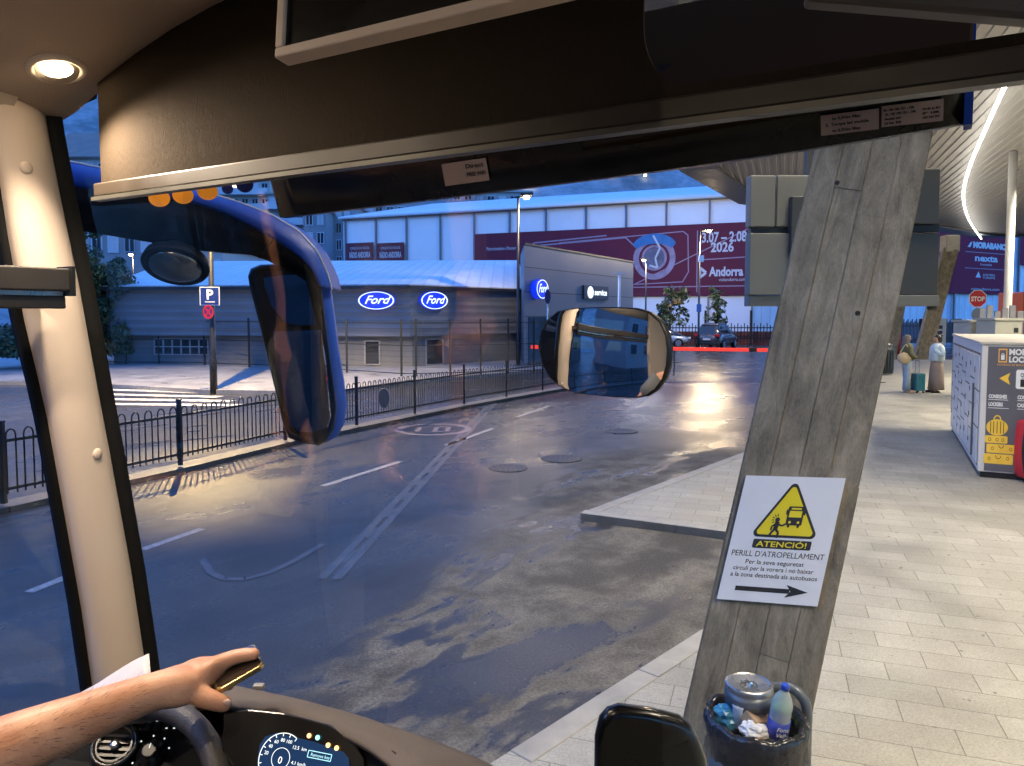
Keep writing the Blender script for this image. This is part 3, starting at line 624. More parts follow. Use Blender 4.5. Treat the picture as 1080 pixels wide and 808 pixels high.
# side street beyond the fence, seen in the mirrors: a dark terrace and the slope behind it
mb = MB(); vv = []
for j in range(20):
    r = 120 + j * 22; vv.append([mb.bm.verts.new((r * math.cos(R(100 + i * 4.5)), r * math.sin(R(100 + i * 4.5)), max(-1, (r - 125) * .42 * (1 + .3 * noise.noise(Vector((i * .3, j * .3, 2))))))) for i in range(42)])
for j in range(19):
    for i in range(41): f_ = mb.bm.faces.new((vv[j][i], vv[j][i + 1], vv[j + 1][i + 1], vv[j + 1][i])); f_.smooth = True
tag(mb.build('hillside', mnt), **S)
def side_block(x, y, w, h, label, pl, cols, rows):
    e = empty('street_building', (x, y, 0), label, 'building', 'buildings along the side street'); M = Matrix.Rotation(R(62), 3, 'Z'); o = Vector((x, y, 0))
    m_ = MB(); m_.box(o + M @ Vector((0, 5, h / 2)), (w, 10, h), M); m_.build('wall', pl, e); m_ = MB(); m_.box(o + M @ Vector((0, 5, h + .15)), (w + .8, 10.8, .3), M); m_.build('roof', plaster[1], e)
    for i in range(cols):
        for j in range(rows):
            c_ = o + M @ Vector((-w / 2 + w * (i + .5) / cols, -.03, 1.2 + (h - 1.5) * (j + .45) / rows)); m_ = MB(); m_.box(c_, (w / cols * .5, .1, (h - 1.5) / rows * .55), M); f_ = m_.build('window', alum, e); m_ = MB(); m_.box(c_ + M @ Vector((0, -.02, 0)), (w / cols * .42, .1, (h - 1.5) / rows * .47), M); m_.build('pane', dark_glass, f_)
side_block(-30, -16, 22, 12, 'long dark rendered building across the side street, behind the coach', plaster[1], 7, 4)
side_block(-34, 10, 20, 15, 'dark rendered building across the side street, level with the coach', mat('plaster_dark', (.12, .12, .125), .8, var=.1, scale=.5), 6, 5)
# ================================================================== CANOPY
ZC = 7.5
def corr():
    m = bpy.data.materials.new('corrugated_soffit'); m.use_nodes = True; n = m.node_tree; b = n.nodes['Principled BSDF']; L = n.links.new
    b.inputs['Base Color'].default_value = (.40, .39, .375, 1); b.inputs['Roughness'].default_value = .7; b.inputs['Specular IOR Level'].default_value = .25
    return m
soff = corr()
edge = [(-13, -30), (-2.75, 0), (6.0, 26.9), (10.5, 34.8), (20, 41.5), (31, 50), (45, 50), (70, 48), (70, -30)]
mb = MB()
rd = Vector((math.sin(R(20)), math.cos(R(20)), 0)); rx = Vector((rd.y, -rd.x, 0))
def inside(p):
    c = False; j = len(edge) - 1
    for i in range(len(edge)):
        xi, yi = edge[i]; xj, yj = edge[j]
        if (yi > p[1]) != (yj > p[1]) and p[0] < (xj - xi) * (p[1] - yi) / (yj - yi) + xi: c = not c
        j = i
    return c
def clipline(q):                                                     # interval of the rib inside the outline
    ts = []
    for i in range(len(edge)):
        a = Vector((*edge[i], 0)); b = Vector((*edge[(i + 1) % len(edge)], 0)); e = b - a
        den = rd.x * -e.y + rd.y * e.x
        if abs(den) < 1e-9: continue
        w = a - q; t = (w.x * -e.y + w.y * e.x) / den; s = (rd.x * w.y - rd.y * w.x) / den
        if 0 <= s <= 1: ts.append(t)
    ts.sort(); return ts
pitch = .26; N = 330
prev = None
for k in range(-20, N):
    row = []
    for (dx, dz) in ((0, 0), (.11, 0), (.13, .03), (.24, .03)):
        q = rx * (k * pitch + dx - 15) + rd * 0; ts = clipline(q)
        if len(ts) >= 2: row.append((q + rd * ts[0] + ZA * (ZC + dz), q + rd * ts[-1] + ZA * (ZC + dz)))
        else: row.append(None)
    allr = ([prev] if prev else [None]) + row
    for a, b in zip(allr, allr[1:]):
        if a and b: mb.f([a[0], a[1], b[1], b[0]])
    prev = row[-1]
can = empty('station_canopy', (6, 26.9, ZC), 'huge flat bus station canopy with corrugated grey underside', 'canopy')
o = mb.build('corrugated_ceiling', soff, can)
mb = MB(); mb.slab([Vector((x, y, ZC + .12)) for x, y in edge], (0, 0, .5)); mb.build('roof_deck', mat('canopy_deck', (.12, .12, .125), .6), can)
fas = mat('canopy_fascia', (.13, .135, .145), .5, metal=.2); mb = MB()
for a, b in zip(edge[1:], edge[2:-1]):                                # sloped edge panel
    a = Vector((*a, ZC - .02)); b = Vector((*b, ZC - .02)); d = (b - a).normalized(); n_ = Vector((d.y, -d.x, 0))
    mb.slab([a, b, b + n_ * 1.3 + ZA * -.03, a + n_ * 1.3 + ZA * -.03], (0, 0, -.06)); mb.slab([a, b, b - n_ * .04, a - n_ * .04], (0, 0, .64))
mb.build('fascia', fas, can)
led = emis('led_strip', (1, .93, .82), 3.4)
def strip(pts, label, power=0, grp='curved light strips under the canopy'):
    e = empty('light_strip', pts[0], label, 'light strip', grp); m_ = MB(); m_.tube(pts, .045, 6); m_.build('led_tube', led, e)
    m_ = MB()
    for p in pts[::4]: m_.bar(p + ZA * .03, Vector((p.x, p.y, ZC)), .03)
    m_.build('hanger', white, e)
    return e
def cz(px, py, z): return G(px, py, z)
ctrl = [cz(1075, 62, 7.2), cz(1058, 95, 7.2), cz(1040, 135, 7.2), cz(1022, 178, 7.2), cz(1016, 208, 7.2), cz(1022, 232, 7.2), cz(1035, 252, 7.2)]
def smooth(c, n=4):
    out = []
    for i in range(len(c) - 1):
        p0, p1, p2, p3 = c[max(i - 1, 0)], c[i], c[i + 1], c[min(i + 2, len(c) - 1)]
        for k in range(n):
            t = k / n; out.append(.5 * ((2 * p1) + (p2 - p0) * t + (2 * p0 - 5 * p1 + 4 * p2 - p3) * t * t + (3 * p1 - p0 - 3 * p2 + p3) * t ** 3))
    out.append(c[-1]); return out
strip(smooth(ctrl), 'bright curved light strip snaking along the canopy ceiling')
WARM = (1, .86, .66)
for (x, y, e_, sz) in ((3.2, 5.8, 230, 4), (4.0, -2.0, 200, 4), (9, 2.0, 125, 5), (12, 13, 400, 6), (17, 11, 300, 6), (17, 22, 520, 7), (23, 20, 300, 7), (26, 33, 260, 7)):
    l = light('canopy_light', 'AREA', (x, y, 7.1), e_ * .9, WARM, (0, 0, R(-20)), shape='RECTANGLE', size=.5, size_y=sz, spread=R(125))

# ================================================================== INCLINED CONCRETE PILLARS
def conc():
    m = bpy.data.materials.new('board_marked_concrete'); m.use_nodes = True; n = m.node_tree; b = n.nodes['Principled BSDF']; L = n.links.new
    tc = n.nodes.new('ShaderNodeTexCoord'); mp = n.nodes.new('ShaderNodeMapping'); mp.inputs[3].default_value = (7, 7, 1.8); L(tc.outputs['Object'], mp.inputs[0])
    a = n.nodes.new('ShaderNodeTexNoise'); a.inputs['Scale'].default_value = 1.6; a.inputs['Detail'].default_value = 10; a.inputs['Roughness'].default_value = .7; a.inputs['Distortion'].default_value = .8; L(mp.outputs[0], a.inputs['Vector'])
    c = n.nodes.new('ShaderNodeTexNoise'); c.inputs['Scale'].default_value = 2.2; c.inputs['Detail'].default_value = 8; c.inputs['Distortion'].default_value = 1.5; L(tc.outputs['Object'], c.inputs['Vector'])
    f = n.nodes.new('ShaderNodeTexNoise'); f.inputs['Scale'].default_value = 55; f.inputs['Detail'].default_value = 5; mp2 = n.nodes.new('ShaderNodeMapping'); mp2.inputs[3].default_value = (3, 3, .9); L(tc.outputs['Object'], mp2.inputs[0]); L(mp2.outputs[0], f.inputs['Vector'])
    r = n.nodes.new('ShaderNodeValToRGB'); E = r.color_ramp.elements; E[0].position = .36; E[0].color = (.075, .062, .04, 1); E[1].position = .66; E[1].color = (.40, .34, .235, 1); e = E.new(.5); e.color = (.22, .185, .12, 1)
    ad = n.nodes.new('ShaderNodeMath'); ad.operation = 'MULTIPLY_ADD'; ad.inputs[1].default_value = .55; L(a.outputs[0], ad.inputs[0])
    m2 = n.nodes.new('ShaderNodeMath'); m2.operation = 'MULTIPLY_ADD'; m2.inputs[1].default_value = .3; L(c.outputs[0], m2.inputs[0])
    m3 = n.nodes.new('ShaderNodeMath'); m3.operation = 'MULTIPLY'; m3.inputs[1].default_value = .15; L(f.outputs[0], m3.inputs[0]); L(m3.outputs[0], m2.inputs[2]); L(m2.outputs[0], ad.inputs[2])
    L(ad.outputs[0], r.inputs[0])
    oi = n.nodes.new('ShaderNodeAttribute'); oi.attribute_name = 'board'; v = n.nodes.new('ShaderNodeVectorMath'); v.operation = 'SCALE'
    mr = n.nodes.new('ShaderNodeMapRange'); mr.inputs[3].default_value = .9; mr.inputs[4].default_value = 1.08; L(oi.outputs['Fac'], mr.inputs[0]); L(r.outputs[0], v.inputs[0]); L(mr.outputs[0], v.inputs['Scale']); L(v.outputs[0], b.inputs['Base Color'])
    b.inputs['Roughness'].default_value = .62
    bp = n.nodes.new('ShaderNodeBump'); bp.inputs['Strength'].default_value = .5; bp.inputs['Distance'].default_value = .012; L(a.outputs[0], bp.inputs['Height'])
    bp2 = n.nodes.new('ShaderNodeBump'); bp2.inputs['Strength'].default_value = .35; bp2.inputs['Distance'].default_value = .004; L(f.outputs[0], bp2.inputs['Height']); L(bp.outputs[0], bp2.inputs['Normal']); L(bp2.outputs[0], b.inputs['Normal'])
    return m
concm = conc()
def pillar(base, top, w, d, facing, label, group, boards=4, seed=1, wt=None):
    """board-formed leaning pillar: core plus boards a few mm proud; its own axes so the grain follows the lean"""
    rn = random.Random(seed); base = Vector(base); top = Vector(top); ax = (top - base); L = ax.length; ax.normalize()
    f = Vector(facing).normalized(); y = -(f - ax * f.dot(ax)).normalized(); x = y.cross(ax).normalized()
    M = Matrix((x, y, ax)).transposed().to_4x4(); M.translation = base
    m_ = MB(); wt = wt or w
    m_.loft([[Vector((-w / 2, -d / 2, -.6)), Vector((w / 2, -d / 2, -.6)), Vector((w / 2, d / 2, -.6)), Vector((-w / 2, d / 2, -.6))],
             [Vector((-wt / 2, -d / 2, L)), Vector((wt / 2, -d / 2, L)), Vector((wt / 2, d / 2, L)), Vector((-wt / 2, d / 2, L))]], smooth=False)
    vals = [.5] * len(m_.bm.faces)
    for side in range(4):
        n_b = boards if side in (0, 2) else max(2, int(boards * d / w)); ww = w if side in (0, 2) else d
        for i in range(n_b):
            z = -.3 - rn.random() * .5
            while z < L:
                hgt = 1.1 + rn.random() * 1.1; z1 = min(L, z + hgt); g_ = .0016
                for q0, q1 in ((z, z1),):
                    c = []
                    for zz_ in (q0 + g_, q1 - g_):
                        k = (w + (wt - w) * max(0, zz_) / L) / w if side in (0, 2) else 1
                        for u in (i / n_b, (i + 1) / n_b): c.append(((-.5 + u) * ww * k + (g_ if u == i / n_b else -g_), zz_, k))
                    pr = .002 + rn.random() * .005
                    def wp(cc):
                        u, zz_, k = cc; h = d / 2 + pr; wk = (w + (wt - w) * max(0, zz_) / L) / 2 + pr
                        return {0: Vector((u, -h, zz_)), 2: Vector((-u, h, zz_)), 1: Vector((wk, u, zz_)), 3: Vector((-wk, -u, zz_))}[side]
                    pts = [wp(c[0]), wp(c[1]), wp(c[3]), wp(c[2])]
                    nn = {0: Vector((0, 1, 0)), 2: Vector((0, -1, 0)), 1: Vector((-1, 0, 0)), 3: Vector((1, 0, 0))}[side]
                    m_.slab(pts, nn * (pr + .004)); vals += [rn.random()] * 6
                z = z1
    bmesh.ops.recalc_face_normals(m_.bm, faces=m_.bm.faces)
    me = bpy.data.meshes.new('concrete_pillar'); m_.bm.to_mesh(me); m_.bm.free(); me.materials.append(concm)
    at = me.attributes.new('board', 'FLOAT', 'FACE'); at.data.foreach_set('value', vals[:len(me.polygons)] + [.5] * (len(me.polygons) - len(vals)))
    o = bpy.data.objects.new('concrete_pillar', me); C.objects.link(o); o.matrix_world = M
    tag(o, label, 'pillar', group); return o, M, x, y, ax
PB = P(767, 841, 3.4); PB.z = PZ; PT = PB + (P(915, 165, 4.0) - PB).normalized() * 7.9
pil, PM, px_, py_, pax = pillar(PB, PT, .515, .42, (-.36, -.93, 0), 'big leaning board-marked concrete pillar carrying the white warning notice', 'leaning concrete pillars', 4, 5, .515)
def base_top(px0, py0, px1, py1, z1): a = G(px0, py0, PZ); b = P(px1, py1, a.y + .6); d = (b - a); return a, a + d * ((z1 - PZ) / d.z)
a, b = base_top(935, 379, 956, 266, ZC); pillar(a, b, .68, .6, (-.3, -1, 0), 'far leaning pillar behind the litter bin, left of the two women', 'leaning concrete pillars', 3, 2)
a, b = base_top(972, 378, 1002, 262, ZC - 1.9); pillar(a, b, .68, .6, (-.3, -1, 0), 'far leaning pillar with pale capital rising behind the two women', 'leaning concrete pillars', 3, 3)
m_ = MB(); m_.bar(b - ZA * .1, b + ZA * .75, .7, .66); tag(m_.build('pillar_capital', mat('pale_capital', (.42, .40, .35), .7), bevel=.05), 'pale concrete capital block on top of the right far pillar', 'capital')

m_ = MB()
for (u_, z_) in ((-.13, 1.15), (.10, 2.35), (-.12, 3.0)): m_.lathe(PM @ Vector((u_, -.216, z_)), [(.012, 0), (.012, .003)], 14, ax=(px_, pax, -py_))
m_.build('tie_holes', mat('hole_dark', (.02, .017, .012), .9), pil)
# warning notice on the main pillar
C0 = [P(789, 501, 1), P(891, 504, 1), P(861, 638, 1), P(757, 632, 1)]
fo = PM @ Vector((0, -.21 - .016, 0)); fn = (PM.to_3x3() @ Vector((0, -1, 0))).normalized()
def onface(px, py, off=.0):
    d = ray(px, py); t = (fo + fn * off - EYE).dot(fn) / d.dot(fn); return EYE + d * t
q0, q1, q2, q3 = [onface(*p) for p in ((787, 501), (892, 505), (862, 639), (756, 632))]
ex = (q1 - q0 + q2 - q3).normalized(); ey = (q0 - q3 + q1 - q2); 
SW = ((q1 - q0).length + (q2 - q3).length) / 2; SHt = ((q0 - q3).length + (q1 - q2).length) / 2
# sheared rectangle on the face would not be a real sign: use an upright board squared to its top edge
ctr = (q0 + q1 + q2 + q3) / 4; vv_ = fn.cross(ex).normalized()
if vv_.z < 0: vv_ = -vv_
sg = empty('warning_notice', ctr, 'white notice with yellow warning triangle, Catalan text and black arrow on the pillar', 'notice')
class Sk(Fr):
    def p(s, x, y, d=0): return ctr + fn * (d + .004) + (s.a * x + s.b * y)
FS = Sk(ctr, ex, vv_, fn); FS.a = ((q1 - q0 + q2 - q3) / 2) / 100; FS.b = ((q0 - q3 + q1 - q2) / 2) / 126
# local units: 100 wide x 126 high
print('SIGN', SW, SHt, math.degrees(FS.a.angle(FS.b)))
m_ = MB(); m_.slab([FS.p(-50, -63, 0), FS.p(50, -63, 0), FS.p(50, 63, 0), FS.p(-50, 63, 0)], fn * .004); m_.build('board', mat('sign_white', (.80, .80, .78), .4, var=.03), sg)
yel = mat('sign_yellow', (.85, .68, .02), .4, var=.04)
def tri(m_, cx, cy, r, d, rr=4):
    pts = []
    for k in range(3):
        a = R(90 + 120 * k); c = (cx + (r - rr) * math.cos(a), cy + (r - rr) * math.sin(a))
        for t in range(-60, 61, 20): pts.append((c[0] + rr * math.cos(a + R(t)), c[1] + rr * math.sin(a + R(t))))
    FS.poly(m_, pts, d, .0006)
m_ = MB(); tri(m_, 2, 21, 35, .0045, 4.5)
FS.poly(m_, [(-26, -10), (30, -10), (31, -9), (31, -2), (30, -1), (-26, -1), (-27, -2), (-27, -9)], .0045, .0006)
FS.poly(m_, [(-34, -53), (20, -53), (20, -48.5), (-34, -48.5)], .0045, .0006); FS.poly(m_, [(16, -57), (38, -50.7), (16, -44.5), (21, -50.7)], .0047, .0006)
FS.text(m_, "PERILL D'ATROPELLAMENT", 0, -18.5, 8, .005, align='CENTER', width=92)
for s_, y_, w_ in (('Per la seva seguretat', -26, 58), ('circuli per la vorera i no baixar', -32.5, 80), ('a la zona destinada als autobusos', -39, 86)): FS.text(m_, s_, -1 if w_ < 86 else 1, y_, 6.2, .005, align='CENTER', width=w_, bold=.03)
m_.build('black_print', ink, sg)
m_ = MB(); tri(m_, 2, 21, 31.5, .0056, 3); FS.text(m_, 'ATENCIÓ!', 2, -8.2, 7.6, .0058, align='CENTER', width=50, bold=.12); m_.build('yellow_print', yel, sg)
m_ = MB()                                                             # bus and walking figure
def rr(x0, y0, x1, y1, d=.0066): FS.poly(m_, [(x0 + 1, y0), (x1 - 1, y0), (x1, y0 + 1), (x1, y1 - 1), (x1 - 1, y1), (x0 + 1, y1), (x0, y1 - 1), (x0, y0 + 1)], d, .0004)
rr(1, 14, 17, 33); rr(-.5, 24, 1, 30); rr(17, 24, 18.5, 30); rr(3, 11.5, 5.5, 15); rr(12.5, 11.5, 15, 15)
FS.ell(m_, -7.5, 19, 2.4, 2.4, .0066, .0004, 16)
for ln, w_ in (([(-7, 17), (-8, 9)], 4.6), ([(-8, 10), (-4, 6), (-5, 1)], 2.4), ([(-8, 10), (-11, 6), (-13, 2)], 2.4), ([(-7, 15), (-2, 13), (1, 15)], 1.8), ([(-8, 15), (-12, 12), (-12, 8)], 1.8)): FS.line(m_, ln, w_, .0066, .0004)
for k in range(5): a = R(95 + k * 30); FS.line(m_, [(-7.5 + 3.4 * math.cos(a), 19 + 3.4 * math.sin(a)), (-7.5 + 6 * math.cos(a), 19 + 6 * math.sin(a))], .9, .0066, .0004)
m_.build('pictogram', ink, sg)
m_ = MB()
def r2(x0, y0, x1, y1): FS.poly(m_, [(x0, y0), (x1, y0), (x1, y1), (x0, y1)], .0074, .0003)
r2(2.8, 22, 15.2, 28.5); r2(4, 29.8, 14, 31.5); FS.ell(m_, 4.8, 17, 1.3, 1.3, .0074, .0003, 12); FS.ell(m_, 13.2, 17, 1.3, 1.3, .0074, .0003, 12); m_.build('pictogram_windows', yel, sg)

# ================================================================== INFORMATION TOTEM (screens seen from behind)
tg = mat('totem_grey_lacquer', (.17, .17, .145), .42, var=.06, scale=2, metal=.15); tdk = mat('totem_dark_shaded', (.045, .047, .045), .4, var=.08, scale=2)
YT = 6.3
tot = empty('information_display', P(890, 323, YT), 'large grey double display cabinet fixed behind the leaning pillar', 'display')
def tb(x0, y0, x1, y1, m, name, Y0=YT, dp=.13, bev=.006):
    a = P(x0, y1, Y0); b = P(x1, y0, Y0); m_ = MB(); m_.box(((a.x + b.x) / 2, Y0 + dp / 2, (a.z + b.z) / 2), (b.x - a.x, dp, b.z - a.z)); return m_.build(name, m, tot, bevel=bev)
tb(790, 246, 846, 311, tg, 'lower_cabinet'); tb(791, 185, 818, 239, tg, 'upper_cabinet'); tb(819, 185, 862, 239, tg, 'upper_cabinet', YT + .02)
tb(792, 238, 862, 247, tdk, 'hinge_gap', YT + .05, .1); tb(834, 207, 870, 272, tdk, 'mounting_box', YT - .05, .12)
tb(846, 246, 991, 311, tdk, 'screen_back', YT + .04); tb(962, 178, 992, 236, tdk, 'screen_back'); tb(862, 182, 962, 239, tdk, 'screen_back', YT + .05)  # right half of one grey cabinet, its shading put into a darker colour
tb(790, 311.5, 991, 323, tg, 'bottom_trim', YT + .03, .14); tb(905, 236, 991, 245, black, 'hinge_gap', YT + .08, .1)
for p in ((836, 325), (983, 325), (912, 325)):
    m_ = MB(); q = P(*p, YT + .15); m_.lathe(q, [(.03, -.02), (.04, 0), (.04, .05)], 12); m_.build('foot_cap', black, tot)
m_ = MB()
for x in (2.55, 3.05): m_.bar(Vector((x, YT + .16, P(900, 182, YT).z)), Vector((x, YT + .16, ZC)), .07)
m_.build('hanger_rod', tdk, tot)

# ================================================================== NEAR LITTER BIN WITH ASHTRAY
BC = P(797, 765, 2.85); BC.z = 0; zr = P(797, 757, 2.85).z
gpaint = mat('bin_grey_paint', (.13, .145, .155), .35, metal=.3)
bn = empty('litter_bin', (BC.x, BC.y, PZ), 'round grey litter bin with full black bag and ashtray beside the pillar', 'litter bin')
rb = .18
m_ = MB(); m_.lathe(Vector((BC.x, BC.y, PZ)), [(rb - .02, .1), (rb, .12), (rb, zr - PZ - .02), (rb - .006, zr - PZ - .02), (rb - .012, .14), (.01, .14)], 36); m_.build('bucket', gpaint, bn)
bagm = mat('black_bag_film', (.02, .02, .022), .18, bump=1.0, bscale=14, var=.3)
m_ = MB(); rn = random.Random(4); rings = []
for (r, z) in ((rb + .014, -.13), (rb + .017, -.05), (rb + .018, .0), (rb + .006, .014), (rb - .012, .008), (rb - .022, -.05), (rb - .03, -.2)):
    ring = []
    for k in range(72):
        a = 2 * math.pi * k / 72; j = .004 * math.sin(a * 23 + z * 40) + .003 * math.sin(a * 37 + 1) ; ring.append(Vector((BC.x + (r + j) * math.cos(a), BC.y + (r + j) * math.sin(a), zr + z + .006 * math.sin(a * 9))))
    rings.append(ring)
m_.loft(rings, caps=False); m_.loft([rings[-1], [Vector((BC.x, BC.y, zr - .22))] * 72], caps=False) if False else None
m_.build('bin_bag', bagm, bn)
m_ = MB(); m_.lathe(Vector((BC.x, BC.y, zr - .16)), [(rb - .02, 0), (rb - .02, .01)], 24); m_.build('bag_fill', bagm, bn)
# side post: bent tube
pz = P(840, 740, 2.9)
m_ = MB(); tpx = Vector((BC.x + rb + .045, BC.y + .06, PZ)); m_.tube(smooth([tpx, tpx + ZA * (zr - PZ - .14), tpx + ZA * (zr - PZ - .0), tpx + Vector((-.02, .01, zr - PZ + .05)), tpx + Vector((-.06, .03, zr - PZ + .075)), tpx + Vector((-.17, .06, zr - PZ + .06))], 6), .021, 12); m_.build('support_post', gpaint, bn)
AC = P(790, 722, 2.92)
m_ = MB(); m_.lathe(AC, [(.088, -.085), (.093, -.08), (.094, .0), (.092, .006), (.084, .009), (.078, .006), (.036, .0), (.034, -.012), (.005, -.014)], 40, smooth=False); m_.build('ashtray', steel, bn)
m_ = MB(); m_.lathe(AC - ZA * .045, [(.0955, -.03), (.0955, .03)], 36); m_.build('ashtray_band', gpaint, bn)
def item(name, mbx, m, label, cat, **k): return tag(mbx.build(name, m, **k), label, cat)
m_ = MB(); 
for k in range(5): a = R(k * 70); q = AC + Vector((.018 * math.cos(a), .018 * math.sin(a), .004)); m_.tube([q, q + Vector((.016 * math.cos(a + 1), .016 * math.sin(a + 1), .008))], .004, 6)
item('cigarette_butts', m_, mat('ash', (.3, .27, .22), .8), 'few cigarette stubs heaped in the steel ashtray', 'cigarette butts')
# rubbish in the bag
bq = BC.copy(); bq.z = zr + .025
def crumple(name, c, s, m, label, cat, seed, rot=(0, 0, 0)):
    m_ = MB(); bmesh.ops.create_icosphere(m_.bm, subdivisions=3, radius=1); rn = random.Random(seed)
    for v in m_.bm.verts:
        k = 1 + .35 * noise.noise(v.co * 2.2 + Vector((seed, 0, 0))) + .15 * noise.noise(v.co * 6); v.co = Vector((v.co.x * s[0] * k, v.co.y * s[1] * k, v.co.z * s[2] * k))
    bmesh.ops.rotate(m_.bm, verts=m_.bm.verts, matrix=Euler(rot).to_matrix()); bmesh.ops.translate(m_.bm, verts=m_.bm.verts, vec=c); return item(name, m_, m, label, cat)
crumple('crumpled_wrapper', bq + Vector((-.10, .05, -.05)), (.06, .05, .05), mat('wrapper_blue', (.05, .22, .33), .3, var=.8, scale=25), 'crumpled blue and white wrapper at the left of the bin bag', 'wrapper', 3)
crumple('green_wrapper', bq + Vector((.13, .07, -.04)), (.035, .04, .04), mat('wrapper_green', (.12, .35, .12), .3, var=.6, scale=30), 'crumpled green wrapper behind the water bottle', 'wrapper', 5)
crumple('food_scrap', bq + Vector((-.04, -.11, -.07)), (.05, .035, .03), mat('crust', (.42, .2, .1), .7, var=.4, scale=30), 'orange brown food scrap at the front of the bin', 'food', 8)
crumple('paper_napkin', bq + Vector((-.02, -.06, -.04)), (.07, .045, .03), mat('napkin', (.7, .7, .68), .8, bump=.5, bscale=40), 'crumpled white napkin in the middle of the bin', 'napkin', 2, (0, .3, .6))
m_ = MB(); m_.box(bq + Vector((.0, .0, -.03)), (.12, .09, .05), Euler((.3, .35, .5)).to_matrix()); item('paper_bag', m_, mat('kraft', (.42, .27, .14), .8), 'folded brown paper bag between napkin and bottle', 'paper bag', bevel=.006)
m_ = MB(); m_.box(bq + Vector((-.0, .09, -.0)), (.07, .02, .14), Euler((.2, .5, .2)).to_matrix()); item('drink_carton', m_, mat('carton', (.35, .5, .55), .4, var=.7, scale=40), 'pale blue patterned carton leaning at the back of the bin', 'carton', bevel=.004)
m_ = MB(); m_.lathe(bq + Vector((-.055, .02, -.02)), [(.028, -.05), (.032, .03), (.034, .04), (.03, .04)], 16); item('paper_cup', m_, mat('cup', (.6, .62, .62), .5, var=.3, scale=30), 'small pale paper cup half buried in the bin', 'cup')
# water bottle
pet = bpy.data.materials.new('clear_plastic'); pet.use_nodes = True; pb = pet.node_tree.nodes['Principled BSDF']; pb.inputs['Base Color'].default_value = (.80, .86, .88, 1); pb.inputs['Roughness'].default_value = .12; pb.inputs['Transmission Weight'].default_value = .6; pb.inputs['IOR'].default_value = 1.12
wb = bq + Vector((.055, -.06, -.10)); wt_ = Euler((.12, .10, 0)).to_matrix(); axs = (wt_ @ Vector((1, 0, 0)), wt_ @ Vector((0, 1, 0)), wt_ @ ZA)
be = empty('water_bottle', wb, 'clear plastic water bottle with blue label and blue cap standing in the bin', 'bottle')
m_ = MB(); m_.lathe(wb, [(.036, 0), (.04, .006)] + [(.04 - .0018 * (k % 2), .02 + k * .012) for k in range(13)] + [(.04, .18), (.032, .205), (.018, .228), (.014, .235), (.014, .248)], 24, ax=axs); m_.build('body', pet, be)
m_ = MB(); m_.lathe(wb + axs[2] * .045, [(.0415, 0), (.0415, .072)], 24, ax=axs); m_.build('label', mat('label_blue', (.03, .05, .32), .4), be)
fl = Fr(wb + axs[2] * .045 - axs[1] * .043, axs[0], axs[2], -axs[1]); m_ = MB(); fl.text(m_, 'Font', 0, .042, .024, .0, align='CENTER', bold=.0005, shear=.2); fl.text(m_, 'Vella', 0, .018, .024, .0, align='CENTER', bold=.0005, shear=.2); m_.build('lettering', white, be)
m_ = MB(); m_.lathe(wb + axs[2] * .246, [(.0155, -.008), (.0155, .012), (.013, .014)], 18, ax=axs); m_.build('cap', mat('cap_blue', (.02, .08, .5), .35), be)

# ================================================================== LOCKERS
lk0 = G(1031, 503, PZ); LH_ = P(1036, 363, lk0.y).z - PZ
lkb = G(1010, 450, PZ)                                              # rear left foot of the side that recedes
dA = (Vector((lkb.x, lkb.y, 0)) - Vector((lk0.x, lk0.y, 0)))
far = G(1007, 420, PZ); lkd = 4.7
dside = Vector((.445, .895, 0)).normalized()
dfront = Vector((dside.y, -dside.x, 0))
o0 = Vector((lk0.x, lk0.y, PZ)); W_ = 2.9
le = empty('luggage_lockers', o0, 'block of white luggage lockers with dark grey end panel and yellow suitcase print', 'lockers')
m_ = MB(); m_.slab([o0 + ZA * .08, o0 + dfront * W_ + ZA * .08, o0 + dfront * W_ + dside * lkd + ZA * .08, o0 + dside * lkd + ZA * .08], (0, 0, LH_ - .08)); m_.build('carcass', mat('locker_white', (.62, .6, .56), .4, var=.04), le, bevel=.01)
m_ = MB(); m_.slab([o0 + dside * .03 + dfront * .03, o0 + dfront * (W_ - .03) + dside * .03, o0 + dfront * (W_ - .03) + dside * (lkd - .03), o0 + dside * (lkd - .03) + dfront * .03], (0, 0, .082)); m_.build('plinth', black, le)
m_ = MB(); m_.slab([o0 - dside * .02 - dfront * .02 + ZA * LH_, o0 + dfront * (W_ + .02) - dside * .02 + ZA * LH_, o0 + dfront * (W_ + .02) + dside * (lkd + .02) + ZA * LH_, o0 + dside * (lkd + .02) - dfront * .02 + ZA * LH_], (0, 0, .03)); m_.build('top_panel', mat('locker_top', (.5, .47, .4), .5), le)
FL = Fr(o0, dfront, ZA, -dside); FSd = Fr(o0, dside, ZA, -dfront)
m_ = MB(); FL.rect(m_, .07, .1, W_ - .05, LH_ - .03, .003, .006); m_.build('end_panel', mat('locker_grey_panel', (.11, .11, .13), .4, var=.05), le)
class FrS(Fr):
    ky = 1; h = 0
    def p(s, x, y, d=0): return s.o + s.u * x * .5 + s.v * (s.h - (s.h - y) * s.ky) + s.n * d
FLp = FL; FL = FrS(o0, dfront, ZA, -dside); FL.ky = .72; FL.h = LH_
org = mat('print_orange', (.85, .42, .08), .5); yl = mat('print_yellow', (.85, .55, .06), .5)
m_ = MB(); H_ = LH_
FL.text(m_, 'MOBILE', .62, H_ - .19, .15, .011, bold=.007, width=.62); FL.text(m_, 'LOCKERS', .62, H_ - .33, .15, .011, bold=.007, width=.70)
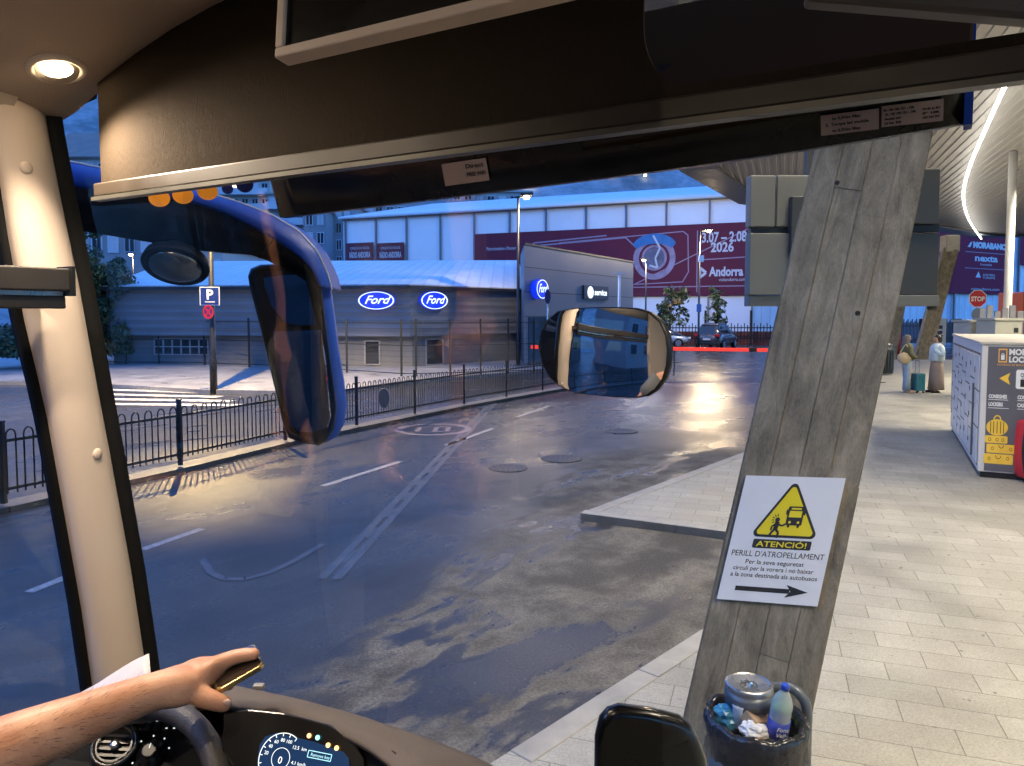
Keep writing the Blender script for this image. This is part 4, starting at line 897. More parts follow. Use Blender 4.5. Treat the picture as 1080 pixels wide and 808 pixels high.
FL.text(m_, 'CONSIGNES', .19, H_ - 1.02, .095, .011, bold=.004, width=.42); FL.text(m_, 'LOCKERS', .19, H_ - 1.17, .095, .011, bold=.004, width=.33); FL.text(m_, 'CONSIGNA', .85, H_ - 1.02, .095, .011, bold=.004, width=.42); FL.text(m_, 'CASILLEROS', .85, H_ - 1.17, .095, .011, bold=.004, width=.46)
FL.rect(m_, .18, H_ - 1.055, .64, H_ - 1.045, .011, .001); FL.rect(m_, .18, H_ - 1.215, .66, H_ - 1.205, .011, .001); FL.rect(m_, .85, H_ - 1.055, 1.3, H_ - 1.045, .011, .001); FL.rect(m_, .85, H_ - 1.215, 1.34, H_ - 1.205, .011, .001)
FL.poly(m_, [(.80, H_ - .80), (.80, H_ - .50), (.83, H_ - .47), (1.35, H_ - .47), (1.38, H_ - .50), (1.38, H_ - .80), (1.35, H_ - .83), (.83, H_ - .83)], .011, .001)
m_.build('white_print', white, le)
m_ = MB(); FL.rect(m_, .38, H_ - .34, .58, H_ - .08, .011, .001); FL.text(m_, 'POWERED BY BOUNCE', .36, H_ - .40, .05, .011, width=.7)
m_.build('orange_print', org, le)
m_ = MB(); FL.rect(m_, .405, H_ - .315, .555, H_ - .105, .0125, .001); m_.build('logo_ground', mat('locker_grey_panel', None), le)
m_ = MB(); FL.rect(m_, .44, H_ - .29, .52, H_ - .2, .014, .001); FL.ring(m_, .48, H_ - .2, .035, .012, .014, .001, 14, 0, 180); m_.build('padlock_print', white, le)
m_ = MB(); FL.poly(m_, [(.42, H_ - .64), (.67, H_ - .53), (.62, H_ - .64), (.67, H_ - .76)], .011, .001); m_.build('arrow_print', yl, le); m_ = MB(); FL.ky = .68; FL.h = 0
def sc_(x0, y0, x1, y1): FL.poly(m_, [(x0 + .02, y0), (x1 - .02, y0), (x1, y0 + .02), (x1, y1 - .02), (x1 - .02, y1), (x0 + .02, y1), (x0, y1 - .02), (x0, y0 + .02)], .011, .001)
sc_(.12, .30, .80, .50); sc_(.18, .52, .86, .70); sc_(.14, .72, .66, .87); FL.ell(m_, .41, 1.04, .25, .165, .011, .001); FL.ring(m_, .41, 1.2, .09, .025, .011, .001, 14, 0, 180)
m_.build('yellow_print', yl, le)
m_ = MB()
for x in (.26, .33, .41, .49, .56): FL.rect(m_, x - .008, .92, x + .008, 1.16, .0125, .001)
for (cx, cy) in ((.25, .40), (.68, .42), (.32, .61), (.74, .61), (.25, .79), (.42, .79), (.55, .79)): FL.ring(m_, cx, cy, .035, .01, .0125, .001, 12)
FL.ring(m_, .46, .47, .07, .012, .0125, .001, 12, 180, 360); FL.ring(m_, .52, .68, .06, .012, .0125, .001, 12, 180, 360)
m_.build('suitcase_print_lines', ink, le); m_ = MB(); FL.ky = .72; FL.h = LH_
for k in range(2): FL.ring(m_, .94 + .2 * k * 0, H_ - .57, .04, .015, .0125, .001, 14)
FL.rect(m_, .97, H_ - .58, 1.25, H_ - .56, .0125, .001); FL.rect(m_, 1.19, H_ - .6, 1.21, H_ - .57, .0125, .001)
for x0 in (.90, 1.06, 1.22): FL.rect(m_, x0, H_ - .79, x0 + .12, H_ - .65, .0125, .001); FL.ring(m_, x0 + .06, H_ - .65, .03, .01, .0125, .001, 10, 0, 180)
m_.build('dark_print', ink, le)
# locker doors on the receding side
ld = mat('locker_door', (.60, .585, .55), .35, var=.04); ldg = mat('locker_gap', (.09, .085, .08), .5)
cols = [(0.12, 3), (0.75, 4), (1.38, 3), (2.0, 4), (2.62, 5), (3.25, 4), (3.85, 3)]
for (x0, n_) in cols:
    hs = [H_ - .42]; z = .15; tot_h = H_ - .30; 
    for j in range(n_):
        h = tot_h / n_; m_ = MB(); FSd.rect(m_, x0 + .02, z + .015, x0 + .56, z + h - .015, .002, .012); dd = m_.build('locker_door', ld, le, bevel=.004)
        m_ = MB(); FSd.rect(m_, x0 + .47, z + h * .45, x0 + .51, z + h * .62, .015, .008); m_.build('latch', ldg, dd)
        z += h
m_ = MB(); FSd.rect(m_, .1, .14, lkd - .05, H_ - .13, .0005, .0015); FSd.rect(m_, .64, .2, .72, 1.25, .014, .02); m_.build('door_gaps', ldg, le)
# red backpack leaning at the locker
rc = G(1085, 506, PZ)
redm = mat('red_fabric', (.5, .02, .03), .6, bump=.4, bscale=60, var=.15)
e = empty('red_suitcase', rc, 'bright red soft suitcase with black straps by the locker end panel', 'suitcase')
rc.y -= .15
m_ = MB(); m_.box(rc + ZA * .44, (.42, .3, .78)); bmesh.ops.subdivide_edges(m_.bm, edges=m_.bm.edges[:], cuts=3, use_grid_fill=True)
for v in m_.bm.verts:
    l_ = v.co - (rc + ZA * .44); k = 1 + .10 * (1 - (l_.z / .4) ** 2); v.co.x = rc.x + l_.x * k; v.co.y = rc.y + l_.y * k
o = m_.build('body', redm, e, smooth=True, bevel=.04)
m_ = MB()
for dx in (-.13, .13): m_.tube(smooth([rc + Vector((dx, -.17, .1)), rc + Vector((dx * 1.2, -.22, .4)), rc + Vector((dx, -.18, .75)), rc + Vector((dx * .6, -.05, .86))], 4), .02, 6)
m_.tube(smooth([rc + Vector((-.24, -.12, .15)), rc + Vector((-.29, -.14, .45)), rc + Vector((-.22, -.1, .8)), rc + Vector((-.05, -.05, .88))], 5), .022, 6); m_.build('strap', black, e)
m_ = MB()
for dx in (-.15, .15): m_.lathe(rc + Vector((dx, 0, .03)), [(.03, -.015), (.035, 0), (.03, .015)], 12, ax=(Vector((0, 1, 0)), ZA, Vector((1, 0, 0))))
m_.build('wheels', rubber, e)
# cream cabinets beyond the lockers
cab = mat('cream_cabinet', (.42, .42, .36), .45, var=.05)
for (px0, px1, y0, y1, Y, lab) in ((1024, 1046, 340, 362, 20, 'squat cream utility cabinet behind the lockers, nearest the stop sign'), (1050, 1078, 338, 364, 19, 'cream utility cabinet half hidden past the white column')):
    a = P(px0, y0, Y); b = P(px1, y0, Y); c = MB(); c.box(((a.x + b.x) / 2, Y + .4, (a.z + PZ) / 2), (b.x - a.x, .8, a.z - PZ)); e = empty('utility_cabinet', ((a.x + b.x) / 2, Y, PZ), lab, 'cabinet'); c.build('cabinet_body', cab, e, bevel=.02)
    c = MB(); c.box(((a.x + b.x) / 2, Y + .4, a.z + .03), (b.x - a.x + .08, .88, .06)); c.build('lid', cab, e); c = MB(); c.box((b.x - .15, Y - .01, a.z - .25), (.1, .03, .12)); c.build('lock', dkmetal, e)
# grey railing/bike parking clutter on the right
c = MB()
for px in range(1036, 1092, 8): q = P(px, 322 + (px % 3) * 3, 21.5); c.bar(Vector((q.x, 21.5, 1.3)), q, .16, .05)
tag(c.build('partition_posts', mat('partition_grey', (.22, .23, .26), .5)), 'row of grey partition slats behind the cream cabinets', 'partition')
# white steel column
q = G(1062, 372, PZ); q = Vector((P(1062, 340, 24).x, 24, PZ))
c = MB(); c.tube([q, Vector((q.x, q.y, ZC))], .12, 20); tag(c.build('steel_column', white), 'slim white round steel column right of the violet banner', 'column')

# ================================================================== FAR RIGHT STREET THINGS
q = P(1031, 315, 40); e = empty('stop_sign', (q.x, 40, 0), 'red octagonal stop sign beyond the canopy, right of the women', 'sign')
c = MB(); c.tube([Vector((q.x, 40.05, 0)), Vector((q.x, 40.05, q.z + .4))], .04, 8); c.build('pole', steel, e)
fr = Fr((q.x, 40, q.z), (1, 0, 0), ZA, (0, -1, 0)); c = MB(); fr.poly(c, [(.5 * math.cos(R(22.5 + 45 * k)), .5 * math.sin(R(22.5 + 45 * k))) for k in range(8)], 0, .02); c.build('plate_rim', white, e)
c = MB(); fr.poly(c, [(.46 * math.cos(R(22.5 + 45 * k)), .46 * math.sin(R(22.5 + 45 * k))) for k in range(8)], .022, .004); c.build('plate', mat('stop_red', (.5, .02, .025), .4), e)
c = MB(); fr.text(c, 'STOP', 0, -.13, .34, .03, align='CENTER', bold=.012, width=.74); c.build('lettering', white, e)
c = MB(); fr.ell(c, 0, -.85, .3, .34, 0, .03); c.build('lower_plate', mat('plate_back', (.2, .22, .25), .4, metal=.4), e)
a = P(1062, 308, 44); a.x += 2.2; c = MB(); e = empty('orange_truck', (a.x + 2, 46, 0), 'orange truck parked beyond the white column, far right', 'truck')
c.box((a.x + 3, 47, 1.9), (6, 2.4, 3.6)); c.build('body', mat('orange_paint', (.75, .12, .02), .4, var=.05), e, bevel=.1)
c = MB(); c.box((a.x + 2.6, 45.78, 2.15), (4.2, .04, .9)); c.build('windscreen', mat('truck_glass', (.3, .4, .48), .15), e)
c = MB()
for dx in (1.2, 4.8): c.lathe((a.x + dx, 45.9, .5), [(.45, -.12), (.5, 0), (.45, .12)], 16, ax=(Vector((1, 0, 0)), ZA, Vector((0, 1, 0))))
c.build('wheels', rubber, e)
wf = mat('pale_paling', (.42, .45, .5), .5)
pts = [(P(px, 340, 50).x, 50 + (px - 880) * .02) for px in range(860, 1090, 26)]
e = empty('paling_fence', (*pts[0], 0), 'far pale paling fence with dark spikes under the violet banner', 'fence')
for i, (a, b) in enumerate(zip(pts, pts[1:])):
    a = Vector((*a, 0)); b = Vector((*b, 0)); c = MB(); n_ = 14
    for k in range(n_): q_ = a + (b - a) * k / n_; c.bar(q_ + ZA * .3, q_ + ZA * (1.75 + .12 * (k % 3)), .07, .03)
    c.bar(a + ZA * .5, b + ZA * .5, .05, .08); c.bar(a + ZA * 1.5, b + ZA * 1.5, .05, .08); c.build('fence_panel', wf if i % 2 else mat('dark_paling', (.06, .065, .08), .5), e)
    c = MB(); c.box(a + ZA * 1.0, (.16, .14, 2.0)); c.build('post', grn, e)
q = G(1010, 367, 0); q = Vector((P(1010, 350, 44).x, 44, 0)); c = MB(); c.box(q + ZA * 1.2, (.35, .2, 1.7)); e = empty('street_post', q, 'dark post with red and white foot beside the advert board', 'post'); c.build('post_body', mat('brown_post', (.06, .04, .035), .5), e); c = MB(); c.box(q + ZA * .35, (.3, .24, .5)); c.build('foot', mat('red_plastic', (.6, .04, .03), .4), e); c = MB(); c.box(q + ZA * .45, (.31, .25, .12)); c.build('white_band', white, e)
q = Vector((P(988, 350, 42).x, 42, 0)); e = empty('advert_board', q, 'small white advert board with dark letter behind the right woman', 'board'); c = MB(); c.box(q + ZA * 1.35, (1.0, .12, 1.5)); c.box(q + Vector((-.3, 0, .3)), (.06, .06, .6)); c.box(q + Vector((.3, 0, .3)), (.06, .06, .6)); c.build('board_frame', white, e, bevel=.02)
fr = Fr(q + ZA * 1.2 - Vector((0, .07, 0)), (1, 0, 0), ZA, (0, -1, 0)); c = MB(); fr.text(c, 'F', 0, -.3, 1.1, .003, align='CENTER', bold=.05); c.build('lettering', mat('navy_print', (.04, .03, .12), .5), e)
q = Vector((P(947, 350, 43).x, 43, 0)); c = MB(); c.lathe(q, [(.18, 0), (.18, 1.6), (.05, 1.65)], 14); tag(c.build('red_bollard', mat('bollard_red', (.5, .06, .06), .4)), 'red and pale bollard between the two far leaning pillars', 'bollard')

# red and white barrier boom
e = empty('barrier_boom', P(812, 369, 28.6), 'long red lit barrier boom closing the station exit', 'barrier')
a = P(560, 366, 28.6); b = P(830, 369.5, 28.6); c = MB()
rede = mat('boom_red', (.7, .03, .02), .4, emit=(1, .05, .03), estr=.35); n_ = 8
for k in range(n_): c.bar(a + (b - a) * k / n_, a + (b - a) * (k + 1) / n_, .1, .13) if True else 0
c.build('boom', rede, e); c = MB(); c.box(a + (b - a) * .865, (.3, .12, .15)); c.build('boom_clamp', dkmetal, e); c = MB(); c.bar(a + (b - a) * .56, a + (b - a) * .56 - ZA * 1.0, .04); c.bar(a + (b - a) * .5 - ZA * .6, a + (b - a) * .58 - ZA * .5, .03); c.build('drop_leg', dkmetal, e)
c = MB(); c.box((b.x + .3, 28.6, .6), (.45, .4, 1.2)); c.build('motor_housing', mat('barrier_orange', (.6, .25, .04), .4), e, bevel=.03)

# ================================================================== STREET LAMPS AND SIGN POLES
lampg = emis('lamp_glow', (1, .72, .38), 9)
def R_(s): return (0, 0, 0) if s else None
def street_lamp(x, y, h, arm, label, power, r=.075, head=None, col=(1, .74, .42), spot=0):
    b0 = Vector((x, y, 0)); e = empty('street_lamp', b0, label, 'street lamp', 'street lamps')
    c = MB(); c.tube([b0, b0 + ZA * 1.0, b0 + ZA * 1.05, b0 + ZA * h], [r * 1.25, r * 1.25, r, r * .7], 12); c.build('pole', fm, e)
    t = b0 + ZA * h; a_ = t + Vector(arm); c = MB(); c.tube([t - ZA * .05, a_], .035, 8); c.box(a_ + ZA * .05, (.5, .25, .09)); c.build('lamp_arm', fm, e, bevel=.01)
    c = MB(); bmesh.ops.create_icosphere(c.bm, subdivisions=2, radius=.15); bmesh.ops.scale(c.bm, verts=c.bm.verts, vec=(1, 1, .55)); bmesh.ops.translate(c.bm, verts=c.bm.verts, vec=a_ - ZA * .06); c.build('lamp_globe', lampg, e, smooth=True)
    if power: l = light('lamp_light', 'SPOT' if spot else 'POINT', a_ - ZA * .3, power * .9, col, R_(spot), shadow_soft_size=.02, **(dict(spot_size=R(spot), spot_blend=.25) if spot else {})); l.parent = e; l.matrix_parent_inverse = e.matrix_world.inverted()
    return e
q = G(546.5, 388, 0); street_lamp(q.x, q.y, zy(207, q.y), (.35, -.1, .0), 'tall black street lamp glowing above the middle of the tent roof', 260)
street_lamp(P(737, 330, 48).x, 48, zy(243, 48), (.55, -.1, 0), 'tall black street lamp glowing over the banner dates, by the parked cars', 1000)
street_lamp(P(681, 330, 56).x, 56, zy(276, 56), (-.2, -.1, .15), 'shorter white-glowing street lamp left of the round banner emblem', 120, col=(1, .95, .85))
street_lamp(P(142, 330, 52).x, 52, zy(268, 52), (-.1, -.1, 0), 'distant small street lamp beside the leafy tree on the left', 60)
q = G(225.5, 411, .12); LP = street_lamp(q.x, q.y, 8.2, (.2, -1.1, .3), 'black lamp pole carrying the blue parking sign', 5200, r=.085, col=(1, .70, .30), spot=122)
e = empty('parking_sign', (q.x, q.y, 0), 'square blue parking sign with white P on the black pole', 'sign')
z = zy(312.5, q.y); fr = Fr((q.x, q.y - .1, z), (1, 0, 0), ZA, (0, -1, 0)); c = MB(); fr.rect(c, -.3, -.27, .28, .27, 0, .02); c.build('plate_rim', white, e); c = MB(); fr.rect(c, -.275, -.245, .255, .245, .021, .004); c.build('plate', mat('sign_blue', (.012, .035, .2), .4), e)
c = MB(); fr.text(c, 'P', -.01, -.09, .4, .027, align='CENTER', bold=.012); fr.rect(c, -.12, -.18, .14, -.155, .027, .002); fr.poly(c, [(-.16, -.167), (-.11, -.14), (-.11, -.195)], .027, .002); c.build('lettering', white, e)
e = empty('no_stopping_sign', (q.x, q.y, 0), 'small round red no stopping sign under the parking sign', 'sign'); fr = Fr((q.x - .06, q.y - .1, zy(329, q.y)), (1, 0, 0), ZA, (0, -1, 0)); sr = mat('stop_red', None)
c = MB(); fr.ell(c, 0, 0, .155, .2, 0, .02); c.build('plate', mat('no_stop_blue', (.1, .02, .12), .4), e); c = MB(); fr.ring(c, 0, 0, .158, .035, .021, .003, sy=1.28); fr.line(c, [(-.09, -.12), (.09, .12)], .03, .021); fr.line(c, [(.09, -.12), (-.09, .12)], .03, .021); c.build('red_print', sr, e)
q = Vector((P(577.5, 330, 30).x, 30, 0)); e = empty('round_road_sign', q, 'small dark round sign on thin pole before the tall grey block', 'sign'); c = MB(); c.tube([q, q + ZA * (zy(305, 30))], .03, 8); c.build('pole', steel, e); fr = Fr((q.x, 29.95, zy(313, 30)), (1, 0, 0), ZA, (0, -1, 0)); c = MB(); fr.ell(c, 0, 0, .12, .29, 0, .03); c.build('plate', mat('navy_plate', (.02, .02, .09), .4), e)
q = Vector((P(653, 330, 31).x, 31, 0)); e = empty('camera_mast', q, 'slim pale T-shaped mast before the tall grey block', 'mast'); c = MB(); c.tube([q, q + ZA * zy(290, 31)], .06, 10); c.build('pole', white, e); c = MB(); c.bar(q + Vector((-.25, 0, zy(288, 31))), q + Vector((.25, 0, zy(288, 31))), .12, .05); c.build('head', white, e)
q = Vector((P(736.5, 330, 47.5).x, 47.5, 0)); e = empty('small_camera_box', q + ZA * zy(275, 47.5), 'white camera box on the lamp pole by the parked cars', 'camera'); c = MB(); c.box(q + ZA * zy(273, 47.5) + Vector((.1, -.1, 0)), (.3, .25, .4)); c.build('housing', white, e)
c = MB(); c.box(q + ZA * zy(325, 47.5) + Vector((0, -.15, 0)), (.3, .04, .5)); tag(c.build('small_street_sign', mat('small_sign', (.08, .2, .5), .4)), 'small blue and white plate low on the lamp pole by the cars', 'sign')
c = MB(); q = G(566, 368, .1); c.box(q + ZA * .35 + Vector((0, 0, 0)), (2.2, 1.2, .9)); 
for v in c.bm.verts: v.co.z += .05 * noise.noise(v.co * 3)
bmesh.ops.subdivide_edges(c.bm, edges=c.bm.edges[:], cuts=3, use_grid_fill=True)
for v in c.bm.verts: v.co += Vector((0, 0, .12 * noise.noise(v.co * 2)))
tag(c.build('covered_pallet', mat('pale_tarp', (.5, .55, .6), .5, bump=.6, bscale=8), smooth=True), 'pale plastic covered stack by the foot of the tall grey block', 'pallet')

# ================================================================== TREES
leafm = [mat('leaf_dark', (.03, .055, .022), .6, var=.4, scale=2), mat('leaf_mid', (.055, .085, .03), .6, var=.4, scale=2), mat('leaf_yellow', (.14, .10, .03), .6, var=.3, scale=2)]
barkm = mat('bark', (.07, .05, .04), .8, bump=.6, bscale=20)
def tree(x, y, h, cr, n, label, seed, ls=.16, z0=0, crown0=.25, tr=.12):
    rn = random.Random(seed); b0 = Vector((x, y, z0)); e = empty('street_tree', b0, label, 'tree', 'street trees')
    c = MB(); c.tube([b0, b0 + Vector((.05, 0, h * .4)), b0 + Vector((-.05, 0, h * .9))], [tr, tr * .7, tr * .2], 8); tips = []
    for k in range(14):
        z = h * (crown0 + .6 * k / 14); a = rn.random() * 6.28; L = cr * (.5 + .5 * rn.random()); p = b0 + ZA * z; q_ = p + Vector((math.cos(a) * L, math.sin(a) * L, h * .1 * rn.random() + .2)); c.tube([p, (p + q_) / 2 + ZA * .08, q_], [tr * .35, tr * .22, .012], 5); tips += [q_, (p + q_) / 2]
    tips.append(b0 + ZA * h * .95); c.build('trunk', barkm, e)
    c = MB()
    clumps = [(t + Vector((rn.gauss(0, .2), rn.gauss(0, .2), rn.gauss(0, .2))) * cr, cr * (.22 + .22 * rn.random()), rn.random()) for t in tips for _ in range(2)]
    for i in range(n):
        t, r, s_ = clumps[int(rn.random() * len(clumps))]
        d = Vector((rn.gauss(0, 1), rn.gauss(0, 1), rn.gauss(0, .8))); d = d / max(.1, d.length) * r * rn.random() ** .4; p = t + d
        a = Vector((rn.gauss(0, 1), rn.gauss(0, 1), rn.gauss(0, 1))).normalized(); b_ = a.cross(Vector((rn.gauss(0, 1), rn.gauss(0, 1), rn.gauss(0, 1)))).normalized(); s2 = ls * (.6 + .8 * rn.random())
        c.f([p - a * s2, p + b_ * s2 * .45, p + a * s2, p - b_ * s2 * .45], mi=0 if s_ < .5 else (1 if s_ < .93 else 2))
    c.build('crown', leafm, e)
q = G(112, 386, .12); tree(P(104, 300, 33).x, 33, zy(238, 33), 1.15, 7000, 'dense leafy tree beside the grey showroom, just right of the window pillar', 3, .13, crown0=.12)
tree(P(88, 300, 36).x, 36, zy(262, 36), 1.3, 3500, 'darker lower leafy tree half hidden behind the window pillar', 13, .14, crown0=.1)
tree(P(706, 330, 53).x, 53, zy(303, 53), 1.0, 900, 'small roadside tree left of the lamp, behind the hatchback', 5, .17, crown0=.3)
tree(P(757, 330, 54).x, 54, zy(308, 54), .65, 550, 'slimmer small roadside tree above the parked car roof', 6, .16, crown0=.35)
# hedge bits left, low
for i, (px, Y, r_) in enumerate(((-6, 30, 1.4), (20, 31, 1.3), (45, 32, 1.2), (122, 33.5, .9))):
    rn = random.Random(40 + i); q = P(px, 330, Y); c = MB()
    for k in range(1500):
        d = Vector((rn.gauss(0, 1), rn.gauss(0, 1), rn.gauss(0, 1))).normalized() * r_ * rn.random() ** .35; p = Vector((q.x, Y, .6)) + Vector((d.x * 1.3, d.y * .8, abs(d.z)))
        a = Vector((rn.gauss(0, 1), rn.gauss(0, 1), rn.gauss(0, 1))).normalized(); b_ = a.orthogonal().normalized(); c.f([p - a * .12, p + b_ * .06, p + a * .12, p - b_ * .06], mi=k % 2)
    tag(c.build('shrub', leafm[:2]), ['leftmost low dark shrub seen through the side window', 'low dark shrub second from the left in the side window', 'low shrub touching the window pillar in the side window', 'small shrub at the foot of the leafy tree'][i], 'shrub', 'shrubs along the far street')

# palings with flower boxes behind the cars
pts = [(P(px, 340, 56).x, 56) for px in range(600, 840, 24)]
e = empty('low_railing', (*pts[0], 0), 'dark low railing with planter bed behind the two parked cars', 'fence')
for i, (a, b) in enumerate(zip(pts, pts[1:])):
    a = Vector((*a, 0)); b = Vector((*b, 0)); c = MB()
    for k in range(7): q_ = a + (b - a) * k / 7; c.bar(q_ + ZA * .2, q_ + ZA * (1.5 + .15 * (k % 2)), .06, .04)
    c.bar(a + ZA * .5, b + ZA * .5, .05, .08); c.bar(a + ZA * 1.3, b + ZA * 1.3, .05, .08); c.build('railing_panel', grn, e)
    if i % 2 == 0: c = MB(); c.box(a + ZA * 1.3, (.14, .14, 2.6)); c.build('post', grn, e)
c = MB(); c.box((P(740, 340, 57).x, 57.2, .5), (22, .6, 1.0)); c.build('planter', mat('planter_red', (.16, .045, .035), .7, var=.6, scale=2.5), e)

# ================================================================== CARS
tailr = mat('tail_red', (.5, .01, .01), .25, emit=(1, .05, .02), estr=.02)
def car(name, cx, cy, rz, col, label, L=4.4, Wd=1.8, H=1.65, suv=True):
    e = empty(name, (cx, cy, 0), label, 'car', 'cars parked by the exit'); M = Matrix.Translation((cx, cy, 0)) @ Matrix.Rotation(rz, 4, 'Z')
    T = lambda x, y, z: M @ Vector((x, y, z))
    # body: stations along x (rear -> front), half widths and section heights
    st = [(-.50, .62, .42, .78, .8), (-.47, .88, .30, .92, .97), (-.36, .96, .26, .98, 1.03), (-.1, 1, .24, .98, 1.02), (.2, 1, .24, .96, .99), (.33, .98, .26, .90, .94), (.45, .90, .3, .78, .82), (.5, .66, .4, .60, .64)]
    c = MB(); rings = []
    for (x, w, z0, z1, z2) in st:
        hw = Wd / 2 * w; k = H / 1.65
        rings.append([T(x * L, y, z * k) for y, z in ((-hw * .8, z0), (-hw, z0 + .12), (-hw, z1 - .15), (-hw * .93, z1), (-hw * .6, z2), (hw * .6, z2), (hw * .93, z1), (hw, z1 - .15), (hw, z0 + .12), (hw * .8, z0))])
    c.loft(rings); b_ = c.build('body', mat('car_paint_' + name + str(col[0]), col, .25, metal=.4, coat=.8), e, smooth=True); s_ = b_.modifiers.new('s', 'SUBSURF'); s_.levels = s_.render_levels = 1
    gh = [(-.485, .9, .70), (-.40, 1.0, 1.0), (-.36, .86, 1.56), (-.28, .80, 1.64), (-.02, .80, 1.65), (.10, .82, 1.58), (.27, .9, 1.0), (.30, .85, .9)] if suv else [(-.48, .9, .75), (-.40, .86, 1.25), (-.30, .78, 1.46), (-.05, .78, 1.50), (.08, .8, 1.42), (.33, .9, .92), (.35, .85, .85)]
    c = MB(); rings = []; k = H / (1.65 if suv else 1.5)
    for (x, w, z) in gh:
        hw = Wd / 2 * w * .92; rings.append([T(x * L, -hw, .8 * k), T(x * L, -hw * (1 if z < 1.1 else .84), z * k - .05), T(x * L, -hw * .7, z * k), T(x * L, hw * .7, z * k), T(x * L, hw * (1 if z < 1.1 else .84), z * k - .05), T(x * L, hw, .8 * k)])
    c.loft(rings); c.build('glasshouse', dark_glass, e, smooth=True)
    c = MB(); rings = []                                             # roof skin over the glass
    for (x, w, z) in gh[2:-2]:
        hw = Wd / 2 * w * .92 * .80; rings.append([T(x * L, -hw, z * k - .01), T(x * L, -hw * .8, z * k + .02), T(x * L, hw * .8, z * k + .02), T(x * L, hw, z * k - .01)])
    c.loft(rings, closed_ring=False); o = c.build('roof', b_.data.materials[0], e, smooth=True); s_ = o.modifiers.new('s', 'SOLIDIFY'); s_.thickness = .03; s_.offset = 1
    for sy in (-1, 1):
        for xx in (-.31, .30):
            c = MB(); c.lathe(T(xx * L, sy * (Wd / 2 - .12), .33), [(.25, -.11), (.33, -.1), (.34, 0), (.33, .1), (.25, .11)], 20, ax=(M.to_3x3() @ Vector((1, 0, 0)), ZA, M.to_3x3() @ Vector((0, 1, 0)))); w_ = c.build('wheel', rubber, e)
            c = MB(); c.lathe(T(xx * L, sy * (Wd / 2 - .12), .33), [(.2, -.115), (.21, -.12), (.21, .12), (.2, .115)], 12, ax=(M.to_3x3() @ Vector((1, 0, 0)), ZA, M.to_3x3() @ Vector((0, 1, 0)))); c.build('rim', steel, w_)
        c = MB(); c.box(T(-.478 * L, sy * Wd * .36, .92 * H / 1.65), (.16, .34, .16), M.to_3x3()); c.build('taillight', tailr, e, bevel=.02)
        c = MB(); c.box(T(.47 * L, sy * Wd * .34, .66), (.2, .3, .12), M.to_3x3()); c.build('headlight', mat('lens', (.5, .52, .55), .15), e, bevel=.02)
        c = MB(); c.box(T(.17 * L, sy * (Wd / 2 + .08), 1.0), (.1, .2, .14), M.to_3x3()); c.build('door_mirror', b_.data.materials[0], e, bevel=.02)
    c = MB(); c.box(T(-.502 * L, 0, .68), (.02, .5, .12), M.to_3x3()); c.build('number_plate', white, e)
    c = MB(); c.box(T(-.49 * L, 0, .38), (.14, Wd * .9, .16), M.to_3x3()); c.build('rear_bumper', black, e, bevel=.03)
    return e
car('parked_car', P(764, 340, 49).x, 50.8, R(58), (.07, .07, .075), 'dark grey sport utility car parked beyond the red barrier', 4.4, 1.85, 1.68)
car('parked_car', P(703, 340, 50.5).x, 52.5, R(-14), (.35, .42, .5), 'pale silver blue hatchback beside the dark grey car, near the oval mirror', 4.2, 1.75, 1.48, False)

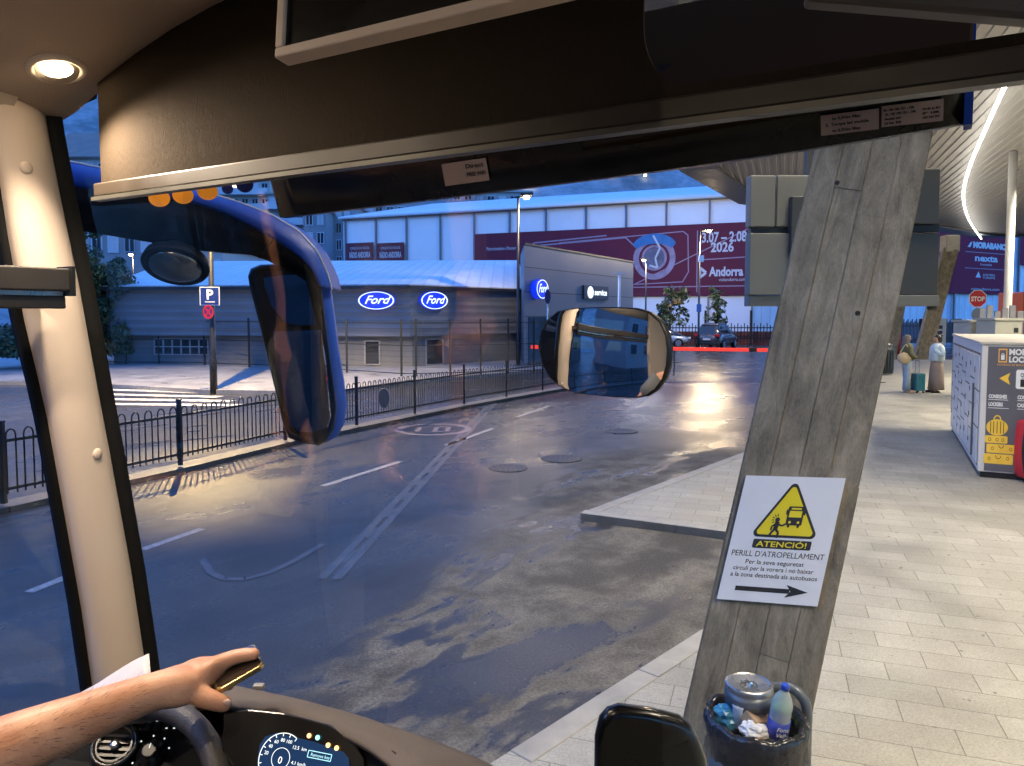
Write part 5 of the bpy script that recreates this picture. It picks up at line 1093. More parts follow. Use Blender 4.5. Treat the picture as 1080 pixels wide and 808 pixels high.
# ================================================================== PEOPLE ON THE PLATFORM
skinm = mat('skin', (.50, .28, .19), .5, var=.06, spec=.35)
def body(name, joints, edges, m, parent=None, label=None, cat=None, root=0, lv=2):
    me = bpy.data.meshes.new(name); me.from_pydata([j[0] for j in joints], edges, []); o = bpy.data.objects.new(name, me); C.objects.link(o); me.materials.append(m)
    sk = o.modifiers.new('skin', 'SKIN'); sk.use_smooth_shade = True
    for i, j in enumerate(joints):
        r = j[1]; v = me.skin_vertices[0].data[i]; v.radius = (r, r) if isinstance(r, (int, float)) else r; v.use_root = (i == root)
    ss = o.modifiers.new('s', 'SUBSURF'); ss.levels = lv; ss.render_levels = lv
    if parent: o.parent = parent
    return o
def woman(x, y, face, kind, label):
    """standing figure 1.63 m; face = +1 looks to +X, -1 looks to -X"""
    f = face; J = [((0, 0, .92), .13), ((0, 0, 1.12), .12), ((.0, 0, 1.32), .15), ((0, 0, 1.40), .06), ((.02 * f, 0, 1.46), .05), ((.03 * f, 0, 1.545), (.085, .075)), ((.02 * f, 0, 1.59), .07),
         ((0, -.10, .88), .10), ((.02, -.11, .50), .065), ((0, -.11, .10), .04), ((.13 * f, -.12, .035), .035),
         ((0, .10, .88), .10), ((.03 * f, .11, .50), .065), ((.05, .12, .10), .04), ((.17 * f, .13, .035), .035),
         ((0, -.17, 1.33), .055), ((-.02, -.21, 1.10), .042), None, ((0, .17, 1.33), .055), ((-.02, .21, 1.10), .042), None]
    if kind == 'jeans': J[17] = ((.16 * f, -.20, 1.00), .03); J[20] = ((.12 * f, .2, .96), .03)
    else: J[17] = ((.16 * f, -.10, 1.24), .03); J[20] = ((-.06, .2, .90), .03)
    E = [(0, 1), (1, 2), (2, 3), (3, 4), (4, 5), (5, 6), (0, 7), (7, 8), (8, 9), (9, 10), (0, 11), (11, 12), (12, 13), (13, 14), (2, 15), (15, 16), (16, 17), (2, 18), (18, 19), (19, 20)]
    o = body('person', J, E, skinm); o.location = (x, y, PZ); tag(o, label, 'person', None); bpy.context.view_layer.update()
    w = lambda p: Vector((x, y, PZ)) + Vector(p)
    def lo(name, rows, m, n=20):
        c = MB(); rg = []
        for (cx, cy, z, rx_, ry_) in rows: rg.append([w((cx + rx_ * math.cos(2 * math.pi * k / n) * (1 + .04 * math.sin(5 * k)), cy + ry_ * math.sin(2 * math.pi * k / n), z)) for k in range(n)])
        c.loft(rg); return c.build(name, m, o, smooth=True)
    def sleeve(pts, r, m): c = MB(); c.tube(smooth([w(p) for p in pts], 3), r, 10); c.build('sleeve', m, o)
    if kind == 'jeans':
        top = mat('olive_jacket', (.10, .095, .04), .8, var=.3, scale=14); jn = mat('pale_jeans', (.26, .33, .38), .8, var=.15, scale=10)
        lo('jacket', [(0, 0, .92, .16, .20), (0, 0, 1.05, .155, .19), (0, 0, 1.25, .165, .22), (0, 0, 1.36, .13, .20), (0, 0, 1.42, .07, .08)], top)
        for s_ in (-1, 1): lo('trouser_leg', [(.02 + s_ * .05, s_ * .12, .06, .10, .085), (.02 + s_ * .04, s_ * .11, .4, .082, .08), (.01 + s_ * .02, s_ * .10, .7, .09, .09), (0, s_ * .08, .95, .12, .12)], jn)
        for s_ in (-1, 1): sleeve([(0, s_ * .17, 1.34), (-.02, s_ * .24, 1.12), (.12 * f, s_ * .21, 1.02)], .062, top)
        lo('hair', [(-.07 * f, 0, 1.18, .04, .06), (-.07 * f, 0, 1.28, .08, .10), (-.05 * f, 0, 1.42, .10, .105), (-.02 * f, 0, 1.54, .11, .10), (0, 0, 1.63, .09, .085), (0, 0, 1.665, .04, .04)], mat('ash_grey_hair', (.14, .12, .10), .7, var=.5, scale=40, bump=.6, bscale=80))
    else:
        top = mat('pale_sweatshirt', (.50, .60, .64), .85, var=.08, scale=10, bump=.3, bscale=20); sk_ = mat('taupe_skirt', (.23, .18, .155), .8, var=.12, scale=8)
        lo('sweatshirt', [(0, 0, .90, .15, .19), (0, 0, .95, .18, .22), (0, 0, 1.15, .185, .235), (0, 0, 1.30, .17, .22), (0, 0, 1.37, .12, .17), (0, 0, 1.42, .07, .07)], top)
        lo('skirt', [(0, 0, .09, .21, .22), (0, 0, .35, .19, .205), (0, 0, .65, .17, .195), (0, 0, .93, .14, .175)], sk_)
        sleeve([(0, -.18, 1.33), (.0, -.28, 1.10), (.13 * f, -.12, 1.22)], .065, top); sleeve([(0, .18, 1.33), (-.08 * f, .26, 1.12), (-.07, .21, .95)], .065, top)
        lo('hair', [(-.06 * f, 0, 1.44, .05, .07), (-.04 * f, 0, 1.52, .09, .09), (-.02 * f, 0, 1.59, .095, .09), (-.01 * f, 0, 1.65, .07, .07)], mat('dark_hair', (.015, .01, .008), .5))
        c = MB(); bmesh.ops.create_icosphere(c.bm, subdivisions=2, radius=.05); bmesh.ops.translate(c.bm, verts=c.bm.verts, vec=w((-.1 * f, 0, 1.64))); c.build('hair_bun', mat('dark_hair', None), o, smooth=True)
    for (fx, fy) in ((.05, -.11), (.09, .13)):
        c = MB(); c.box(w((fx * f + .03 * f, fy, .03)), (.24, .09, .06)); c.build('shoe', black if kind != 'jeans' else mat('sand_shoe', (.4, .26, .2), .6), o, bevel=.02)
    c = MB(); fx = .095 * f; bmesh.ops.create_icosphere(c.bm, subdivisions=1, radius=.018); bmesh.ops.translate(c.bm, verts=c.bm.verts, vec=w((.03 * f + fx, 0, 1.53))); c.build('nose', skinm, o, smooth=True)
    return o
g1 = G(957, 414, PZ); g2 = G(987, 414, PZ)
woman(g1.x - .05, g1.y, 1, 'jeans', 'woman with long grey hair, olive jacket and pale wide jeans carrying a beige bag')
woman(g2.x, g2.y, -1, 'skirt', 'woman with dark tied hair, pale sweatshirt and long taupe skirt')
bagc = Vector((g1.x - .20, g1.y - .16, PZ + 1.0)); c = MB(); bmesh.ops.create_icosphere(c.bm, subdivisions=3, radius=1)
for v in c.bm.verts: k = 1 + .15 * noise.noise(v.co * 2); v.co = Vector((v.co.x * .20 * k, v.co.y * .10 * k, v.co.z * .16 * k - .02 * v.co.x)) + bagc
e = empty('shoulder_bag', bagc, 'soft beige shoulder bag on the back of the grey-haired woman', 'bag'); c.build('bag_body', mat('beige_canvas', (.46, .36, .22), .8, bump=.5, bscale=20), e, smooth=True)
c = MB(); c.tube(smooth([bagc + Vector((-.14, 0, .12)), bagc + Vector((.02, -.02, .38)), bagc + Vector((.18, 0, .1))], 5), .014, 6); c.build('bag_strap', mat('beige_canvas', None), e)
sc = Vector((g1.x + .26, g1.y - .05, PZ)); e = empty('teal_suitcase', sc, 'upright teal cabin suitcase between the two women', 'suitcase'); c = MB(); c.box(sc + ZA * .31, (.26, .36, .50)); c.build('shell', mat('teal_shell', (.015, .13, .16), .4, var=.15), e, bevel=.03)
c = MB()
for dy in (-.1, .1): c.bar(sc + Vector((-.02, dy, .56)), sc + Vector((-.02, dy, .92)), .014)
c.bar(sc + Vector((-.02, -.11, .92)), sc + Vector((-.02, .11, .92)), .022); c.build('handle', steel, e); c = MB()
for dx in (-.09, .09):
    for dy in (-.13, .13): c.lathe(sc + Vector((dx, dy, .03)), [(.025, -.012), (.03, 0), (.025, .012)], 10, ax=(Vector((1, 0, 0)), ZA, Vector((0, 1, 0))))
c.build('wheels', rubber, e)
# far litter bin
q = G(932, 395, PZ); e = empty('litter_bin', q, 'distant dark ribbed litter bin at the foot of the far pillar', 'litter bin'); c = MB(); hb = 1.0
c.lathe(q, [(.30, .05), (.31, hb - .12), (.33, hb - .1), (.33, hb)], 20, smooth=True)
for k in range(20): a = R(k * 18); c.bar(q + Vector((.315 * math.cos(a), .315 * math.sin(a), .06)), q + Vector((.325 * math.cos(a), .325 * math.sin(a), hb - .1)), .03, .02)
c.build('bucket', mat('bin_dark', (.03, .04, .045), .4), e); c = MB(); c.lathe(q + ZA * (hb + .12), [(.26, -.02), (.28, 0), (.2, .05), (.05, .06)], 20)
for a in (0, 2.1, 4.2): c.bar(q + Vector((.27 * math.cos(a), .27 * math.sin(a), hb)), q + Vector((.27 * math.cos(a), .27 * math.sin(a), hb + .12)), .02)
c.build('hood', steel, e)
c = MB(); q = G(925, 404, PZ); c.slab([q + Vector((-.4, 0, .004)), q + Vector((.35, .1, .004)), q + Vector((.35, .35, .004)), q + Vector((-.4, .3, .004))], ZA * .01); tag(c.build('floor_grate', iron), 'small dark metal grate in the paving near the far bin', 'grate')
# ================================================================== COACH (the place the photo is taken from)
ch = empty('coach', B(-.35, .5, 0), 'cream lined front of the coach around the windscreen', 'coach')
frit = mat('windscreen_frit', (.006, .006, .007), .25, var=.1)
lining = mat('roof_lining', (.48, .41, .34), .72, var=.03, scale=4, bump=.25, bscale=400, spec=.25)
# windscreen: curved and raked sheet
mb = MB(); rows = []
for j in range(9):
    z = 1.15 + (3.15 - 1.15) * j / 8; rows.append([B(-1.53 + 2.4 * i / 30, glassF(-1.53 + 2.4 * i / 30, z), z) for i in range(31)])
mb.loft(rows, closed_ring=False); mb.build('windscreen', glass, ch, smooth=True)
# left side window
mb = MB(); ZS0, ZS1 = 1.2, 2.62
mb.f([B(-1.56, .84, ZS0), B(-1.56, -.55, ZS0), B(-1.56, -.55, ZS1), B(-1.56, .84, ZS1)]); mb.build('side_window', sglass, ch)
mb = MB(); lp = []
for (f0, z0, a0) in ((.66, 1.31, -90), (.66, 2.49, 0), (-.26, 2.49, 90), (-.26, 1.31, 180)):
    for k in range(5):
        a = R(a0 + 90 * k / 4); lp.append(B(-1.55, f0 + .1 * math.cos(a), z0 + .1 * math.sin(a)))
# A-pillar: lofted between its left and right silhouettes, real thickness
lft = [(-40, 40), (-4, 180), (8, 260), (24, 340), (46, 430), (66, 540), (84, 640), (97, 730), (106, 800), (112, 850)]
rgt = [(40, 60), (50, 132), (66, 215), (84, 300), (102, 400), (121, 500), (139, 600), (155, 705), (166, 800), (172, 850)]
def lerp_chain(ch_, t):
    k = t * (len(ch_) - 1); i = min(int(k), len(ch_) - 2); f = k - i; return tuple(ch_[i][j] * (1 - f) + ch_[i + 1][j] * f for j in (0, 1))
rings = []
for j in range(25):
    t = j / 24; a = lerp_chain(lft, t); b = lerp_chain(rgt, t)
    pa = PL(a[0], a[1], -1.545); pb = PG(b[0], b[1], .012)
    if (pb - pa).length > .5: pb = pa + (pb - pa).normalized() * .16
    mid = (pa + pb) / 2; out_ = Vector((mid.x, mid.y, 0)).normalized(); ring = []
    for k in range(9):
        u = k / 8; p = pa.lerp(pb, u); bulge = math.sin(math.pi * u) ** .55; ring.append(p - out_ * (.035 * bulge))
    ring += [pb + out_ * .03, pa + out_ * .03]; rings.append(ring)
mb = MB(); mb.loft(rings); mb.build('a_pillar', cream, ch, smooth=True)
ap = rings
for (px, py) in ((28, 177), (103, 479)):
    from mathutils.bvhtree import BVHTree
    bv_ = BVHTree.FromPolygons([p_ for r_ in ap for p_ in r_], [(j_ * 11 + k_, j_ * 11 + (k_ + 1) % 11, (j_ + 1) * 11 + (k_ + 1) % 11, (j_ + 1) * 11 + k_) for j_ in range(24) for k_ in range(11)])
    d = ray(px, py).normalized(); q, ax3, _i, _d = bv_.ray_cast(EYE, d); ax3 = ax3 if ax3.dot(d) < 0 else -ax3; q = q - ax3 * .0005; mb = MB(); mb.lathe(q - ax3 * .004, [(.0125, 0), (.012, .005), (.008, .0075), (.002, .008)], 20, ax=(ax3.orthogonal().normalized(), ax3.cross(ax3.orthogonal().normalized()), ax3)); mb.build('screw_cap', cream, ch)
# black rubber edge to the right of the pillar
mb = MB(); rr1 = []
for j in range(25):
    t = j / 24; b = lerp_chain(rgt, t); p = PG(b[0] - 3, b[1], .006); q = PG(b[0] + 13 + 4 * (1 - t) , b[1], .006); n_ = Vector((p.x, p.y, 0)).normalized(); rr1.append([p - n_ * .006, q - n_ * .006, q + n_ * .004, p + n_ * .004])
mb.loft(rr1); mb.build('screen_seal', rubber, ch)
mb = MB(); rr1 = []
for j in range(25):
    t = j / 24; b = lerp_chain(lft, t); p = PL(b[0] - 7, b[1], -1.545); q = PL(b[0] + 4, b[1], -1.545); n_ = LA; rr1.append([p + n_ * .004, q + n_ * .004, q - n_ * .02, p - n_ * .02])
mb.loft(rr1); mb.build('window_seal', rubber, ch)
# upper corner frit patch
mb = MB(); cf = [(46, 128), (62, 122), (102, 104), (104, 92), (60, 96), (30, 110)]
mb.f([PG(x, y, .008) for x, y in cf]); o = mb.build('corner_frit', frit, ch)
# roof lining
def ceilz(l, F): return 2.875 - .15 * max(0, min(1, (-l - .85) / .70)) ** 2 + .06 * (.86 - F) - .05 * max(0, l + .1) ** 2
mb = MB(); rows = []
for j in range(16):
    F = .87 - 3.4 * j / 15
    if j == 0: F = .865
    rows.append([B(-1.60 + 2.55 * i / 24, F, ceilz(-1.60 + 2.55 * i / 24, F)) for i in range(25)])
mb.loft(rows, closed_ring=False); o = mb.build('roof_lining', lining, ch, smooth=True); s_ = o.modifiers.new('s', 'SOLIDIFY'); s_.thickness = .03; s_.offset = 1
# lining corner between roof and pillar
mb = MB(); rows = []
for j in range(12):
    F = .76 - 1.6 * j / 11; l0 = -1.60; rows.append([B(-1.50, F, ceilz(-1.5, F) + .004), B(-1.56, F, ceilz(-1.56, F) - .02), B(-1.585, F, ceilz(-1.56, F) - .08), B(-1.60, F, ZS1 - .02)])
mb.loft(rows, closed_ring=False); o = mb.build('cove_panel', lining, ch, smooth=True); s_ = o.modifiers.new('s', 'SOLIDIFY'); s_.thickness = .015; s_.offset = 0
# exterior roof skin keeps the daylight out
mb = MB(); mb.slab([B(-1.66, .85, 3.02), B(.95, .85, 3.02), B(.95, -3.0, 3.02), B(-1.66, -3.0, 3.02)], (0, 0, .2)); mb.build('outer_roof', busblue, ch)
mb = MB(); mb.slab([B(-1.575, .80, .5), B(-1.575, -3, .5), B(-1.575, -3, ZS0), B(-1.575, .8, ZS0)], LA * -.06); mb.slab([B(-1.575, -.55, ZS0), B(-1.575, -3, ZS0), B(-1.575, -3, 3.0), B(-1.575, -.55, 3.0)], LA * -.06); mb.build('side_wall', cream, ch)
mb = MB(); mb.slab([B(-1.5, -.35, 1.2), B(-1.5, -.62, 1.2), B(-1.53, -.62, 2.8), B(-1.53, -.25, 2.8)], LA * -.04); mb.build('b_pillar', cream, ch, bevel=.02)
mb = MB(); mb.slab([B(-1.62, -3, .9), B(.9, -3, .9), B(.9, -3, 3.0), B(-1.62, -3, 3.0)], FA * -.05); mb.build('rear_curtain', mat('dark_fabric', (.05, .04, .035), .9), ch)
mb = MB(); mb.slab([B(-1.6, 1.2, .9), B(-.2, 1.2, .9), B(-.2, -3, .9), B(-1.6, -3, .9)], (0, 0, -.1)); mb.build('floor', mat('coach_floor', (.05, .05, .055), .6), ch)
# black header over the windscreen, following the glass
mb = MB(); rg = []
for i in range(30):
    l = -1.27 + (1.27 + .024) * i / 29; t = i / 29; zb = 2.35 + .212 + .088 * t; zt_ = 2.79
    F0 = glassF(l, zb) - .035; F1 = glassF(l, zt_) - .05; rg.append([B(l, F0, zb), B(l, F0 + .02, zb), B(l, F1 + .03, zt_), B(l, F1, zt_)])
mb.loft(rg); hd = mb.build('header_panel', frit, ch)
mb = MB(); l = .020; F0 = glassF(l, 2.7) - .03; mb.slab([B(l, F0, 2.645), B(l + .012, F0, 2.645), B(l + .012, F0 - .06, 2.96), B(l, F0 - .06, 2.96)], FA * .04); mb.build('blue_end_strip', busblue, ch)
def PH(px, py, off=.003):                                            # sight line meets the header's inner face
    d = ray(px, py); t = .5
    while t < 3:
        p = EYE + d * t; l = p.dot(LA); k = (p.z - 2.6) / .19; F0 = glassF(l, 2.6) - .035; F1 = glassF(l, 2.79) - .05
        if p.dot(FA) > F0 + (F1 - F0) * k - off: return p
        t += .0004
    return p
def sticker(c4, m, name, lines, label, cat='sticker', grp=None):
    q = [PH(*c) for c in c4]; cc = sum(q, Vector()) / 4; u = (q[1] - q[0] + q[2] - q[3]).normalized(); v = (q[0] - q[3] + q[1] - q[2]); v = (v - u * v.dot(u)).normalized(); n_ = u.cross(v)
    if n_.dot(EYE - cc) < 0: n_ = -n_
    w = ((q[1] - q[0]).length + (q[2] - q[3]).length) / 2; h = ((q[0] - q[3]).length + (q[1] - q[2]).length) / 2; fr = Fr(cc, u, v, n_)
    e = empty(name, cc, label, cat, grp); m_ = MB(); fr.rect(m_, -w / 2, -h / 2, w / 2, h / 2, .004, .0006); m_.build('paper', m, e)
    m_ = MB()
    for (s_, x, y, sz, wd) in lines: fr.text(m_, s_, (x - .5) * w, (y - .5) * h, sz * h, .0052, width=wd * w if wd else None, bold=.0003)
    m_.build('lettering', ink, e); return e
pnk = mat('label_paper', (.50, .37, .31), .5, var=.04)
sticker([(866, 122), (927, 114), (927, 136), (866, 143)], pnk, 'instruction_label', [('to 0,5Nm Max', .2, .72, .2, .5), ('2.  Torque led module', .08, .43, .2, .75), ('to 0,5Nm Max', .2, .12, .2, .5)], 'left pale label with torque instructions on the black header', grp='paper labels on the black header')
sticker([(930, 112), (995, 104), (995, 127), (930, 134)], pnk, 'instruction_label', [('Ex. 100 100 12:1 - 100', .03, .74, .14, .5), ('Ex. 100 100 12:1 - 100', .06, .54, .14, .5), ('Module 24V', .05, .32, .13, .28), ('0,5 Nm  IP20', .05, .12, .13, .28), ('Made in EU', .67, .6, .12, .28), ('E9 10R', .67, .4, .12, .28), ('LED 24V 2W', .67, .2, .12, .28)], 'right pale label with small type columns on the black header', grp='paper labels on the black header')
sticker([(467, 173), (514, 166), (516, 190), (470, 196)], pnk, 'wifi_label', [('Direct', .52, .66, .26, .40), ('FREE WIFI', .52, .30, .24, .42)], 'small pale free wifi label half under the roller blind', grp=None)
# round window stickers left, seen below the blind
orm = mat('orange_sticker_glow', (.9, .32, .03), .5, emit=(1, .33, .02), estr=.08); nvy = mat('navy_sticker', (.02, .03, .22), .5)  # orange stickers are given a faint glow of their own, no lamp there
mb = MB()
for i, (px, py, r_, m, lb) in enumerate(((168, 209, .0185, orm, 'leftmost of three round orange stickers on the windscreen'), (193, 206, .0185, orm, 'middle of three round orange stickers on the windscreen'), (219, 202, .0185, orm, 'rightmost of three round orange stickers on the windscreen'), (240, 199, .012, nvy, 'small navy round sticker just right of the orange ones'), (258, 194, .019, nvy, 'larger navy round sticker left of the black header'))):
    q = PG(px, py, .004); u = PG(px + 8, py, .004) - PG(px - 8, py, .004); u.normalize(); v = PG(px, py - 8, .004) - PG(px, py + 8, .004); v = (v - u * v.dot(u)).normalized(); n_ = u.cross(v); n_ = n_ if n_.dot(EYE - q) > 0 else -n_
    c = MB(); Fr(q, u, v, n_).ell(c, 0, 0, r_ * (1.15 if i < 3 else 1), r_, .0, .0008); tag(c.build('round_sticker', m), lb, 'sticker', 'round stickers on the windscreen')

# main roller blind in front of the header
fab = mat('blind_fabric', (.030, .022, .015), .95, spec=.05, var=.1, scale=300, bump=.3, bscale=900, stretch=(1, 1, .12)); alub = mat('blind_bar_metal', (.035, .026, .018), .45, metal=.2, stretch=(1, 1, 1), var=.1)
FBL = .85; zB = 2.35 + .216
bl = empty('roller_blind', B(-.8, FBL, 2.87), 'dark brown fabric roller blind pulled down over the windscreen top', 'blind')
l0 = PF(107, 200, FBL).dot(LA); l1 = -.313; pts = [(l0, zB + .03), (l0 - .004, 2.89), (l1, 2.89)]
rr_ = .075
pts += [(l1, zB + .045 + rr_)] + [(l1 + rr_ * (1 - math.cos(R(a))) * .75, zB + .045 + rr_ * (1 - math.sin(R(a)))) for a in (15, 30, 45, 60, 75, 90)]
pts += [(.46, zB + .045), (.46, zB + .03)]
mb = MB(); 
mb.slab([B(l, FBL, z) for l, z in pts], FA * .003); mb.build('blind_cloth', fab, bl)
mb = MB(); mb.box(B((l0 + .46) / 2 - .003, FBL - .004, zB + .018), (.46 - l0 + .012, .014, .026), Matrix((LA, FA, ZA)).transposed()); mb.build('bottom_bar', alub, bl, bevel=.003)
mb = MB(); mb.box(B((l0 + .46) / 2 - .003, FBL - .006, zB + .001), (.46 - l0 + .014, .018, .007), Matrix((LA, FA, ZA)).transposed()); mb.build('bar_lip', mat('bar_lip', (.09, .085, .07), .4, metal=.5), bl)
mb = MB(); mb.tube([B(l0, FBL + .03, 2.905), B(l1, FBL + .03, 2.905)], .03, 14); mb.build('roller_tube', black, bl)
# brown panel behind, right part
fab2 = mat('panel_brown', (.035, .024, .016), .95, spec=.02, var=.08, scale=6)
l2, l3 = -.60, .027; Fp = 1.30
mb = MB(); mb.slab([B(l2, Fp, 2.66), B(l3, Fp, 2.69), B(l3, Fp, 2.891), B(l2, Fp, 2.891)], FA * .03); o = tag(mb.build('sun_visor_panel', fab2, bevel=.004), 'flat brown visor panel behind the blind on the right', 'visor')
# dark arm upper right
mb = MB(); a = P(850, -6, .80); b = P(1100, 14, .74); mb.bar(a, b, .03, .022, up=ZA); tag(mb.build('grab_rail', mat('rail_brown', (.09, .072, .055), .5), bevel=.005), 'dark brown rail crossing the top right corner', 'rail')
# ceiling lamp
q = None
d = ray(60, 73); t = .3
while t < 4:
    p = EYE + d * t
    if p.z > ceilz(p.dot(LA), p.dot(FA)): q = p; break
    t += .001
LQ = q; nrm = Vector((.0, 0, -1)) + LA * .25; nrm.normalize()
axl = (nrm.orthogonal().normalized(), nrm.cross(nrm.orthogonal().normalized()), -nrm)
e = empty('ceiling_lamp', LQ, 'round recessed reading lamp glowing in the cream ceiling', 'lamp')
mb = MB(); mb.lathe(LQ + nrm * .006, [(.043, .03), (.050, .02), (.050, .004), (.044, 0), (.036, .004), (.031, .02)], 32, ax=axl); mb.build('bezel', mat('bezel_cream', (.62, .55, .45), .4), e)
mb = MB(); mb.lathe(LQ + nrm * .005, [(.026, .004), (.022, 0), (.006, -.001)], 24, ax=axl); mb.build('lens', emis('lamp_lens', (1, .78, .5), 12), e)
print('LAMP', LQ)
l = light('reading_light', 'SPOT', LQ + nrm * .05, 16, (1, .82, .62), spot_size=R(150), spot_blend=1, shadow_soft_size=.012); aim(l, P(150, 740, .98)); l.parent = e; l.matrix_parent_inverse = e.matrix_world.inverted()
for (l_, F_, en) in ((-1.16, .34, 8.5), (-.30, -.45, 12.5)):  # unseen fill lamps added to brighten the cabin and the driver's arm
    q = B(l_, F_, ceilz(l_, F_)); e2 = empty('ceiling_lamp', q, 'added unseen fill lamp in the coach ceiling, on the %s' % ('window side' if l_ < -1 else 'aisle side'), 'lamp'); mb = MB(); mb.lathe(q - ZA * .012, [(.05, .03), (.058, .02), (.058, .004), (.050, 0), (.036, .01)], 24); mb.build('bezel', MATS['bezel_cream'], e2); mb = MB(); mb.lathe(q - ZA * .010, [(.03, .004), (.022, 0), (.006, -.001)], 20); mb.build('lens', MATS['lamp_lens'], e2)
    l = light('reading_light', 'SPOT', q - ZA * .03, en, (1, .82, .62), (0, 0, 0), spot_size=R(172), spot_blend=.9, shadow_soft_size=.02); l.parent = e2; l.matrix_parent_inverse = e2.matrix_world.inverted()
# side blind cassette left
e = empty('side_blind', PL(35, 300, -1.5), 'dark horizontal bars of the side window blind crossing the pillar', 'blind')
yb = 1.40
mb = MB(); b = P(69, 295.5, yb); a = b - FA * .9; mb.bar(a, b, .035, .042); mb.build('cassette', mat('blind_case', (.035, .03, .026), .4), e, bevel=.003)
mb = MB(); b = P(66, 319, yb); a = b - FA * .9; mb.bar(a, b, .025, .024); mb.build('pull_bar', mat('blind_case', None), e, bevel=.003); mb = MB(); b = P(64, 309, yb); a = b - FA * .9; mb.bar(a, b, .016, .012); mb.build('rail', steel, e)
mb = MB(); mb.box(P(70, 297, yb), (.05, .006, .055), Matrix((LA, FA, ZA)).transposed()); mb.build('end_cap', black, e); mb = MB(); a = P(52, 298, yb); mb.bar(a, a - LA * .09, .03, .02); mb.build('wall_bracket', black, e)
# TV monitor
e = empty('monitor', P(430, 20, .8), 'drop-down monitor with cream frame at the top edge', 'monitor')
A0 = P(289, 61, .80); A1 = P(600, -13, .66); u = (A1 - A0); u_ = u.normalized(); W2 = u.length; v_ = (ZA * 1 + Vector((-.02, .16, 0))); v_ = (v_ - u_ * v_.dot(u_)).normalized(); n_ = u_.cross(v_)
if n_.dot(EYE - A0) < 0: n_ = -n_
fr = Fr(A0, u_, v_, n_); hM = .30
mb = MB(); 
def tp_(x, y, d): return fr.p(x, y, d)
wdt = .011
for (x0, y0, x1, y1) in ((0, 0, W2, wdt), (0, wdt, wdt, hM), (W2 - wdt, wdt, W2, hM), (wdt, hM - wdt, W2 - wdt, hM)): mb.slab([tp_(x0, y0, 0), tp_(x1, y0, 0), tp_(x1, y1, 0), tp_(x0, y1, 0)], n_ * -.022)
mb.build('frame', cream, e, bevel=.002)
mb = MB(); mb.slab([tp_(wdt, wdt, -.004), tp_(W2 - wdt, wdt, -.004), tp_(W2 - wdt, hM - wdt, -.004), tp_(wdt, hM - wdt, -.004)], n_ * -.015); mb.build('screen', mat('dark_screen', (.004, .004, .004), .25), e)
# interior mirror (oval, really reflecting)
MC = P(636, 371, 1.33)
e = empty('interior_mirror', MC, 'wide rounded rear-view mirror in front of the windscreen showing the driver side window', 'mirror')
tgt = B(-1.56, .42, 2.26)
nr = ((tgt - MC).normalized() - (MC - EYE).normalized()).normalized()
# outline traced on the mirror's own plane
def onm(px, py, off=0):
    d = ray(px, py); t = (MC + nr * off - EYE).dot(nr) / d.dot(nr); return EYE + d * t
def superell(n, k): return [(math.copysign(abs(math.cos(2 * math.pi * i / n)) ** k, math.cos(2 * math.pi * i / n)), math.copysign(abs(math.sin(2 * math.pi * i / n)) ** k, math.sin(2 * math.pi * i / n))) for i in range(n)]
ml = [(568, 366), (571, 350), (578, 338), (590, 329), (608, 326), (630, 325), (652, 325), (672, 326), (686, 330), (697, 340), (703, 354), (705, 370), (704, 385), (700, 399), (692, 411), (683, 417), (670, 419), (650, 418), (630, 416), (610, 414), (594, 408), (582, 399), (573, 385)]
mp_ = [onm(p[0] - 5, p[1]) for p in ml]; cm = sum(mp_, Vector()) / len(mp_)
maxr = max((p - cm).length for p in mp_)
mb = MB(); rings = []
K_ = .55
def sph(p): r2 = (p - cm).length_squared; return p - nr * (r2 * K_)
for s_ in (1, .92, .8, .65, .5, .35, .2, .08): rings.append([sph(cm + (p - cm) * s_) for p in mp_])
mb.loft(rings, caps=False); mb.f(rings[-1]); o = mb.build('mirror_glass', mirror_m, e, smooth=True)
mb = MB(); back = [[cm + (p - cm) * s_ - nr * (z + K_ * ((p - cm) * s_).length_squared) for p in mp_] for s_, z in ((1.0, .0), (1.022, .001), (1.03, .008), (1.0, .02), (.8, .035), (.3, .042))]
mb.loft(back, caps=False); mb.f(back[-1]); mb.build('mirror_housing', black, e, smooth=True)
mb = MB(); g_ = MC - nr * .05; hit = B(MC.dot(LA) + .02, glassF(MC.dot(LA) + .02, MC.z) - .01, MC.z - .02); mb.tube([g_, hit], .012, 10); mb.lathe(hit, [(.03, -.01), (.03, .0)], 20, ax=(LA, ZA, FA)); mb.build('mirror_stem', black, e)

# ================================================================== EXTERIOR MIRROR ARM (blue) AND MIRRORS
blk2 = mat('moulded_black', (.006, .006, .006), .5, spec=.2, bump=.15, bscale=300)
arm = empty('exterior_mirror', P(210, 240, 2.0), 'big blue mirror arm with black long mirror outside the left of the windscreen', 'mirror')
top = [(20, 158), (75, 171), (110, 178), (160, 190), (203, 200), (245, 211), (285, 226), (315, 244), (335, 266), (346, 290), (350, 306)]
mid = [(30, 188), (82, 198), (115, 203), (160, 208), (203, 214), (240, 226), (272, 243), (298, 258), (316, 271), (330, 285), (338, 300)]
bot = [(40, 232), (82, 243), (118, 249), (160, 256), (200, 263), (232, 266), (262, 268), (280, 274), (296, 282), (312, 290), (322, 300)]
ts = 6
def chain(c, Y0, Y1, n=40): 
    out = []
    for k in range(n):
        q = lerp_chain(c, k / (n - 1)); out.append(P(q[0], q[1], Y0 + (Y1 - Y0) * (k / (n - 1))))
    return out
tc_, mc_, bc_ = chain(top, 1.82, 2.02), chain(mid, 1.78, 1.98), chain(bot, 1.86, 2.02)
fw = Vector((.1, .98, 0)).normalized()
mb = MB(); mb.loft([[t, t.lerp(m, .35) - fw * .035, t.lerp(m, .75) - fw * .03, m, m + fw * .1, t + fw * .08] for t, m in zip(tc_, mc_)]); mb.build('arm_shell', busblue, arm, smooth=False)
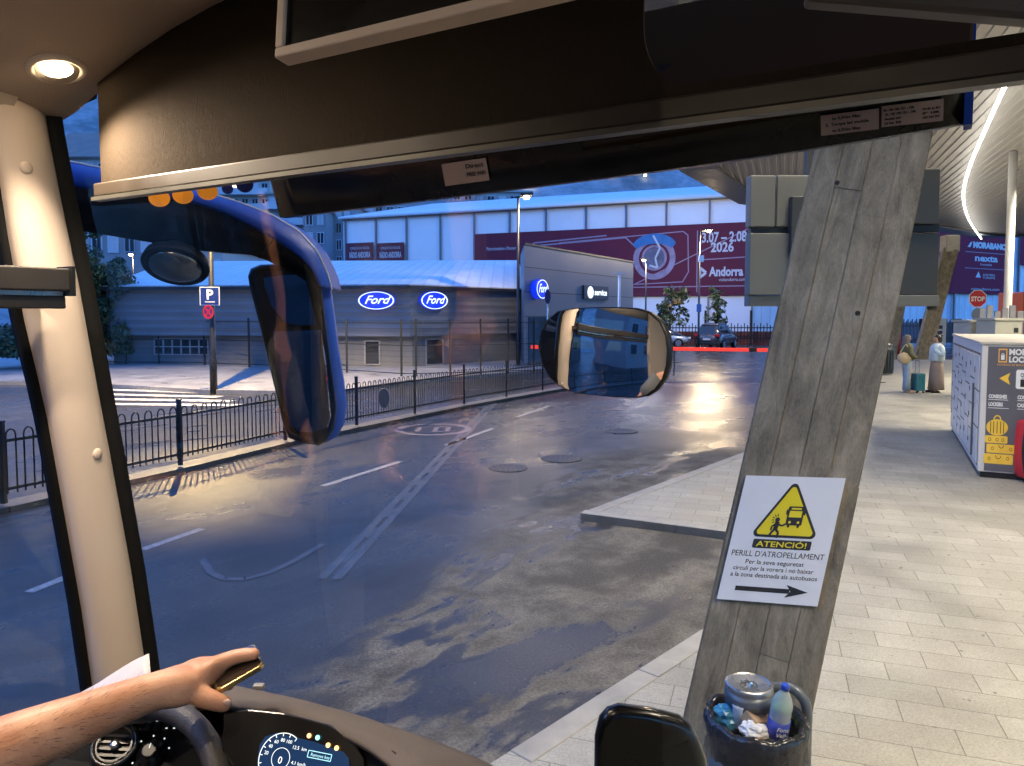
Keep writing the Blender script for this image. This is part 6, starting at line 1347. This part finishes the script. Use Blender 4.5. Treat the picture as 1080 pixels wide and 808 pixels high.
mb = MB(); mb.loft([[m - fw * .003, m.lerp(b, .5) + fw * .005, b, b + fw * .05, m + fw * .09 - ZA * .004] for m, b in zip(mc_, bc_)]); mb.build('arm_underside', blk2, arm)
mb = MB()
for px in (181, 221): 
    i = int((px - 20) / (350 - 20) * 39 * .98); a_, b_ = mc_[min(i + 3, 39)], bc_[min(i + 3, 39)]; mb.bar(a_ - fw * .004, b_ - fw * .004, .004, .004)
mb.build('arm_joint', rubber, arm)
# white light line along the arm's top
mb = MB(); mb.tube([p + ZA * .001 for p in tc_], .0028, 6); mb.build('arm_piping', mat('pale_edge', (.6, .65, .7), .3), arm)
ho = [(265, 284), (275, 280), (296, 279), (316, 282), (330, 288), (338, 300), (342, 330), (347, 370), (352, 405), (355, 430), (352, 452), (345, 464), (336, 469), (316, 466), (305, 461), (299, 448), (290, 410), (276, 350), (264, 305), (262, 292)]
Ym = 2.0
def rounded(c, Y, s_=1.0, dx=0, dy=0):
    cx = sum(p[0] for p in c) / len(c); cy = sum(p[1] for p in c) / len(c); return [P(cx + (p[0] - cx) * s_ + dx, cy + (p[1] - cy) * s_ + dy, Y) for p in c]
mb = MB(); mb.loft([rounded(ho, Ym - .002, .93), rounded(ho, Ym - .012, .97), rounded(ho, Ym, 1.0), rounded(ho, Ym + .03, 1.01)]); mb.build('mirror_frame', blk2, arm, bevel=.0)
bo = [(p[0] + (9 if p[0] > 320 else 3), p[1] + (2 if p[1] < 400 else -3)) for p in ho]
mb = MB(); mb.loft([rounded(ho, Ym + .031, 1.0, .5), rounded(bo, Ym + .05, 1.0), rounded(bo, Ym + .1, .98, 3), rounded(bo, Ym + .15, .85, 4)]); mb.build('mirror_back', busblue, arm, smooth=False)
g1_ = [(278, 293), (300, 290), (312, 290), (323, 297), (330, 325), (333, 343), (312, 343), (300, 340), (286, 322), (279, 303)]
g2_ = [(288, 350), (338, 348), (343, 385), (348, 440), (345, 451), (330, 456), (315, 455), (305, 447), (297, 405)]
for g_, nm in ((g1_, 'upper_glass'), (g2_, 'lower_glass')):
    mb = MB(); yw = 0
    cx = sum(p[0] for p in g_) / len(g_); pts_ = [P(p[0], p[1], Ym - .040 - (p[0] - cx) * .0008) for p in g_]; mb.slab(pts_, Vector((0, .012, 0))); mb.build(nm, mat('dark_mirror', (.07, .075, .08), .04, metal=1, rvar=.01), arm)
# hanging convex mirror
cmq = P(185, 281, 1.93); e = empty('convex_mirror', cmq, 'round dish-shaped convex mirror hanging under the blue arm', 'mirror')
cax = Vector((.05, -.55, -.85)).normalized(); cx_ = cax.orthogonal().normalized(); cy_ = cax.cross(cx_)
mb = MB(); mb.lathe(cmq, [(.072, .0), (.080, -.004), (.083, .002), (.078, .022), (.05, .045), (.02, .055)], 40, ax=(cx_, cy_, -cax)); mb.build('dish', blk2, e)
mb = MB(); mb.lathe(cmq + cax * .0, [(.071, .001), (.06, -.009), (.04, -.017), (.01, -.021)], 40, ax=(cx_, cy_, -cax)); mb.build('mirror_glass', mat('convex_glass', (.20, .20, .17), .12, metal=.9), e)
mb = MB(); mb.tube([cmq - cax * .05, cmq - cax * .07 + ZA * .03, P(196, 255, 1.93)], .012, 8); mb.build('stem', blk2, e)
# low black mirror housing, bottom right
e = empty('kerb_mirror', P(690, 800, 1.55), 'glossy black mirror housing rising at the bottom in front of the litter bin', 'mirror'); Yk = 1.5
ko = [(626, 850), (627, 775), (632, 754), (640, 745), (652, 741), (685, 745), (716, 753), (728, 763), (738, 780), (745, 800), (752, 850)]
kc = lambda s_, Y, dx=0, dy=0: [P(690 + (x - 690) * s_ + dx, 850 + (y - 850) * s_ + dy, Y) for x, y in ko]
mb = MB(); mb.loft([kc(.86, Yk - .03, -2, 2), kc(.95, Yk - .028), kc(.99, Yk - .01), kc(1, Yk + .02), kc(.98, Yk + .1), kc(.8, Yk + .16)]); mb.build('housing', mat('gloss_black', (.004, .004, .004), .25), e, smooth=False)
mb = MB(); q = P(690, 850, Yk + .04); mb.tube([q, q - ZA * .4, q - ZA * .6 - FA * .4], .03, 10); mb.build('stem', blk2, e)

# ================================================================== DASHBOARD
dtop = mat('dash_soft_grey', (.15, .125, .105), .7, bump=.6, bscale=700, var=.05); dblk = mat('dash_black', (.006, .006, .006), .6, spec=.2, bump=.1, bscale=400)
dash = empty('dashboard', B(-.8, .9, 1.6), 'curved charcoal dashboard cowl and black instrument panel under the windscreen', 'dashboard')
outer = [(60, 745, 1.22), (150, 735, 1.24), (212, 724, 1.25), (240, 722, 1.25), (300, 734, 1.20), (360, 749, 1.14), (420, 768, 1.08), (470, 786, 1.03), (525, 810, .97), (600, 860, .90), (660, 930, .84)]
inner = [(60, 765, 1.08), (150, 756, 1.09), (200, 745, 1.10), (232, 742, 1.10), (292, 750, 1.05), (340, 764, 1.0), (378, 781, .95), (402, 797, .90), (418, 815, .85), (430, 870, .78), (440, 950, .70)]
def sm3(c, n=5):
    return smooth([P(*p) for p in c], n)
O_, I_ = sm3(outer), sm3(inner)
mb = MB(); mb.loft([[o_ - ZA * .5 + Vector((0, .02, 0)), o_ - ZA * .03 + Vector((0, .012, 0)), o_, o_.lerp(i_, .3) + ZA * .008, o_.lerp(i_, .7) + ZA * .006, i_, i_ - ZA * .012 + Vector((0, .004, 0)), i_ - ZA * .02 + Vector((0, .05, 0))] for o_, i_ in zip(O_, I_)], closed_ring=False); o = mb.build('cowl', dtop, dash, smooth=True); s_ = o.modifiers.new('s', 'SOLIDIFY'); s_.thickness = .004
# black binnacle wall under the cowl
mb = MB(); mb.loft([[i_ - ZA * .014 + Vector((0, .045, 0)), i_ - ZA * .25 + Vector((-.03, -.08, 0)), i_ - ZA * .5 + Vector((-.06, -.2, 0))] for i_ in I_], closed_ring=False); o = mb.build('binnacle', dblk, dash, smooth=True); s_ = o.modifiers.new('s', 'SOLIDIFY'); s_.thickness = .004
# left flat panel carrying vent and switches
def dp(px, py, off=0.0):                                             # panel plane
    d = ray(px, py); n_ = DN; t = (DO + n_ * off - EYE).dot(n_) / d.dot(n_); return EYE + d * t
DN = (Vector((.12, -.60, .78))).normalized(); DO = P(140, 780, 1.10)
quad = [(-60, 900), (-20, 830), (60, 800), (95, 768), (130, 752), (180, 743), (236, 743), (228, 800), (222, 920)]
mb = MB(); mb.slab([dp(*p) for p in quad], DN * -.04); mb.build('switch_panel', dblk, dash, bevel=.003)
DU = (Vector((1, 0, 0)) - DN * DN.x).normalized(); DV = DN.cross(DU).normalized(); DV = DV if DV.z > 0 else -DV
q = dp(122, 787, .004); vt = []
mb = MB(); mb.lathe(q, [(.030, -.002), (.034, .004), (.034, .008), (.030, .010), (.026, .006), (.026, -.004)], 32, ax=(DU, DV, DN)); v_o = mb.build('air_vent', mat('vent_black', (.02, .02, .02), .25), dash)
mb = MB(); fr = Fr(q, DU, DV, DN)
for y in (-.014, -.005, .005, .014): fr.rect(mb, -.024, y - .0018, .024, y + .0018, .001, .002)
fr.ring(mb, 0, 0, .026, .0025, .0085, .001, 28); mb.build('vent_slats', mat('vent_grey', (.12, .12, .12), .3, metal=.4), v_o); mb = MB(); mb.lathe(q + DN * .003, [(.007, 0), (.0065, .006), (.003, .007)], 16, ax=(DU, DV, DN)); mb.build('vent_knob', steel, v_o)
q = dp(159, 795, .004); mb = MB(); mb.lathe(q, [(.020, 0), (.020, .002), (.012, .003), (.011, .014), (.009, .015)], 28, ax=(DU, DV, DN)); k_o = mb.build('light_knob', mat('knob_black', (.012, .012, .012), .3), dash)
mb = MB(); fr = Fr(q, DU, DV, DN)
mk = emis('backlit_marks', (.85, .9, .85), .3); mkg = emis('green_mark', (.2, 1, .5), 1.2)
for a in (20, 60, 100, 140, 180, 215): fr.ell(mb, .0255 * math.cos(R(a)), .0255 * math.sin(R(a)), .0013, .0013, .001, .0008, 8)
fr.rect(mb, -.0006, .002, .0006, .009, .0155, .001); mb.build('knob_marks', mk, k_o)
mb = MB()
for k, (px, py) in enumerate(((150, 761), (158, 761), (166, 761), (175, 761), (176, 769), (184, 769))): q = dp(px, py, .002); Fr(q, DU, DV, DN).rect(mb, -.0016, -.0008, .0016, .0008, .003, .0006)
mb.build('switch_marks', mk, dash)
for k in range(4):
    q = dp(148 + k * 9, 765, .0); mb = MB(); mb.box(q + DN * .001, (.008, .016, .004), Matrix((DU, DV, DN)).transposed()); mb.build('rocker_switch', mat('rocker', (.018, .018, .018), .4), dash, bevel=.001)
# cluster
CO = P(322, 795, .97); CN = (Vector((-.12, -.85, .52))).normalized()
def cp(px, py, off=0): d = ray(px, py); t = (CO + CN * off - EYE).dot(CN) / d.dot(CN); return EYE + d * t
CU = (cp(360, 795) - cp(280, 779)); CU.normalize(); CV = CN.cross(CU).normalized(); CV = CV if CV.z > 0 else -CV
mb = MB(); mb.slab([cp(*p) for p in ((236, 752), (262, 748), (300, 752), (345, 764), (372, 780), (384, 800), (392, 880), (230, 880))], CN * -.02); mb.build('cluster_surround', mat('surround_black', (.012, .011, .010), .2), dash, bevel=.002)
lcd = mat('lcd_blue', (.01, .02, .05), .15, emit=(.012, .045, .13), estr=.22, var=.1)
sc_p = [(272, 800), (274, 786), (280, 777), (292, 773), (330, 782), (362, 793), (368, 800), (372, 860), (270, 860)]
mb = MB(); mb.slab([cp(*p, .002) for p in sc_p], CN * .001); scr = mb.build('instrument_screen', lcd, dash)
frc = Fr(cp(296, 800, .0035), CU, CV, CN); mb = MB()
for k in range(11):
    a = R(60 + k * 20); frc.line(mb, [(.030 * math.cos(a), .030 * math.sin(a)), (.0265 * math.cos(a), .0265 * math.sin(a))], .0009, 0, .0004)
frc.ring(mb, 0, 0, .031, .0009, 0, .0004, 40, 60, 290)
for k, s_ in enumerate(('100', '80', '60', '40', '20')): a = R(75 + 24 * k); frc.text(mb, s_, .022 * math.cos(a), .022 * math.sin(a) - .002, .006, .0005, align='CENTER')
frc.ring(mb, 0, 0, .013, .0006, 0, .0004, 30, 0, 360); frc.text(mb, '0', 0, -.006, .012, .0005, align='CENTER')
frc.text(mb, '12.5  km', .012, .014, .006, .0005); frc.text(mb, '4.1 km/h', .016, -.004, .006, .0005); frc.text(mb, '0.0 bar', .018, -.012, .006, .0005); mb.build('dial_marks', emis('lcd_white', (.8, .95, 1), .35), scr)
mb = MB(); x0, y0 = .036, .008; frc.line(mb, [(x0, y0), (x0 + .033, y0), (x0 + .033, y0 + .008), (x0, y0 + .008), (x0, y0)], .0009, 0, .0004); frc.text(mb, 'Remove key', x0 + .004, y0 + .002, .0055, .0005); mb.build('message_box', emis('lcd_cyan', (.05, .8, 1), .3), scr)
for (px, py, c_) in ((326, 776, (1, .35, .05)), (335, 778, (.05, .75, 1)), (346, 786, (1, .5, .05)), (355, 789, (1, .5, .05))):
    mb = MB(); Fr(cp(px, py, .0035), CU, CV, CN).ell(mb, 0, 0, .0032, .0032, 0, .0004, 12); mb.build('warning_light', emis('warn_%d' % px, c_, .6), dash)
mb = MB(); q = P(273, 724, 1.2); mb.box(q, (.018, .012, .008)); mb.build('cowl_sensor', mat('sensor_grey', (.3, .28, .25), .5), dash, bevel=.002)

# paper sheet behind the arm
mb = MB(); rows = []
for k in range(12):
    t = k / 11; x = 66 + (157 - 66) * t; yt = 742 - 50 * t ** .8 + 3 * math.sin(t * 5); rows.append([P(x, yt, 1.16 + .03 * math.sin(t * 3)), P(x + 2, yt + 26, 1.13), P(x + 2, yt + 60, 1.11)])
mb.loft(rows, closed_ring=False); o = mb.build('paper_sheet', mat('paper', (.55, .52, .52), .7), smooth=True); s_ = o.modifiers.new('s', 'SOLIDIFY'); s_.thickness = .0006; tag(o, 'curled sheet of pale paper tucked behind the driver arm', 'paper')

# ================================================================== STEERING WHEEL
wc = B(-.96, .50, 1.62); wn = (FA * -.643 + ZA * .766).normalized(); wu = LA; wv = wn.cross(wu).normalized(); wv = wv if wv.dot(FA) > 0 else -wv
sw_ = empty('steering_wheel', wc, 'dark leather steering wheel under the driver hand', 'steering wheel')
mb = MB(); RW = .225; mb.tube([wc + (wu * math.cos(2 * math.pi * k / 64) + wv * math.sin(2 * math.pi * k / 64)) * RW for k in range(64)], .0165, 16, closed=True); mb.build('rim', mat('wheel_leather', (.055, .05, .045), .45, bump=.25, bscale=500), sw_)
mb = MB(); mb.lathe(wc - wn * .03, [(.08, -.02), (.085, 0), (.07, .025), (.02, .03)], 28, ax=(wu, wv, wn)); mb.build('hub', dblk, sw_)
for a in (-25, 205, 270): mb = MB(); dr = wu * math.cos(R(a)) + wv * math.sin(R(a)); mb.bar(wc - wn * .02 + dr * .07, wc + dr * (RW - .005), .035, .016, up=wn); mb.build('spoke', dblk, sw_, bevel=.004)
mb = MB(); mb.tube([wc - wn * .04, wc - wn * .5 + FA * .05], .035, 12); mb.build('column', dblk, sw_)

# ================================================================== DRIVER
arm_skin = bpy.data.materials.new('driver_skin'); arm_skin.use_nodes = True; n = arm_skin.node_tree; b = n.nodes['Principled BSDF']
tc = n.nodes.new('ShaderNodeTexCoord'); nz = n.nodes.new('ShaderNodeTexNoise'); nz.inputs['Scale'].default_value = 22; nz.inputs['Detail'].default_value = 6; n.links.new(tc.outputs['Object'], nz.inputs['Vector'])
cr = n.nodes.new('ShaderNodeValToRGB'); cr.color_ramp.elements[0].position = .35; cr.color_ramp.elements[0].color = (.47, .22, .125, 1); cr.color_ramp.elements[1].position = .7; cr.color_ramp.elements[1].color = (.62, .34, .215, 1); n.links.new(nz.outputs[0], cr.inputs[0]); n.links.new(cr.outputs[0], b.inputs['Base Color'])
b.inputs['Roughness'].default_value = .48; b.inputs['Subsurface Weight'].default_value = .12; b.inputs['Subsurface Radius'].default_value = (.02, .008, .004); b.inputs['Subsurface Scale'].default_value = .3
nb = n.nodes.new('ShaderNodeTexNoise'); nb.inputs['Scale'].default_value = 260; nb.inputs['Detail'].default_value = 3; bp = n.nodes.new('ShaderNodeBump'); bp.inputs['Strength'].default_value = .45; bp.inputs['Distance'].default_value = .0015; n.links.new(tc.outputs['Object'], nb.inputs['Vector']); n.links.new(nb.outputs[0], bp.inputs['Height']); n.links.new(bp.outputs[0], b.inputs['Normal'])
wr = P(166, 727, .99); el = P(-110, 836, .80); sh = B(-1.02, .13, 2.06); hipc = B(-1.02, -.05, 1.50); nk = B(-1.02, .02, 2.16)
sh2 = B(-1.42, .03, 2.05)
midf = wr.lerp(el, .5); J = [(hipc, .16), (B(-1.02, -.03, 1.75), .15), (B(-1.02, .0, 1.98), .17), (nk, .065), (B(-1.02, .05, 2.27), (.075, .085)), (B(-1.02, .06, 2.36), (.08, .09)), (B(-1.02, .04, 2.43), .055),
     (B(-.90, .10, 2.05), .075), (sh.lerp(el, .45), .052), (el, .045), (el.lerp(wr, .3) , .045), (el.lerp(wr, .62), .037), (wr, (.029, .026)),
     (P(192, 718, 1.01), (.031, .026)), (P(214, 711, 1.03), (.033, .024)),
     (B(-1.16, .1, 2.05), .07), (B(-1.33, .22, 1.84), .048), (B(-1.25, .42, 1.78), .036), (B(-1.20, .47, 1.77), .03),
     (B(-.90, .08, 1.5), .095), (B(-.86, .48, 1.52), .07), (B(-.86, .58, 1.15), .05), (B(-.86, .70, 1.06), .04),
     (B(-1.14, .08, 1.5), .095), (B(-1.18, .48, 1.52), .07), (B(-1.18, .58, 1.15), .05), (B(-1.18, .70, 1.06), .04)]
E = [(0, 1), (1, 2), (2, 3), (3, 4), (4, 5), (5, 6), (2, 7), (7, 8), (8, 9), (9, 10), (10, 11), (11, 12), (12, 13), (13, 14), (2, 15), (15, 16), (16, 17), (17, 18), (0, 19), (19, 20), (20, 21), (21, 22), (0, 23), (23, 24), (24, 25), (25, 26)]
# fingers, rooted in the palm: (points px,py,Y, radii)
def chain_f(root, pts, rs):
    i0 = root
    for p, r in zip(pts, rs): J.append((P(*p), r)); E.append((i0, len(J) - 1)); i0 = len(J) - 1
chain_f(14, [(232, 699, 1.04), (250, 692, 1.045), (264, 690, 1.045), (275, 690, 1.04)], [.0135, .0118, .0108, .0088])      # index along the phone's top edge
chain_f(14, [(237, 704, 1.065), (254, 700, 1.075), (262, 706, 1.06)], [.0125, .0105, .0085])
chain_f(14, [(234, 711, 1.08), (248, 711, 1.085), (254, 717, 1.07)], [.012, .010, .008])
chain_f(14, [(229, 718, 1.08), (239, 721, 1.08), (243, 726, 1.065)], [.011, .009, .0075])
chain_f(13, [(208, 733, 1.0), (224, 739, .995), (238, 743, 1.0), (243, 744, 1.005)], [.017, .014, .0128, .0095])              # thumb
drv = body('person', [(tuple(j[0]), j[1]) for j in J], E, arm_skin, lv=2); s_ = drv.modifiers.new('rm', 'REMESH'); s_.mode = 'VOXEL'; s_.voxel_size = .0035; s_.use_smooth_shade = True; s_ = drv.modifiers.new('sm', 'SMOOTH'); s_.iterations = 7; s_.factor = .5; tag(drv, 'driver reaching a bare arm over the steering wheel, phone in hand', 'person')
# nail on the thumb
mb = MB(); q = P(240, 741, .985); mb.lathe(q, [(.006, 0), (.0055, .0015), (.002, .002)], 14, ax=(Vector((1, 0, 0)), ZA * .8, Vector((0, -1, 0)))); mb.build('thumbnail', mat('nail', (.62, .40, .32), .3), drv)
rn = random.Random(11); mb = MB(); ax_ = (wr - el).normalized(); s1 = ax_.cross(ZA).normalized(); s2 = s1.cross(ax_)
for k in range(520):
    t = .12 + .8 * rn.random(); a = rn.random() * 6.28; rr0 = .045 + (.0285 - .045) * t; dv = s1 * math.cos(a) + s2 * math.sin(a); p = el.lerp(wr, t) + dv * (rr0 - .001); h_ = (ax_ * (.5 + rn.random()) + dv * (.5 + .4 * rn.random()) - ZA * .3 * rn.random()).normalized() * (.006 + .007 * rn.random()); w_ = h_.cross(dv).normalized() * .00022
    mb.f([p - w_, p + w_, p + h_ * .6 + w_ * .7, p + h_, p + h_ * .6 - w_ * .7])
mb.build('arm_hair', mat('arm_hair', (.10, .05, .025), .6), drv)
shirt = mat('grey_tshirt', (.12, .13, .14), .85, bump=.4, bscale=200)
rg = []
for (l, F, z, rx_, ry_) in ((-1.02, -.05, 1.42, .19, .15), (-1.02, -.04, 1.6, .18, .14), (-1.02, -.02, 1.8, .19, .14), (-1.02, .0, 1.98, .21, .13), (-1.02, .02, 2.07, .19, .11), (-1.02, .02, 2.14, .085, .075)):
    rg.append([B(l + rx_ * math.cos(2 * math.pi * k / 24), F + ry_ * math.sin(2 * math.pi * k / 24), z) for k in range(24)])
mb = MB(); mb.loft(rg); mb.build('t_shirt', shirt, drv, smooth=True)
mb = MB(); a = B(-.90, .10, 2.05); d_ = (sh.lerp(el, .45) - a); mb.tube([a - d_ * .2, a + d_ * .3, a + d_ * .8], [.085, .08, .07], 16); mb.tube([B(-1.13, .08, 2.06), B(-1.26, .16, 1.93)], [.085, .072], 16); mb.build('sleeve', shirt, drv)
rg = []
for (F, z, r_) in ((-.02, 2.22, .05), (-.01, 2.3, .09), (.0, 2.38, .10), (.03, 2.45, .085), (.04, 2.48, .03)): rg.append([B(-1.02 + r_ * math.cos(2 * math.pi * k / 20), F + r_ * .95 * math.sin(2 * math.pi * k / 20), z) for k in range(20)])
mb = MB(); mb.loft(rg); mb.build('hair', mat('driver_hair', (.03, .02, .015), .6), drv, smooth=True)
mb = MB()
for l in (-.88, -1.16): mb.tube([B(l, .02, 1.5), B(l, .48, 1.53), B(l, .58, 1.16)], [.105, .085, .065], 14)
mb.build('trousers', mat('navy_trousers', (.02, .025, .045), .8), drv)
mb = MB(); mb.box(B(-1.02, .12, 1.36), (.5, .5, .14), Matrix((LA, FA, ZA)).transposed()); e = empty('driver_seat', B(-1.02, 0, .95), 'dark fabric driver seat', 'seat'); mb.build('seat_cushion', mat('seat_fabric', (.04, .04, .05), .9), e, bevel=.03)
mb = MB(); mb.box(B(-1.02, -.24, 1.75), (.5, .12, .75), Matrix((LA, FA, ZA)).transposed()); mb.build('backrest', mat('seat_fabric', None), e, bevel=.04); mb = MB(); mb.box(B(-1.02, .1, 1.1), (.3, .3, .4), Matrix((LA, FA, ZA)).transposed()); mb.build('pedestal', black, e)
# phone
p0, p1, p2, p3 = P(226, 730, .99), P(277, 702, 1.03), P(279, 688, 1.05), P(252, 694, 1.06)
e = empty('phone', P(250, 712, 1.02), 'dark smartphone with gold edge held up in the driver hand', 'phone')
pu = (P(278, 701, 1.03) - P(228, 730, 1.0)).normalized(); pvv = (P(262, 690, 1.075) - P(238, 728, 1.005)); pvv = (pvv - pu * pvv.dot(pu)).normalized(); pn = pu.cross(pvv); pn = pn if pn.dot(EYE - p0) > 0 else -pn
fr = Fr(P(228, 729, 1.0), pu, pvv, pn); Lp = (P(278, 701, 1.03) - P(228, 730, 1.0)).length; print('PHONE', Lp)
mb = MB(); fr.poly(mb, [(.006, 0), (Lp - .006, 0), (Lp, .006), (Lp, .064), (Lp - .006, .07), (.006, .07), (0, .064), (0, .006)], -.008, .008); mb.build('case', mat('gold_edge', (.55, .38, .16), .25, metal=.9), e, bevel=.0015)
mb = MB(); fr.poly(mb, [(.009, .003), (Lp - .009, .003), (Lp - .003, .009), (Lp - .003, .061), (Lp - .009, .067), (.009, .067), (.003, .061), (.003, .009)], .0, .0008); mb.build('screen', mat('phone_screen', (.03, .02, .015), .06, spec=.9), e)
# no further cabin light here: the added fill lamps above brighten the coach
